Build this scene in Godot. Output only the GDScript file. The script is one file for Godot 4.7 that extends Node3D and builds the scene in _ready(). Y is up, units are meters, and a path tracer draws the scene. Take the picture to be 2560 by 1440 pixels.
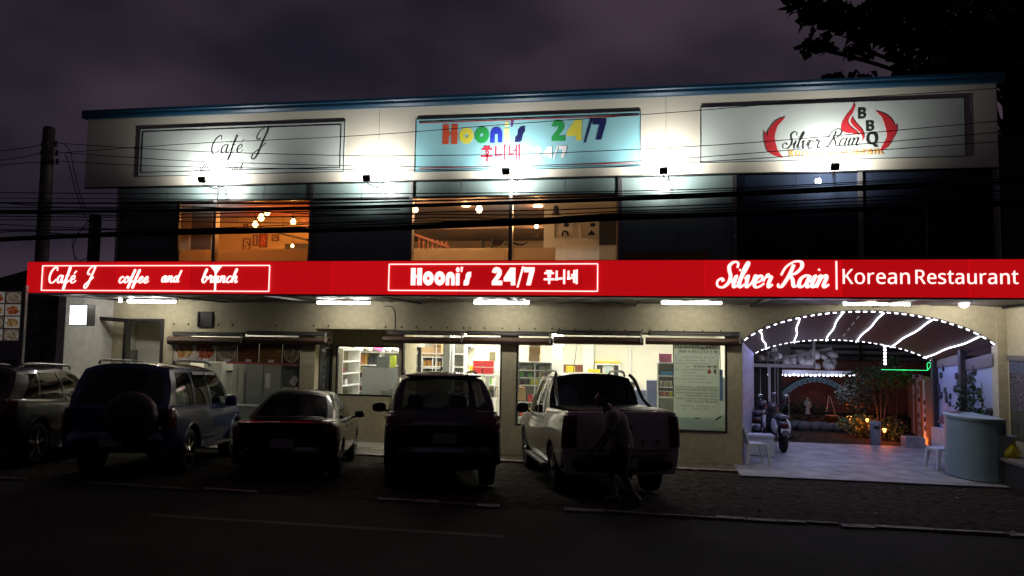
extends Node3D
# A two-storey row of shops at nightfall. Metres; the ground-floor shop front is the plane z = 0, the street lies towards +z.

var M = {}          # materials by name
var S: SurfaceTool  # the mesh being built
var O = Vector3.ZERO  # base of the thing being built: vertices are stored relative to it
var names = {}
var rnd = RandomNumberGenerator.new()


# ---------------------------------------------------------------- naming and placing
func numbered(n):
	names[n] = names.get(n, -1) + 1
	return n if names[n] == 0 else "%s_%03d" % [n, names[n]]


func metas(o, label, category, group = ""):
	o.set_meta("label", label)
	o.set_meta("category", category)
	if group:
		o.set_meta("group", group)
	return o


func thing(called, label, category, at = Vector3.ZERO, group = ""):
	var o = Node3D.new()
	o.name = numbered(called)
	add_child(o)
	o.position = at
	O = at
	return metas(o, label, category, group)


func nb():
	S = SurfaceTool.new()
	S.begin(Mesh.PRIMITIVE_TRIANGLES)


func done(called, m, parent):
	var o = MeshInstance3D.new()
	o.mesh = S.commit()
	o.material_override = M[m] if m is String else m
	o.name = called
	parent.add_child(o, true)
	return o


func solo(called, m, label, category, at = Vector3.ZERO, group = ""):   # a thing that is one mesh, built with O = at
	var o = MeshInstance3D.new()
	o.mesh = S.commit()
	o.material_override = M[m] if m is String else m
	o.name = numbered(called)
	add_child(o)
	o.position = at
	return metas(o, label, category, group)


func struct(called, m):
	var o = MeshInstance3D.new()
	o.mesh = S.commit()
	o.material_override = M[m]
	o.name = numbered(called)
	add_child(o)
	o.position = O
	o.set_meta("kind", "structure")
	return o


# ---------------------------------------------------------------- shapes
func vt(p, n, uv = Vector2.ZERO):
	S.set_normal(n)
	S.set_uv(uv)
	S.add_vertex(p - O)


func tri(a, b, c):
	var n = (b - a).cross(c - a).normalized()
	vt(a, n)
	vt(c, n)
	vt(b, n)


func q(a, b, c, d, u0 = 0.0, v0 = 0.0, u1 = 1.0, v1 = 1.0):   # corners counter-clockwise: lower left, lower right, upper right, upper left
	var n = (b - a).cross(d - a).normalized()
	if n == Vector3.ZERO:
		n = (c - b).cross(d - b).normalized()
	vt(a, n, Vector2(u0, v1))
	vt(c, n, Vector2(u1, v0))
	vt(b, n, Vector2(u1, v1))
	vt(a, n, Vector2(u0, v1))
	vt(d, n, Vector2(u0, v0))
	vt(c, n, Vector2(u1, v0))


func box(c, s, b = Basis.IDENTITY, e = 0.0):   # e: chamfer of the four edges along z
	var h = s / 2.0
	if e > 0.0:
		var pts = PackedVector2Array([Vector2(-h.x + e, -h.y), Vector2(h.x - e, -h.y), Vector2(h.x, -h.y + e), Vector2(h.x, h.y - e), Vector2(h.x - e, h.y), Vector2(-h.x + e, h.y), Vector2(-h.x, h.y - e), Vector2(-h.x, -h.y + e)])
		prism(pts, -h.z, h.z, Transform3D(b, c))
		return
	var k = []
	for i in 8:
		k.append(c + b * Vector3(h.x if i & 1 else -h.x, h.y if i & 2 else -h.y, h.z if i & 4 else -h.z))
	q(k[4], k[5], k[7], k[6])
	q(k[1], k[0], k[2], k[3])
	q(k[5], k[1], k[3], k[7])
	q(k[0], k[4], k[6], k[2])
	q(k[6], k[7], k[3], k[2])
	q(k[0], k[1], k[5], k[4])


func bb(x0, y0, z0, x1, y1, z1, e = 0.0):
	box(Vector3(x0 + x1, y0 + y1, z0 + z1) / 2.0, Vector3(absf(x1 - x0), absf(y1 - y0), absf(z1 - z0)), Basis.IDENTITY, e)


func prism(pts, z0, z1, t = Transform3D.IDENTITY):   # a polygon in x, y given thickness along z
	if Geometry2D.is_polygon_clockwise(pts):
		pts.reverse()
	var idx = Geometry2D.triangulate_polygon(pts)
	for i in range(0, idx.size(), 3):
		var a = pts[idx[i]]
		var b = pts[idx[i + 1]]
		var c = pts[idx[i + 2]]
		if (b - a).cross(c - a) < 0.0:
			var sw = b
			b = c
			c = sw
		tri(t * Vector3(a.x, a.y, z1), t * Vector3(b.x, b.y, z1), t * Vector3(c.x, c.y, z1))
		tri(t * Vector3(a.x, a.y, z0), t * Vector3(c.x, c.y, z0), t * Vector3(b.x, b.y, z0))
	for i in pts.size():
		var a = pts[i]
		var b = pts[(i + 1) % pts.size()]
		q(t * Vector3(a.x, a.y, z0), t * Vector3(b.x, b.y, z0), t * Vector3(b.x, b.y, z1), t * Vector3(a.x, a.y, z1))


func grid(rows, closed = false):   # smooth surface through rows of points
	var m = rows.size()
	var n = rows[0].size()
	var nor = []
	for i in m:
		var line = PackedVector3Array()
		for j in n:
			var du = rows[mini(i + 1, m - 1)][j] - rows[maxi(i - 1, 0)][j]
			var dv = rows[i][(j + 1) % n if closed else mini(j + 1, n - 1)] - rows[i][(j - 1 + n) % n if closed else maxi(j - 1, 0)]
			line.append(du.cross(dv).normalized())
		nor.append(line)
	for i in m:
		for j in n:
			if nor[i][j].length() < 0.5:
				nor[i][j] = nor[clampi(i + (1 if i < m / 2 else -1), 0, m - 1)][j]
	for i in m - 1:
		for j in (n if closed else n - 1):
			var k = (j + 1) % n
			var uv = [Vector2(j / float(n - 1), i / float(m - 1)), Vector2((j + 1) / float(n - 1), i / float(m - 1)), Vector2(j / float(n - 1), (i + 1) / float(m - 1)), Vector2((j + 1) / float(n - 1), (i + 1) / float(m - 1))]
			vt(rows[i][j], nor[i][j], uv[0])
			vt(rows[i][k], nor[i][k], uv[1])
			vt(rows[i + 1][j], nor[i + 1][j], uv[2])
			vt(rows[i][k], nor[i][k], uv[1])
			vt(rows[i + 1][k], nor[i + 1][k], uv[3])
			vt(rows[i + 1][j], nor[i + 1][j], uv[2])


func tube(pts, r, n = 6, caps = true):
	var rows = []
	var up = Vector3.UP
	var m = pts.size()
	for i in m:
		var d = (pts[mini(i + 1, m - 1)] - pts[maxi(i - 1, 0)]).normalized()
		if absf(d.dot(up)) > 0.98:
			up = Vector3.RIGHT if absf(d.x) < 0.7 else Vector3.BACK
		var sx = d.cross(up).normalized()
		var sy = sx.cross(d)
		var rr = r[i] if r is Array else r
		var line = PackedVector3Array()
		for j in n:
			var a = TAU * j / n
			line.append(pts[i] + (sx * cos(a) + sy * sin(a)) * rr)
		rows.append(line)
	grid(rows, true)
	if caps:
		for e in [0, m - 1]:
			for j in n:
				if e == 0:
					tri(pts[0], rows[0][j], rows[0][(j + 1) % n])
				else:
					tri(pts[e], rows[e][(j + 1) % n], rows[e][j])


func lathe(prof, c, n = 20, b = Basis.IDENTITY):   # prof: [radius, height] up the axis
	var rows = []
	for p in prof:
		var line = PackedVector3Array()
		for j in n:
			var a = TAU * j / n
			line.append(c + b * Vector3(cos(a) * p[0], p[1], sin(a) * p[0]))
		rows.append(line)
	grid(rows, true)


func blob(c, r, b = Basis.IDENTITY, pw = 1.0, m = 10, n = 16):   # ellipsoid; pw under 1 squares it off
	var rows = []
	for i in m + 1:
		var f = -PI / 2 + PI * i / m
		var line = PackedVector3Array()
		for j in n:
			var a = TAU * j / n
			var v = Vector3(cos(f) * cos(a), sin(f), cos(f) * sin(a))
			line.append(c + b * (Vector3(signf(v.x) * pow(absf(v.x), pw), signf(v.y) * pow(absf(v.y), pw), signf(v.z) * pow(absf(v.z), pw)) * r))
		rows.append(line)
	grid(rows, true)


func smooth(pts, per = 6):   # Catmull-Rom through points (2D or 3D)
	var out = []
	var m = pts.size()
	for i in m - 1:
		var a = pts[maxi(i - 1, 0)]
		var b = pts[i]
		var c = pts[i + 1]
		var d = pts[mini(i + 2, m - 1)]
		for k in per:
			var t = k / float(per)
			out.append(0.5 * ((2.0 * b) + (c - a) * t + (2.0 * a - 5.0 * b + 4.0 * c - d) * t * t + (3.0 * b - a - 3.0 * c + d) * t * t * t))
	out.append(pts[m - 1])
	return out


func cv(tab, t):   # table of [t, value], smoothly joined
	var m = tab.size()
	if t <= tab[0][0]:
		return tab[0][1]
	if t >= tab[m - 1][0]:
		return tab[m - 1][1]
	var i = 0
	while tab[i + 1][0] < t:
		i += 1
	var x0 = tab[i][0]
	var x1 = tab[i + 1][0]
	var y0 = tab[i][1]
	var y1 = tab[i + 1][1]
	var h = x1 - x0
	var k = (y1 - y0) / h
	var m0 = 0.0 if i == 0 else _tan((y0 - tab[i - 1][1]) / (x0 - tab[i - 1][0]), k)
	var m1 = 0.0 if i == m - 2 else _tan(k, (tab[i + 2][1] - y1) / (tab[i + 2][0] - x1))
	if i == 0:
		m0 = k
	if i == m - 2:
		m1 = k
	var u = (t - x0) / h
	return y0 * (1 + 2 * u) * (1 - u) * (1 - u) + h * m0 * u * (1 - u) * (1 - u) + y1 * u * u * (3 - 2 * u) + h * m1 * u * u * (u - 1)


func _tan(a, b):
	return 0.0 if a * b <= 0.0 else 2.0 * a * b / (a + b)


# ---------------------------------------------------------------- materials
func mt(key, r, g, b, rough = 0.8, metal = 0.0, bump = "", bump_cm = 0.0, tile = 1.0):   # linear base colour
	var m = StandardMaterial3D.new()
	m.resource_name = key
	m.albedo_color = Color(r, g, b).linear_to_srgb()
	m.roughness = rough
	m.metallic = metal
	if bump:
		m.heightmap_enabled = true
		m.heightmap_texture = T[bump]
		m.heightmap_scale = bump_cm
		m.uv1_triplanar = true
		m.uv1_world_triplanar = true
		m.uv1_scale = Vector3.ONE * tile
	M[key] = m
	return m


func stained(key, tex, tile):   # colour patches of the material itself
	var m = M[key]
	m.albedo_texture = T[tex]
	m.uv1_triplanar = true
	m.uv1_world_triplanar = true
	m.uv1_scale = Vector3.ONE * tile
	return m


func glow(key, r, g, b, e):
	var m = StandardMaterial3D.new()
	m.resource_name = key
	m.albedo_color = Color(r, g, b).linear_to_srgb()
	m.emission_enabled = true
	m.emission = Color(r, g, b).linear_to_srgb()
	m.emission_energy_multiplier = e
	m.roughness = 0.5
	M[key] = m
	return m


func glass(key, r, g, b, a, rough = 0.02):
	var m = StandardMaterial3D.new()
	m.resource_name = key
	m.albedo_color = Color(r, g, b).linear_to_srgb()
	m.albedo_color.a = a
	m.transparency = BaseMaterial3D.TRANSPARENCY_ALPHA
	m.roughness = rough
	M[key] = m
	return m


var T = {}


func noise_tex(key, size, freq, oct, lo, hi, sd, kind = FastNoiseLite.TYPE_SIMPLEX_SMOOTH):   # grey patches between lo and hi
	var n = FastNoiseLite.new()
	n.seed = sd
	n.noise_type = kind
	n.frequency = freq
	n.fractal_octaves = oct
	var im = n.get_seamless_image(size, size)
	im.convert(Image.FORMAT_RGB8)
	for y in size:
		for x in size:
			var v = lerpf(lo, hi, im.get_pixel(x, y).r)
			im.set_pixel(x, y, Color(v, v, v))
	T[key] = ImageTexture.create_from_image(im)


func printed(key, im, rough = 0.5):
	var m = StandardMaterial3D.new()
	m.resource_name = key
	m.albedo_texture = ImageTexture.create_from_image(im)
	m.roughness = rough
	M[key] = m
	return m


func omni(parent, at, energy, c, size = 0.05):
	var l = OmniLight3D.new()
	l.name = "lamp_light"
	l.light_energy = energy
	l.light_color = c
	l.light_size = size
	l.omni_range = 30.0
	l.omni_attenuation = 2.0
	l.shadow_enabled = true
	parent.add_child(l, true)
	l.position = at - parent.position
	return l


func area(parent, at, size, energy, c, look):   # light leaves along look
	var l = AreaLight3D.new()
	l.name = "panel_light"
	l.light_energy = energy
	l.light_color = c
	l.area_size = size
	l.area_range = 30.0
	l.area_attenuation = 2.0
	l.shadow_enabled = true
	parent.add_child(l, true)
	l.position = at - parent.position
	l.basis = Basis.looking_at(look, Vector3.BACK if absf(look.y) > 0.9 else Vector3.UP)
	return l


# ---------------------------------------------------------------- the scene
func _ready():
	rnd.seed = 7
	var cam = Camera3D.new()
	cam.name = "camera"
	cam.fov = 41.508
	cam.position = Vector3(0, 2.2, 16.6)
	cam.rotation_order = EULER_ORDER_YXZ
	cam.rotation_degrees = Vector3(4, 10.2, 0.93)
	cam.near = 0.1
	cam.far = 900.0
	add_child(cam)
	cam.current = true
	sky_and_air()
	textures()
	materials()
	ground()
	building()
	upper_floor()
	fascia()
	canopy()
	shop_front()
	kitchen_inside()
	shop_inside()
	cafe_inside()
	hall_inside()
	passage()
	garden()
	street_side()
	poles_and_cables()
	trees()
	cars()
	person()


func sky_and_air():
	var n = FastNoiseLite.new()
	n.seed = 21
	n.frequency = 1.1
	n.fractal_octaves = 6
	n.fractal_gain = 0.5
	var w = 640
	var im = Image.create(w, w / 2, false, Image.FORMAT_RGBF)
	for y in w / 2:
		var up = PI / 2 - PI * (y + 0.5) / (w / 2)
		for x in w:
			var ar = TAU * (x + 0.5) / w
			var d = Vector3(cos(up) * cos(ar), sin(up), cos(up) * sin(ar))
			var c = smoothstep(-0.42, 0.5, n.get_noise_3d(d.x * 1.6, d.y * 3.6, d.z * 1.6))
			im.set_pixel(x, y, Color(0.0125, 0.0108, 0.0185).lerp(Color(0.049, 0.0335, 0.048), c))
	var sm = PanoramaSkyMaterial.new()
	sm.panorama = ImageTexture.create_from_image(im)
	var sky = Sky.new()
	sky.sky_material = sm
	var env = Environment.new()
	env.background_mode = Environment.BG_SKY
	env.sky = sky
	env.background_energy_multiplier = 1.0
	env.tonemap_mode = Environment.TONE_MAPPER_LINEAR
	env.tonemap_exposure = 1.0
	env.sdfgi_enabled = true
	env.ssao_enabled = true
	env.ssil_enabled = true
	var we = WorldEnvironment.new()
	we.name = "air"
	we.environment = env
	add_child(we)
	var sun = DirectionalLight3D.new()   # the last of the daylight, far down in the west
	sun.name = "afterglow"
	sun.light_energy = 0.002
	sun.light_color = Color(0.8, 0.75, 1.0)
	sun.light_angular_distance = 20.0
	sun.shadow_enabled = true
	sun.rotation_degrees = Vector3(-35, 20, 0)
	add_child(sun)


func textures():
	noise_tex("stucco", 256, 0.06, 4, 0.0, 1.0, 1)
	noise_tex("grit", 512, 0.12, 5, 0.0, 1.0, 2)
	noise_tex("clods", 512, 0.02, 5, 0.0, 1.0, 3)
	noise_tex("crinkle", 512, 0.03, 4, 0.0, 1.0, 4, FastNoiseLite.TYPE_CELLULAR)
	noise_tex("stain", 512, 0.008, 5, 0.9, 1.0, 5)
	noise_tex("stain_strong", 512, 0.012, 5, 0.35, 1.0, 6)
	noise_tex("stain_mid", 512, 0.01, 6, 0.66, 1.0, 10)
	noise_tex("wear", 512, 0.03, 5, 0.25, 1.0, 8)
	noise_tex("patches", 512, 0.006, 5, 0.3, 1.0, 9)


func materials():
	mt("cream_wall", 0.56, 0.5, 0.335, 0.85, 0.0, "stucco", 0.12, 1.3)
	stained("cream_wall", "stain", 1.3)
	mt("white_wall", 0.62, 0.61, 0.56, 0.7, 0.0, "stucco", 0.1, 1.3)
	stained("white_wall", "stain", 1.0)
	mt("fascia_board", 0.56, 0.535, 0.46, 0.45, 0.0, "stain", 0.25, 0.35)
	mt("roof_blue", 0.004, 0.035, 0.075, 0.4)
	mt("banner_grey", 0.48, 0.54, 0.53, 0.45, 0.0, "stain", 0.2, 0.5)
	mt("banner_blue", 0.25, 0.52, 0.6, 0.45, 0.0, "stain", 0.2, 0.5)
	mt("black", 0.008, 0.008, 0.009, 0.5)
	mt("ink", 0.012, 0.012, 0.013, 0.6)
	mt("dark_metal", 0.03, 0.03, 0.032, 0.4, 0.6)
	mt("grey_metal", 0.35, 0.35, 0.36, 0.35, 0.8)
	mt("white_metal", 0.7, 0.7, 0.7, 0.4)
	mt("chrome", 0.75, 0.75, 0.77, 0.08, 1.0)
	mt("teal_panel", 0.17, 0.235, 0.235, 0.35)
	mt("navy_panel", 0.05, 0.066, 0.075, 0.25)
	mt("foil", 0.17, 0.15, 0.145, 0.42, 0.7, "crinkle", 3.0, 1.7)
	mt("blind_brown", 0.1, 0.055, 0.035, 0.7, 0.0, "stucco", 0.15, 3.0)
	mt("floor_tile", 0.3, 0.25, 0.2, 0.5)
	stained("floor_tile", "stain_strong", 0.9)
	mt("tile_dark", 0.12, 0.085, 0.06, 0.5)
	mt("concrete", 0.36, 0.355, 0.36, 0.6, 0.0, "grit", 0.15, 0.8)
	stained("concrete", "stain_mid", 0.3)
	mt("kerb", 0.12, 0.12, 0.115, 0.6, 0.0, "clods", 2.5, 0.9)
	mt("dirt", 0.078, 0.063, 0.045, 0.95, 0.0, "clods", 4.0, 0.55).metallic_specular = 0.2
	stained("dirt", "wear", 0.35)
	mt("asphalt", 0.026, 0.025, 0.026, 0.85, 0.0, "grit", 0.6, 0.6).metallic_specular = 0.25
	stained("asphalt", "patches", 0.12)
	mt("road_paint", 0.036, 0.035, 0.034, 0.8)
	stained("road_paint", "wear", 0.8)
	mt("ground_far", 0.05, 0.05, 0.045, 0.9)
	mt("room_cream", 0.74, 0.72, 0.6, 0.8)
	mt("room_white", 0.75, 0.75, 0.71, 0.7)
	mt("shelf_white", 0.72, 0.72, 0.68, 0.5)
	mt("mint", 0.42, 0.55, 0.5, 0.6)
	mt("steel", 0.42, 0.43, 0.43, 0.3, 0.85)
	mt("steel_dull", 0.3, 0.31, 0.31, 0.5, 0.3)
	mt("carton", 0.42, 0.26, 0.12, 0.8)
	mt("carton_light", 0.5, 0.34, 0.17, 0.8)
	mt("wood_red", 0.2, 0.06, 0.03, 0.5)
	mt("wood_brown", 0.13, 0.075, 0.045, 0.55)
	mt("wood_dark", 0.03, 0.024, 0.022, 0.6)
	mt("cafe_wall", 0.62, 0.47, 0.28, 0.8)
	mt("hall_wall", 0.62, 0.48, 0.32, 0.8)
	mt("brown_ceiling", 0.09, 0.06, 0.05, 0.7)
	var film = mt("window_film", 0.55, 0.47, 0.38, 0.8)
	film.backlight_enabled = true
	film.backlight = Color(0.95, 0.9, 0.82)
	mt("board_orange", 0.3, 0.12, 0.04, 0.6)
	for k in [["red", 0.42, 0.02, 0.03], ["vermilion", 0.5, 0.07, 0.03], ["yellow", 0.62, 0.58, 0.07], ["green", 0.02, 0.3, 0.07], ["blue", 0.02, 0.04, 0.42], ["pale", 0.66, 0.66, 0.3], ["violet", 0.12, 0.04, 0.25], ["navy", 0.008, 0.012, 0.08], ["pink", 0.42, 0.03, 0.06], ["white", 0.75, 0.72, 0.76], ["orange", 0.62, 0.33, 0.1]]:
		mt("print_" + k[0], k[1], k[2], k[3], 0.5)
	for k in [["orange", 0.5, 0.16, 0.03], ["gold", 0.55, 0.33, 0.06], ["dark", 0.025, 0.022, 0.022], ["navy", 0.02, 0.03, 0.09], ["white", 0.7, 0.7, 0.68], ["cream", 0.62, 0.56, 0.42], ["red", 0.5, 0.02, 0.02], ["maroon", 0.2, 0.03, 0.03], ["lime", 0.45, 0.55, 0.03], ["yellow", 0.7, 0.6, 0.02], ["green", 0.12, 0.4, 0.06], ["grey", 0.25, 0.27, 0.26], ["olive", 0.2, 0.18, 0.09], ["pink", 0.6, 0.12, 0.3], ["blue", 0.05, 0.25, 0.55], ["salmon", 0.55, 0.2, 0.13], ["case", 0.17, 0.2, 0.38]]:
		mt("pk_" + k[0], k[1], k[2], k[3], 0.45)
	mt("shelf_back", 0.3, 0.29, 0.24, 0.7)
	mt("pale_grey", 0.5, 0.53, 0.52, 0.6)
	mt("print_sea", 0.03, 0.13, 0.3, 0.5)
	glow("dim_tube", 1.0, 0.97, 0.88, 2.0)
	mt("panel_lilac", 0.4, 0.39, 0.47, 0.7, 0.0, "stain", 0.4, 0.8)
	stained("panel_lilac", "stain_mid", 0.8)
	mt("wood_beam", 0.16, 0.14, 0.13, 0.7)
	mt("brick_pale", 0.17, 0.07, 0.045, 0.85)
	mt("lens_red", 0.07, 0.004, 0.004, 0.12)
	var pb = mt("paint_black", 0.01, 0.01, 0.011, 0.3)
	pb.clearcoat_enabled = true
	mt("badge_grey", 0.1, 0.1, 0.1, 0.4)
	mt("cover_grey", 0.04, 0.042, 0.045, 0.4)
	mt("night_wall", 0.09, 0.085, 0.08, 0.9)
	mt("rope_white", 0.3, 0.3, 0.29, 0.5)
	mt("plastic_white", 0.6, 0.63, 0.68, 0.4)
	mt("plastic_black", 0.012, 0.012, 0.013, 0.4)
	mt("cable", 0.006, 0.006, 0.007, 0.6)
	mt("pole_concrete", 0.2, 0.19, 0.18, 0.85, 0.0, "grit", 0.3, 1.0)
	stained("pole_concrete", "stain_strong", 0.5)
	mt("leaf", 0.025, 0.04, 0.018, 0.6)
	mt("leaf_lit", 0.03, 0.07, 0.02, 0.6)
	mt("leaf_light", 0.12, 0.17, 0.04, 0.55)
	mt("bark", 0.05, 0.04, 0.03, 0.9)
	mt("rubber", 0.01, 0.01, 0.01, 0.7)
	mt("stone_grey", 0.32, 0.31, 0.29, 0.85, 0.0, "clods", 2.0, 1.5)
	mt("stone_dark", 0.045, 0.048, 0.055, 0.8, 0.0, "clods", 1.0, 2.0)
	mt("panel_blue", 0.34, 0.42, 0.56, 0.6)
	mt("brick_red", 0.13, 0.05, 0.033, 0.85, 0.0, "clods", 1.0, 1.5)
	mt("counter_blue", 0.25, 0.35, 0.4, 0.5, 0.0, "stucco", 0.1, 0.8)
	stained("counter_blue", "stain", 0.8)
	mt("maroon", 0.1, 0.02, 0.03, 0.7)
	mt("bag_yellow", 0.6, 0.5, 0.02, 0.35)
	mt("skin", 0.1, 0.055, 0.036, 0.55)
	mt("shirt", 0.2, 0.18, 0.18, 0.85)
	mt("shorts", 0.04, 0.012, 0.012, 0.85)
	mt("hair", 0.008, 0.007, 0.007, 0.9).metallic_specular = 0.2
	mt("vault_board", 0.035, 0.027, 0.029, 0.7)
	mt("pot_grey", 0.2, 0.21, 0.22, 0.6)
	mt("teal_arch", 0.025, 0.06, 0.065, 0.7)
	mt("statue_white", 0.17, 0.155, 0.135, 0.7)
	glass("clear_glass", 0.8, 0.9, 0.88, 0.06)
	glass("tint_glass", 0.03, 0.035, 0.045, 0.55)
	glass("smoke_glass", 0.004, 0.005, 0.007, 0.86)
	glass("dark_glass", 0.02, 0.028, 0.05, 0.95)
	glass("black_glass", 0.003, 0.004, 0.006, 0.97)
	glow("tube_glow", 1.0, 0.98, 0.93, 30.0)
	glow("led_glow", 0.86, 0.87, 1.0, 5.0)
	glow("led_green", 0.05, 1.0, 0.3, 1.6)
	for k in 3:   # panels of the long lightbox, their tubes not all of one age
		glow("sign_red_%d" % k, 0.62, 0.004, 0.007, [0.72, 0.8, 0.67][k])
	glow("sign_white", 1.0, 0.95, 0.9, 1.15)
	glow("box_glow", 1.0, 0.99, 0.95, 1.6)
	glow("bulb_glow", 1.0, 0.97, 0.95, 40.0)
	glow("flood_glow", 1.0, 0.98, 0.95, 30.0)
	glow("warm_bulb", 1.0, 0.66, 0.27, 9.0)
	glow("warm_white_bulb", 1.0, 0.76, 0.46, 9.0)
	glow("amber_lamp", 1.0, 0.42, 0.1, 5.0)
	glow("shop_panel", 1.0, 0.97, 0.8, 9.0)
	glow("red_spark", 1.0, 0.12, 0.1, 1.5)


func gy(z):   # the strip in front of the shops falls from the road to the walkway
	return cv([[0.8, -0.325], [2.4, -0.295], [4.2, -0.2], [5.6, -0.07], [6.5, -0.01]], z)


func ground():
	nb()
	var rows = []
	var n = FastNoiseLite.new()
	n.seed = 4
	n.frequency = 0.9
	for i in 49:
		var z = lerpf(6.62, 0.7, i / 48.0)
		var line = PackedVector3Array()
		for j in 161:
			var x = lerpf(-30.0, 24.0, j / 160.0)
			line.append(Vector3(x, gy(z) + 0.03 * n.get_noise_2d(x * 1.7, z * 1.7) - (0.02 if i == 0 else 0.0), z))
		rows.append(line)
	grid(rows)
	struct("dirt_shoulder", "dirt")
	nb()
	bb(-30.0, -0.3, 6.56, 24.0, 0.0, 60.0)
	struct("road", "asphalt")
	nb()
	for x in [-6.0]:
		q(Vector3(x, 0.004, 8.08), Vector3(x + 4.4, 0.004, 8.06), Vector3(x + 4.4, 0.004, 7.95), Vector3(x, 0.004, 7.97))
	struct("road_marking", "road_paint")
	# broken concrete lip between the road and the dirt
	var x0 = -14.0
	while x0 < 12.0:
		var w = rnd.randf_range(0.25, 0.9)
		if rnd.randf() < (0.95 if x0 > 0.2 else 0.55):
			nb()
			var zz = 6.52 + rnd.randf_range(-0.05, 0.05)
			box(Vector3(x0 + w / 2, 0.004, zz), Vector3(w - 0.02, 0.05, rnd.randf_range(0.04, 0.13)), Basis(Vector3.UP, rnd.randf_range(-0.06, 0.06)) * Basis(Vector3.RIGHT, rnd.randf_range(-0.1, 0.12)))
			struct("kerb_stone", "kerb")
		x0 += w
	nb()
	bb(-260.0, -0.9, -300.0, 260.0, -0.45, 300.0)
	struct("ground", "ground_far")
	# walkway under the canopy
	nb()
	bb(-12.8, -0.5, -0.25, 1.75, -0.281, 0.84)
	var wk = struct("walkway", "floor_tile")
	for i in 9:   # darker diagonal tiles in front of the alcove
		nb()
		var x = -6.9 + i * 0.36
		prism(PackedVector2Array([Vector2(x, 0.25), Vector2(x + 0.2, 0.25), Vector2(x + 0.42, 0.6), Vector2(x + 0.22, 0.6)]), 0.277, 0.285, Transform3D(Basis(Vector3.RIGHT, Vector3(0, 0, 1), Vector3.DOWN), Vector3(0, 0, 0)))
		done("tile", "tile_dark", wk)
	nb()
	bb(1.75, -0.5, -4.2, 9.0, -0.279, 1.35)
	var pf = struct("passage_floor", "concrete")
	pf.set_meta("kind", "structure")
	# small litter and stones on the dirt
	for i in 36:
		nb()
		var p = Vector3(rnd.randf_range(0.8, 6.5), 0, rnd.randf_range(1.5, 6.3))
		p.y = gy(p.z) + 0.004
		O = p
		blob(p, Vector3(rnd.randf_range(0.012, 0.035), rnd.randf_range(0.008, 0.02), rnd.randf_range(0.012, 0.035)), Basis(Vector3.UP, rnd.randf() * TAU), 0.8, 4, 6)
		solo("pebble", "kerb", "small pale stone lying on the bare dirt before the arch", "stone", p, "stones on the dirt")
	O = Vector3.ZERO


# ---------------------------------------------------------------- the building
var bld: Node3D


func runs(x0, x1, y0, y1, z0, z1, holes):   # a wall with rectangular openings [x0, y0, x1, y1]
	var xs = [x0, x1]
	for h in holes:
		xs.append(h[0])
		xs.append(h[2])
	xs.sort()
	for i in xs.size() - 1:
		if xs[i + 1] - xs[i] < 0.001 or xs[i] < x0 or xs[i + 1] > x1:
			continue
		var xm = (xs[i] + xs[i + 1]) / 2
		var cuts = []
		for h in holes:
			if xm > h[0] and xm < h[2]:
				cuts.append([h[1], h[3]])
		cuts.sort_custom(func(a, b): return a[0] < b[0])
		var y = y0
		for c in cuts:
			if c[0] > y:
				bb(xs[i], y, z0, xs[i + 1], c[0], z1)
			y = maxf(y, c[1])
		if y < y1:
			bb(xs[i], y, z0, xs[i + 1], y1, z1)


func frame(x0, y0, x1, y1, z0, z1, w):   # four bars round an opening
	bb(x0, y0, z0, x0 + w, y1, z1)
	bb(x1 - w, y0, z0, x1, y1, z1)
	bb(x0 + w, y0, z0, x1 - w, y0 + w, z1)
	bb(x0 + w, y1 - w, z0, x1 - w, y1, z1)


const HOLES = [[-12.58, -0.281, -11.5, 2.6], [-11.23, 0.05, -7.97, 2.3], [-7.6, -0.281, -5.58, 2.42], [-5.5, 0.36, -3.19, 2.4], [-2.86, 0.36, 1.63, 2.42]]


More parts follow.
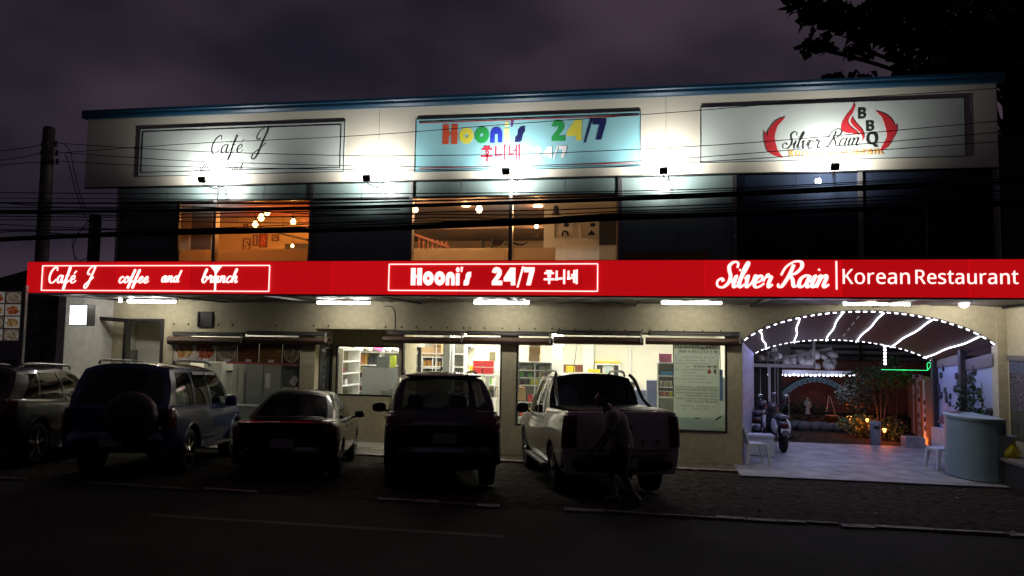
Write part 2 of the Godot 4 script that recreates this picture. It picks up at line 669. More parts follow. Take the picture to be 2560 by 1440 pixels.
func building():
	bld = thing("shop_building", "two-storey row of shops, cream below, with dark windows and lit banners above", "building", Vector3(-3, -0.5, -2))
	var wall
	nb()
	runs(-12.89, 1.94, -0.5, 3.36, -0.2, 0.0, HOLES)
	wall = done("front_wall", "cream_wall", bld)
	# wall over the arch of the passage
	nb()
	var rows_f = []
	for i in 41:
		var t = i / 40.0
		var p = arch_front(t)
		rows_f.append([Vector3(p.x, p.y, 0.0), Vector3(p.x, 3.36, 0.0), Vector3(p.x, p.y, -0.2), Vector3(p.x, 3.36, -0.2)])
	for i in 40:
		var a = rows_f[i]
		var b = rows_f[i + 1]
		q(a[0], b[0], b[1], a[1])
		q(b[2], a[2], a[3], b[3])
		q(a[2], b[2], b[0], a[0])
	done("arch_wall", "cream_wall", bld)
	nb()
	bb(6.8, -0.5, -0.2, 6.98, 3.36, 0.06)
	done("corner_pier", "cream_wall", bld)
	nb()
	bb(-13.09, -0.5, -8.0, -12.89, 3.36, 1.55)
	done("side_wall", "white_wall", bld)
	# floor slab, ground-floor ceiling, back and partitions
	nb()
	bb(-12.89, 2.8, -4.3, 1.9, 3.36, -0.2)
	bb(-12.89, 3.36, -8.0, 6.95, 3.42, 0.0)
	done("floor_slab", "room_white", bld)
	nb()
	bb(-12.89, -0.5, -4.3, 1.76, -0.282, -0.25)
	done("shop_floor", "room_white", bld)
	nb()
	bb(-12.89, -0.28, -4.5, 1.9, 2.8, -4.3)
	bb(-7.9, -0.28, -4.3, -7.8, 2.8, -0.2)
	bb(1.76, -0.28, -4.3, 1.86, 2.8, -0.2)
	done("partition", "room_cream", bld)
	nb()
	bb(-12.89, -0.28, -2.7, -7.9, 2.8, -2.6)
	done("kitchen_back_wall", "room_white", bld)
	nb()
	bb(-12.89, 2.79, -2.6, -11.35, -0.28, -0.9)
	done("hall_wall", "room_cream", bld)
	# alcove with the shop door
	nb()
	runs(-7.8, -5.5, -0.282, 2.8, -1.12, -1.0, [[-7.5, 0.82, -5.62, 2.03]])
	bb(-5.58, -0.282, -1.0, -5.5, 2.8, -0.2)
	bb(-7.8, 2.42, -1.0, -5.58, 2.79, -0.2)
	bb(-7.8, 2.06, -1.0, -7.6, 2.42, -0.2)
	bb(-7.8, -0.282, -0.3, -7.6, 2.06, -0.2)
	done("alcove_wall", "cream_wall", bld)
	nb()
	frame(-7.5, 0.82, -5.62, 2.03, -1.08, -0.99, 0.035)
	done("window_frame", "black", bld)
	nb()
	bb(-7.465, 0.855, -1.05, -5.655, 1.995, -1.043)
	done("window_pane", "clear_glass", bld)
	# shop windows
	for h in [HOLES[1], HOLES[3], HOLES[4]]:
		nb()
		frame(h[0], h[1], h[2], h[3], -0.12, 0.012, 0.035)
		done("window_frame", "black", bld)
		var n = 2 if h[2] - h[0] > 4.0 else 1
		for i in n:
			var xa = lerpf(h[0] + 0.035, h[2] - 0.035, i / float(n))
			var xb = lerpf(h[0] + 0.035, h[2] - 0.035, (i + 1.0) / n)
			nb()
			bb(xa, h[1] + 0.035, -0.06, xb - 0.004, h[3] - 0.035, -0.053)
			done("window_pane", "clear_glass", bld)
	# cafe door: dark frame and a glass leaf standing open
	nb()
	bb(-12.58, -0.28, -0.16, -12.5, 2.6, 0.02)
	bb(-11.58, -0.28, -0.16, -11.5, 2.6, 0.02)
	bb(-12.5, 2.54, -0.16, -11.58, 2.6, 0.02)
	done("door_frame", "wood_dark", bld)
	var leaf = Node3D.new()
	leaf.name = "glass_door"
	bld.add_child(leaf)
	leaf.position = Vector3(-12.52, -0.27, 0.03) - bld.position
	leaf.rotation_degrees.y = 108
	var keep = O
	O = Vector3.ZERO
	nb()
	bb(0.0, 0.0, -0.02, 0.9, 2.1, 0.02)
	done("pane", "tint_glass", leaf)
	nb()
	tube([Vector3(0.82, 1.3, -0.03), Vector3(0.82, 1.3, -0.09), Vector3(0.8, 1.2, -0.1), Vector3(0.82, 1.0, -0.09), Vector3(0.82, 1.0, -0.03)], 0.014)
	done("handle", "dark_metal", leaf)
	O = keep
	nb()
	box(Vector3(-12.575, 2.561, 0.350), Vector3(0.78, 0.09, 0.16), Basis(Vector3.UP, 0.12) * Basis(Vector3.BACK, -0.06), 0.015)
	done("air_curtain", "plastic_black", bld)
	# shop door in the alcove side
	nb()
	bb(-7.66, -0.28, -0.98, -7.58, 2.06, -0.9)
	bb(-7.66, -0.28, -0.32, -7.58, 2.06, -0.24)
	bb(-7.66, 1.94, -0.9, -7.58, 2.06, -0.32)
	done("door_frame", "black", bld)
	nb()
	bb(-7.64, -0.27, -0.9, -7.61, 1.94, -0.32)
	var sd = done("shop_door", "tint_glass", bld)
	nb()
	tube([Vector3(-7.6, 1.15, -0.4), Vector3(-7.55, 1.15, -0.4), Vector3(-7.55, 0.85, -0.4), Vector3(-7.6, 0.85, -0.4)], 0.014)
	done("handle", "chrome", sd)
	# black vent opening high in the wall
	nb()
	var v = [-10.603, 2.414, -10.216, 2.786]
	frame(v[0], v[1], v[2], v[3], 0.0, 0.05, 0.03)
	bb(v[0] + 0.03, v[1] + 0.03, 0.001, v[2] - 0.03, v[3] - 0.03, 0.012)
	done("vent", "black", bld)
	nb()
	tube(smooth([Vector3(-5.934, 2.946, 0.012), Vector3(-5.762, 2.938, 0.012), Vector3(-5.691, 2.820, 0.012), Vector3(-5.675, 2.592, 0.012), Vector3(-5.679, 2.374, 0.012)], 4), 0.009)
	done("wall_cable", "cable", bld)
	# row of small hooks above the blinds
	for x in [-11.245, -10.864, -10.496, -10.079, -9.717, -8.594, -7.665, -7.299, -5.913, -5.532, -5.182, -4.844, -4.462, -4.082, -3.926, -3.606, -3.197, -2.810, -2.470, -2.088, -1.929, -1.587, -1.230, -0.867, -0.490, -0.132, 0.029, 0.374, 0.733, 1.122, 1.492]:
		nb()
		bb(x, 2.46, 0.0, x + 0.022, 2.5, 0.03)
		done("hook", "dark_metal", bld)


func arch_front(t):   # front edge of the vault, left to right
	var x = lerpf(1.94, 6.8, t)
	var s = (x - 4.37) / 2.43
	return Vector2(x, 2.27 + 0.66 * (sqrt(maxf(0.0, 1.0 - s * s * 0.82)) - sqrt(0.18)) / (1.0 - sqrt(0.18)))


func arch_rear(t):
	var x = lerpf(2.7, 7.02, t)
	var s = (x - 4.86) / 2.16
	return Vector2(x, lerpf(1.98, 1.84, t) + 0.46 * (sqrt(maxf(0.0, 1.0 - s * s * 0.8)) - sqrt(0.2)) / (1.0 - sqrt(0.2)))


func upper_floor():
	O = bld.position
	# posts every 2.4 m, transom bar, and what stands between them
	var mx = [-12.89, -10.28, -7.81, -5.37, -3.04, -0.62, 1.8, 4.32, 6.87]
	nb()
	bb(-12.95, 3.36, -8.0, -12.89, 7.6, 0.0)
	bb(6.87, 3.36, -8.0, 6.95, 7.6, 0.0)
	bb(-12.89, 5.84, -0.3, 6.87, 7.6, -0.02)
	done("upper_wall", "fascia_board", bld)
	for x in mx:
		nb()
		bb(x - 0.04, 3.42, -0.14, x + 0.04, 5.86, 0.03)
		done("mullion", "grey_metal", bld)
	nb()
	bb(-12.85, 5.44, -0.1, -0.66, 5.48, 0.015)
	done("transom_bar", "dark_metal", bld)
	for i in 8:
		var xa = mx[i] + 0.04
		var xb = mx[i + 1] - 0.04
		if i < 5:   # panels above the transom, in two halves
			for k in 2:
				nb()
				bb(lerpf(xa, xb, k / 2.0) + 0.006, 5.48, -0.06, lerpf(xa, xb, (k + 1) / 2.0) - 0.006, 5.85, -0.02)
				done("transom_panel", "teal_panel", bld)
		match i:
			0:
				nb()
				bb(xa, 3.42, -0.06, -11.3, 5.44, -0.03)
				done("dark_panel", "navy_panel", bld)
				nb()
				bb(-11.3, 3.42, -0.08, -11.24, 5.44, 0.0)
				done("mullion", "dark_metal", bld)
				nb()
				bb(-11.24, 3.42, -0.06, xb, 5.44, -0.05)
				done("window_pane", "clear_glass", bld)
			1, 3, 4:
				for k in 2:
					nb()
					bb(lerpf(xa, xb, k / 2.0) + 0.003, 3.42, -0.06, lerpf(xa, xb, (k + 1) / 2.0) - 0.003, 5.44, -0.05)
					done("window_pane", "clear_glass", bld)
			2:
				for k in 2:
					nb()
					bb(lerpf(xa, xb, k / 2.0) + 0.006, 3.42, -0.06, lerpf(xa, xb, (k + 1) / 2.0) - 0.006, 5.44, -0.03)
					done("dark_panel", "teal_panel", bld)
			5:
				for k in 2:
					nb()
					bb(lerpf(xa, xb, k * 0.52) + 0.004, 3.42, -0.06, lerpf(xa, xb, 0.52 + k * 0.48) - 0.004, 5.85, -0.03)
					done("dark_panel", "teal_panel", bld)
			_:
				for k in 2:
					nb()
					bb(lerpf(xa, xb, k / 2.0) + 0.004, 3.42, -0.06, lerpf(xa, xb, (k + 1) / 2.0) - 0.004, 5.85, -0.05)
					done("window_pane", "dark_glass", bld)
	nb()
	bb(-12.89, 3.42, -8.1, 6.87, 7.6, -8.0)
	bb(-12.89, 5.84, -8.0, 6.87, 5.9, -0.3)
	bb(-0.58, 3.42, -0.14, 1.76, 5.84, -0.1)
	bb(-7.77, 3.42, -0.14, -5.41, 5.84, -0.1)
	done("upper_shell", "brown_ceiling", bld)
	# film on the lower half of the glass
	for f in [[-11.22, -10.34], [-10.22, -7.87], [-5.31, -3.1], [-2.98, -2.03]]:
		nb()
		bb(f[0], 3.42, -0.1, f[1], 4.29, -0.09)
		done("frosted_film", "window_film", bld)
	# orange board low in the last teal bay
	nb()
	bb(-0.55, 3.42, -0.025, 1.25, 4.18, -0.012)
	done("orange_board", "board_orange", bld)
	# roof edge
	nb()
	var prof = [[7.55, 0.1], [7.55, 0.2], [7.6, 0.24], [7.66, 0.24], [7.68, 0.27], [7.74, 0.27], [7.74, 0.1]]
	var rows = []
	for x in [-13.86, 7.0]:
		var line = PackedVector3Array()
		for p in prof:
			line.append(Vector3(x, p[0], p[1]))
		rows.append(line)
	for j in prof.size() - 1:
		q(rows[0][j], rows[1][j], rows[1][j + 1], rows[0][j + 1])
	bb(-13.87, 7.55, 0.1, -13.86, 7.74, 0.26)
	var rf = done("roof_edge", "roof_blue", bld)
	nb()
	bb(-13.8, 7.68, -8.0, 6.95, 7.72, 0.1)
	done("roof_sheet", "dark_metal", rf)


func fascia():
	O = bld.position
	# the long board that carries the banners, in three lengths
	var seams = [-13.82, -6.16, 0.36, 6.9]
	for i in 3:
		nb()
		bb(seams[i] + 0.004, 5.84, 0.02, seams[i + 1] - 0.004, 7.6, 0.092)
		sheet(seams[i] + 0.004, 5.84, seams[i + 1] - 0.004, 7.6, 0.1, 0.005, 0.55, 60, 14)
		done("fascia_panel", "fascia_board", bld)
	nb()
	bb(-13.82, 5.815, 0.0, 6.9, 5.838, 0.11)
	done("fascia_trim", "black", bld)
	cafe_banner()
	hooni_banner()
	rain_banner()
	# floodlights on arms, turned up at the board
	var spots = [[-10.2, 5.78, "far left floodlight arm under the cafe banner, burning into its lower edge", 0.0], [-6.18, 5.73, "floodlight on the bare board between the cafe and blue banners", 0.0], [-3.03, 5.8, "floodlight on the long arm below the middle of the blue banner", 0.0], [0.3, 5.74, "floodlight on the bare board between the blue and silver-grey banners", 0.0], [3.66, 5.74, "rightmost floodlight, under the flame sign", 0.0]]
	for s in spots:
		var x = s[0]
		var y = s[1]
		var t = thing("floodlight", s[2], "floodlight", Vector3(x, 5.84, 0.1), "floodlights along the fascia")
		nb()
		tube([Vector3(x + 0.12, 5.8, 0.03), Vector3(x + 0.1, y - 0.1, 0.35), Vector3(x, y - 0.07, 0.65), Vector3(x, y - 0.04, 0.7)], 0.012)
		done("arm", "dark_metal", t)
		var b = Basis(Vector3.RIGHT, deg_to_rad(32.0))
		nb()
		box(Vector3(x, y + 0.04, 0.74), Vector3(0.17, 0.14, 0.06), b, 0.012)
		for k in 5:
			box(Vector3(x, y + 0.04, 0.74) + b * Vector3(-0.06 + k * 0.03, 0, 0.04), Vector3(0.008, 0.12, 0.03), b)
		done("housing", "plastic_black", t)
		nb()
		box(Vector3(x, y + 0.04, 0.74) + b * Vector3(0, 0, -0.036), Vector3(0.13, 0.1, 0.008), b)
		done("lamp_face", "flood_glow", t)
		var l = SpotLight3D.new()
		l.name = "flood_light"
		l.light_energy = 5.6
		l.light_color = Color(1.0, 0.985, 0.95)
		l.spot_angle = 83.0
		l.spot_angle_attenuation = 0.55
		l.spot_range = 20.0
		l.spot_attenuation = 2.0
		l.light_size = 0.06
		l.shadow_enabled = true
		t.add_child(l)
		l.position = Vector3(x, y + 0.04, 0.74) + b * Vector3(0, 0, -0.06) - t.position
		l.basis = Basis.looking_at(b * Vector3(0, 0, -1))


func sheet(x0, y0, x1, y1, z, depth, freq, n, m):   # a slightly buckled sheet, never proud of z
	var ns = FastNoiseLite.new()
	ns.seed = 17
	ns.frequency = freq
	var rows = []
	for i in m + 1:
		var line = PackedVector3Array()
		for j in n + 1:
			var p = Vector3(lerpf(x0, x1, j / float(n)), lerpf(y1, y0, i / float(m)), z)
			p.z -= depth * (0.5 + 0.5 * clampf(ns.get_noise_2d(p.x, p.y * 1.6) * 1.6, -1.0, 1.0))
			line.append(p)
		rows.append(line)
	grid(rows)


func canopy():
	var t = thing("canopy", "flat canopy with a crinkled foil underside over the shop fronts", "canopy", Vector3(-3, 3.03, 1.6))
	nb()
	var rows = []
	for i in 14:
		var z = lerpf(3.08, 0.0, i / 13.0)
		var line = PackedVector3Array()
		for j in 181:
			var x = lerpf(-12.4, 7.4, j / 180.0)
			line.append(Vector3(x, 3.06 + 0.02 * sin(x * 9.0 + 2.0 * sin(z * 3.0)) * sin(z * 5.0 + x) + 0.012 * sin(x * 23.0 + z * 11.0), z))
		rows.append(line)
	grid(rows)
	done("foil_ceiling", "foil", t)
	for i in 9:
		nb()
		bb(-12.3 + i * 2.4, 3.0, 0.02, -12.25 + i * 2.4, 3.035, 3.05)
		done("batten", "dark_metal", t)
	nb()
	bb(-12.4, 3.12, 0.0, 7.4, 3.17, 3.1)
	done("roof_sheet", "dark_metal", t)
	# lightbox sign on the canopy edge
	var sg = thing("lightbox_sign", "long red backlit sign with white lettering along the canopy edge", "sign", Vector3(-3, 3.03, 3.2))
	nb()
	bb(-12.36, 3.005, 3.08, 7.4, 3.65, 3.24)
	done("sign_case", "dark_metal", sg)
	nb()
	bb(-12.36, 2.985, 3.1, 7.4, 3.012, 3.29)
	done("trim", "grey_metal", sg)
	var x = -12.33
	var ws = [2.05, 1.55, 0.62, 2.3, 2.4, 2.3, 2.05, 2.2, 1.95, 2.2]
	for w in ws:
		nb()
		bb(x + 0.003, 3.02, 3.24, x + w - 0.003, 3.635, 3.3)
		done("lit_panel", "sign_red_%d" % (names.get("lit", 0) % 3), sg)
		names["lit"] = names.get("lit", 0) + 1
		var l = area(sg, Vector3(x + w / 2, 3.33, 3.32), Vector2(w * 0.95, 0.55), 0.003 * w, Color(1.0, 0.12, 0.1), Vector3(0, 0, 1))
		l.name = "panel_light"
		x += w
	sign_letters(sg)
	# fluorescent tubes on the ceiling near the wall
	var tubes = ["fluorescent tube nearest the left end, above the cafe door", "second fluorescent tube, above the alcove", "middle fluorescent tube, above the narrow shop window", "fluorescent tube above the school notice", "fluorescent tube above the crown of the arch"]
	var spans = [[-11.929, 2.940, -10.646, 3.014], [-7.233, 2.947, -5.975, 3.018], [-3.670, 2.973, -2.461, 3.041], [0.250, 3.003, 1.468, 3.068], [3.747, 3.005, 4.986, 3.068]]
	for i in 5:
		var s = spans[i]
		var y = (s[1] + s[3]) / 2
		var o = thing("fluorescent_lamp", tubes[i], "lamp", Vector3((s[0] + s[2]) / 2, y, 0.8), "fluorescent tubes under the canopy")
		nb()
		tube([Vector3(s[0] + 0.02, y, 0.8), Vector3(s[2] - 0.02, y, 0.8)], 0.028, 10)
		done("tube", "tube_glow", o)
		nb()
		bb(s[0], y + 0.03, 0.77, s[2], y + 0.06, 0.83)
		bb(s[0], y - 0.03, 0.785, s[0] + 0.02, y + 0.03, 0.815)
		bb(s[2] - 0.02, y - 0.03, 0.785, s[2], y + 0.03, 0.815)
		done("fitting", "white_metal", o)
		area(o, Vector3((s[0] + s[2]) / 2, y - 0.04, 0.8), Vector2(s[2] - s[0] - 0.06, 0.05), 0.75, Color(1.0, 0.97, 0.88), Vector3.DOWN)
	# bare bulbs
	bulb_lamp(Vector3(-12.299, 3.012, 0.550), 0.045, 0.12, "small bare bulb beside the leftmost fluorescent tube")
	bulb_lamp(Vector3(5.900, 3.065, 0.900), 0.09, 1.8, "glaring bare floodlamp under the right end of the canopy")


func bulb_lamp(p, r, e, label):
	var t = thing("bulb_lamp", label, "lamp", p)
	nb()
	blob(p, Vector3.ONE * r)
	done("bulb", "bulb_glow", t)
	nb()
	tube([p + Vector3(0, r * 0.8, 0), Vector3(p.x, 3.05, p.z)], r * 0.5, 8)
	done("socket", "white_metal", t)
	omni(t, p, e, Color(1.0, 0.97, 0.94), r)


func shop_front():
	# rolled-up blinds under the hooks
	var bl = [[-11.3, -9.32, 2.101, 0.13, "leftmost rolled brown blind, over the food pictures"], [-9.36, -7.22, 2.143, 0.11, "rolled brown blind ending beside the shop door"], [-5.93, -4.02, 2.203, 0.1, "rolled brown blind starting over the alcove window"], [-4.04, -2.05, 2.215, 0.11, "rolled brown blind bridging the pier between the two shop windows"], [-2.03, -0.1, 2.255, 0.11, "rolled brown blind over the middle of the wide shop window"], [-0.06, 1.93, 2.269, 0.1, "rolled brown blind over the school notice"]]
	for b in bl:
		var t = thing("rolled_blind", b[4], "blind", Vector3((b[0] + b[1]) / 2, b[2] - 0.1, 0.12), "rolled-up blinds along the shop front")
		nb()
		var rows = []
		for k in 2:
			var line = PackedVector3Array()
			for j in 33:
				var a = TAU * 1.35 * j / 32.0
				var r = b[3] * (1.0 - 0.22 * j / 32.0)
				line.append(Vector3(b[0] if k == 0 else b[1], b[2] - 0.02 + sin(a) * r * 0.82, 0.09 + cos(a) * r * 0.8))
			rows.append(line)
		grid(rows)
		done("roll", "blind_brown", t)
		nb()
		bb(b[0] + 0.06, b[2] + 0.1, 0.01, b[1] - 0.04, b[2] + 0.2, 0.05)
		done("head_rail", "wood_dark", t)
		for k in 3:
			nb()
			var pts = []
			for j in 9:
				var x = lerpf(b[0] + 0.1, b[1] - 0.06, j / 8.0)
				pts.append(Vector3(x, b[2] + 0.17 - k * 0.022 + rnd.randf_range(-0.01, 0.008), 0.1 + 0.012 * k))
			tube(smooth(pts, 3), 0.0035, 4)
			done("cord", "rope_white", t)
		nb()
		box(Vector3(b[1] - 0.05, b[2] + 0.06, 0.19), Vector3(0.035, 0.22, 0.02), Basis.IDENTITY, 0.006)
		done("tie", "rope_white", t)
	notice()


func notice():
	# printed sheet hung outside the window
	var c = [0.533, 0.660, 1.477, 2.220]
	var t = thing("school_notice", "grey printed school notice hanging on the right of the wide shop window", "notice", Vector3((c[0] + c[2]) / 2, c[1], 0.04))
	nb()
	var rows = []
	for i in 13:
		var line = PackedVector3Array()
		for j in 9:
			line.append(Vector3(lerpf(c[0], c[2], j / 8.0), lerpf(c[3], c[1], i / 12.0), 0.05 + 0.008 * sin(j * 0.9 + i * 0.5) + 0.006 * sin(i * 1.1)))
		rows.append(line)
	grid(rows)
	var im = Image.create(290, 470, false, Image.FORMAT_RGB8)
	im.fill(Color(0.74, 0.77, 0.74))
	var ink = Color(0.13, 0.14, 0.14)
	var red = Color(0.55, 0.1, 0.12)
	# lines of Hangul, each syllable a small cluster of strokes
	var lines = [[6, 12, 14, 175, 2], [30, 46, 9, 120, 1], [12, 86, 10, 235, 1], [12, 106, 10, 225, 1], [12, 126, 10, 205, 1], [75, 146, 10, 130, 1], [12, 165, 10, 200, 1], [58, 184, 10, 90, 1], [55, 204, 10, 150, 1], [8, 224, 10, 240, 1], [70, 244, 10, 180, 1], [22, 395, 9, 240, 1], [60, 412, 9, 160, 1]]
	var rg = RandomNumberGenerator.new()
	rg.seed = 3
	for l in lines:
		var x = l[0]
		while x < l[0] + l[3]:
			if rg.randf() < 0.86:
				var s = l[2]
				var w = l[4]
				im.fill_rect(Rect2i(x, l[1], int(s * 0.55), w), ink)
				if rg.randf() < 0.6:
					im.fill_rect(Rect2i(x, l[1], w, int(s * 0.45)), ink)
				if rg.randf() < 0.8:
					im.fill_rect(Rect2i(x + int(s * 0.72), l[1] - 1, w, int(s * 0.62)), ink)
				im.fill_rect(Rect2i(x + 1, l[1] + int(s * 0.5), int(s * 0.6), w), ink)
				if rg.randf() < 0.6:
					im.fill_rect(Rect2i(x + 1, l[1] + int(s * 0.78), int(s * 0.55), w), ink)
			x += l[2] + 2
	# blossom branch and the two children in costume
	for k in 14:
		var a = Vector2(180 + k * 7, 30 - k * 1.6 + 5 * sin(k * 1.3))
		im.fill_rect(Rect2i(int(a.x), int(a.y), 8, 2), ink)
		if k % 3 == 1:
			for d in 5:
				im.fill_rect(Rect2i(int(a.x) + rg.randi_range(-6, 6), int(a.y) + rg.randi_range(-5, 8), 5, 5), red)
	for k in 2:
		var cx = 225 + k * 36
		for y in 50:
			for x in range(-14, 15):
				var py = 140 + y
				var head = pow(x / 8.0, 2) + pow((y - 12) / 10.0, 2) < 1.0
				var hairy = head and y < 9
				var robe = y > 24 and absf(x) < (4 + (y - 24) * 0.4 if k == 0 else 6)
				if hairy:
					im.set_pixel(cx + x, py, ink)
				elif head:
					im.set_pixel(cx + x, py, Color(0.68, 0.62, 0.55))
				elif robe:
					im.set_pixel(cx + x, py, red if k == 0 else ink)
	var paper = printed("notice_print", im, 0.6)   # thin sheet: the lit shop shines through
	paper.backlight_enabled = true
	paper.backlight = Color(0.8, 0.82, 0.76)
	done("sheet", "notice_print", t)
	var w = c[2] - c[0]
	var hh = c[3] - c[1]
	var eng = [["Cagayan Korean School", 0.03, 0.075, 0.05], ["2018/2019", 0.1, 0.115, 0.04], ["K-pop dance", 0.45, 0.318, 0.04], ["Enrollment: July 7, 2018 (Saturday) 9am", 0.04, 0.595, 0.038], ["Class: Every Saturday 9am-12noon", 0.04, 0.633, 0.038], ["Subjects: Korean Language, Math, History,", 0.04, 0.673, 0.038], ["Taekwondo, K-pop dance", 0.26, 0.712, 0.038], ["Payment: Enrollment 1000 pesos annual", 0.04, 0.75, 0.038], ["500 every Month", 0.26, 0.79, 0.038]]
	for e in eng:
		lettering(e[0], Vector3(c[0] + w * e[1], c[3] - hh * e[2] - 0.02, 0.068), e[3] * 0.95, "ink", t, "Droid Sans", w * (0.95 - e[1]))
	nb()
	box(Vector3(c[2] - 0.03, c[1] + 0.005, 0.075), Vector3(0.14, 0.03, 0.01), Basis(Vector3.BACK, 0.6))
	box(Vector3((c[0] + c[2]) / 2 + 0.02, c[1] - 0.01, 0.075), Vector3(0.12, 0.02, 0.01))
	done("tape", "black", t)
	nb()
	tube([Vector3(c[0] - 0.005, c[3], 0.06), Vector3(c[0] - 0.012, (c[1] + c[3]) / 2, 0.065), Vector3(c[0], c[1] + 0.4, 0.06)], 0.008, 5)
	tube([Vector3(c[2] + 0.005, c[3], 0.06), Vector3(c[2] + 0.02, (c[1] + c[3]) / 2 + 0.1, 0.065)], 0.008, 5)
	done("edge_tape", "black", t)


func lettering(txt, at, h, m, parent, font = "Droid Sans", fit = 0.0, weight = 400, depth = 0.004):   # at: left end of the baseline
	var f = SystemFont.new()
	f.font_names = PackedStringArray([font])
	f.font_weight = weight
	var tm = TextMesh.new()
	tm.font = f
	tm.text = txt
	tm.font_size = 64
	tm.pixel_size = h / 46.0
	tm.depth = depth
	tm.horizontal_alignment = HORIZONTAL_ALIGNMENT_LEFT
	tm.vertical_alignment = VERTICAL_ALIGNMENT_BOTTOM
	tm.curve_step = 2.0
	var o = MeshInstance3D.new()
	o.mesh = tm
	o.material_override = M[m]
	o.name = "lettering"
	parent.add_child(o, true)
	var ab = tm.get_aabb()
	var sx = 1.0
	if fit > 0.0 and ab.size.x > 0.0:
		sx = fit / ab.size.x
	o.scale = Vector3(sx, 1.0 if fit == 0.0 else clampf(sx, 0.8, 1.2), 1.0)
	o.position = at - parent.position - Vector3(ab.position.x * sx, ab.position.y * o.scale.y, 0)
	return o


# ---------------------------------------------------------------- lettering and banners
# Hand-lettered glyphs as pen strokes: x-height 1, ascenders 2; [advance, stroke, stroke ...]
const PEN = {
	"a": [1.02, [0.75, 0.85, 0.5, 1.0, 0.15, 0.75, 0.1, 0.3, 0.3, 0.0, 0.6, 0.25, 0.78, 0.95], [0.78, 1.0, 0.72, 0.35, 0.85, 0.0, 1.1, 0.2]],
	"b": [0.95, [0.0, 0.3, 0.25, 1.2, 0.42, 1.95, 0.3, 2.1, 0.15, 1.6, 0.1, 0.6, 0.2, 0.05, 0.5, 0.0, 0.75, 0.4, 0.65, 0.85, 0.45, 0.9, 0.75, 0.75, 1.0, 0.85]],
	"c": [0.82, [0.72, 0.8, 0.55, 1.0, 0.2, 0.75, 0.1, 0.3, 0.35, 0.0, 0.65, 0.1, 0.9, 0.35]],
	"d": [1.1, [0.75, 0.85, 0.5, 1.0, 0.15, 0.75, 0.1, 0.3, 0.3, 0.0, 0.6, 0.25, 0.82, 0.95], [1.05, 2.0, 0.85, 1.0, 0.74, 0.3, 0.87, 0.0, 1.12, 0.2]],
	"e": [0.82, [0.1, 0.4, 0.5, 0.5, 0.62, 0.8, 0.45, 1.0, 0.15, 0.7, 0.12, 0.25, 0.35, 0.0, 0.65, 0.1, 0.9, 0.35]],
	"f": [0.72, [0.0, 0.2, 0.3, 0.9, 0.58, 1.8, 0.55, 2.1, 0.4, 1.9, 0.3, 0.8, 0.2, -0.5, 0.08, -0.85, 0.0, -0.65, 0.15, -0.1, 0.45, 0.1, 0.75, 0.35], [0.1, 0.95, 0.62, 1.0]],
	"h": [1.0, [0.0, 0.2, 0.3, 1.2, 0.48, 1.95, 0.35, 2.1, 0.22, 1.6, 0.1, 0.0], [0.1, 0.1, 0.22, 0.6, 0.5, 1.0, 0.7, 0.8, 0.64, 0.2, 0.8, 0.0, 1.05, 0.25]],
	"i": [0.55, [0.0, 0.4, 0.25, 1.0, 0.2, 0.3, 0.35, 0.0, 0.6, 0.25], [0.36, 1.4, 0.42, 1.52]],
	"l": [0.55, [0.0, 0.3, 0.35, 1.3, 0.48, 1.95, 0.35, 2.1, 0.2, 1.5, 0.18, 0.3, 0.35, 0.0, 0.6, 0.25]],
	"n": [0.98, [0.0, 0.8, 0.15, 1.0, 0.18, 0.7, 0.08, 0.0], [0.1, 0.2, 0.22, 0.6, 0.5, 1.0, 0.68, 0.8, 0.62, 0.2, 0.78, 0.0, 1.02, 0.25]],
	"o": [0.88, [0.5, 1.0, 0.15, 0.75, 0.1, 0.3, 0.35, 0.0, 0.7, 0.3, 0.7, 0.75, 0.5, 1.0, 0.6, 0.78, 0.95, 0.85]],
	"r": [0.8, [0.0, 0.5, 0.2, 1.1, 0.3, 0.9, 0.55, 0.9, 0.5, 0.4, 0.6, 0.0, 0.85, 0.25]],
	"u": [1.02, [0.0, 0.7, 0.15, 1.0, 0.1, 0.3, 0.3, 0.0, 0.55, 0.3, 0.72, 1.0], [0.72, 1.0, 0.68, 0.3, 0.82, 0.0, 1.05, 0.25]],
	"v": [0.85, [0.0, 0.7, 0.2, 1.0, 0.25, 0.4, 0.4, 0.0, 0.7, 0.5, 0.75, 1.0, 0.95, 0.85]],
	"C": [1.2, [1.1, 1.6, 1.02, 2.0, 0.7, 2.05, 0.25, 1.5, 0.1, 0.7, 0.35, 0.05, 0.8, 0.05, 1.2, 0.5]],
	"J": [1.3, [0.55, 1.25, 0.3, 1.1, 0.1, 1.35, 0.3, 1.95, 0.8, 2.35, 1.1, 2.3, 1.1, 1.9, 0.85, 0.9, 0.6, -0.35, 0.3, -0.9, 0.02, -0.75, 0.1, -0.35, 0.6, 0.1, 1.25, 0.75]],
	"S": [1.15, [1.2, 1.65, 1.15, 2.05, 0.8, 2.15, 0.5, 1.85, 0.62, 1.4, 0.85, 0.95, 0.85, 0.4, 0.5, 0.0, 0.05, 0.1, -0.1, 0.5, 0.15, 0.75, 0.4, 0.5]],
	"R": [1.45, [0.62, 1.9, 0.5, 1.0, 0.2, 0.1, -0.1, 0.05, -0.15, 0.3], [-0.15, 1.0, 0.05, 1.7, 0.6, 2.15, 1.15, 2.1, 1.3, 1.65, 0.95, 1.15, 0.6, 1.05, 0.9, 0.6, 1.15, 0.05, 1.5, 0.2]],
	"'": [0.4, [0.2, 2.0, 0.1, 1.5]], " ": [0.8],
}


var DEP = 0.003   # print lies almost flat; the raised letters of the lightbox set 0.012


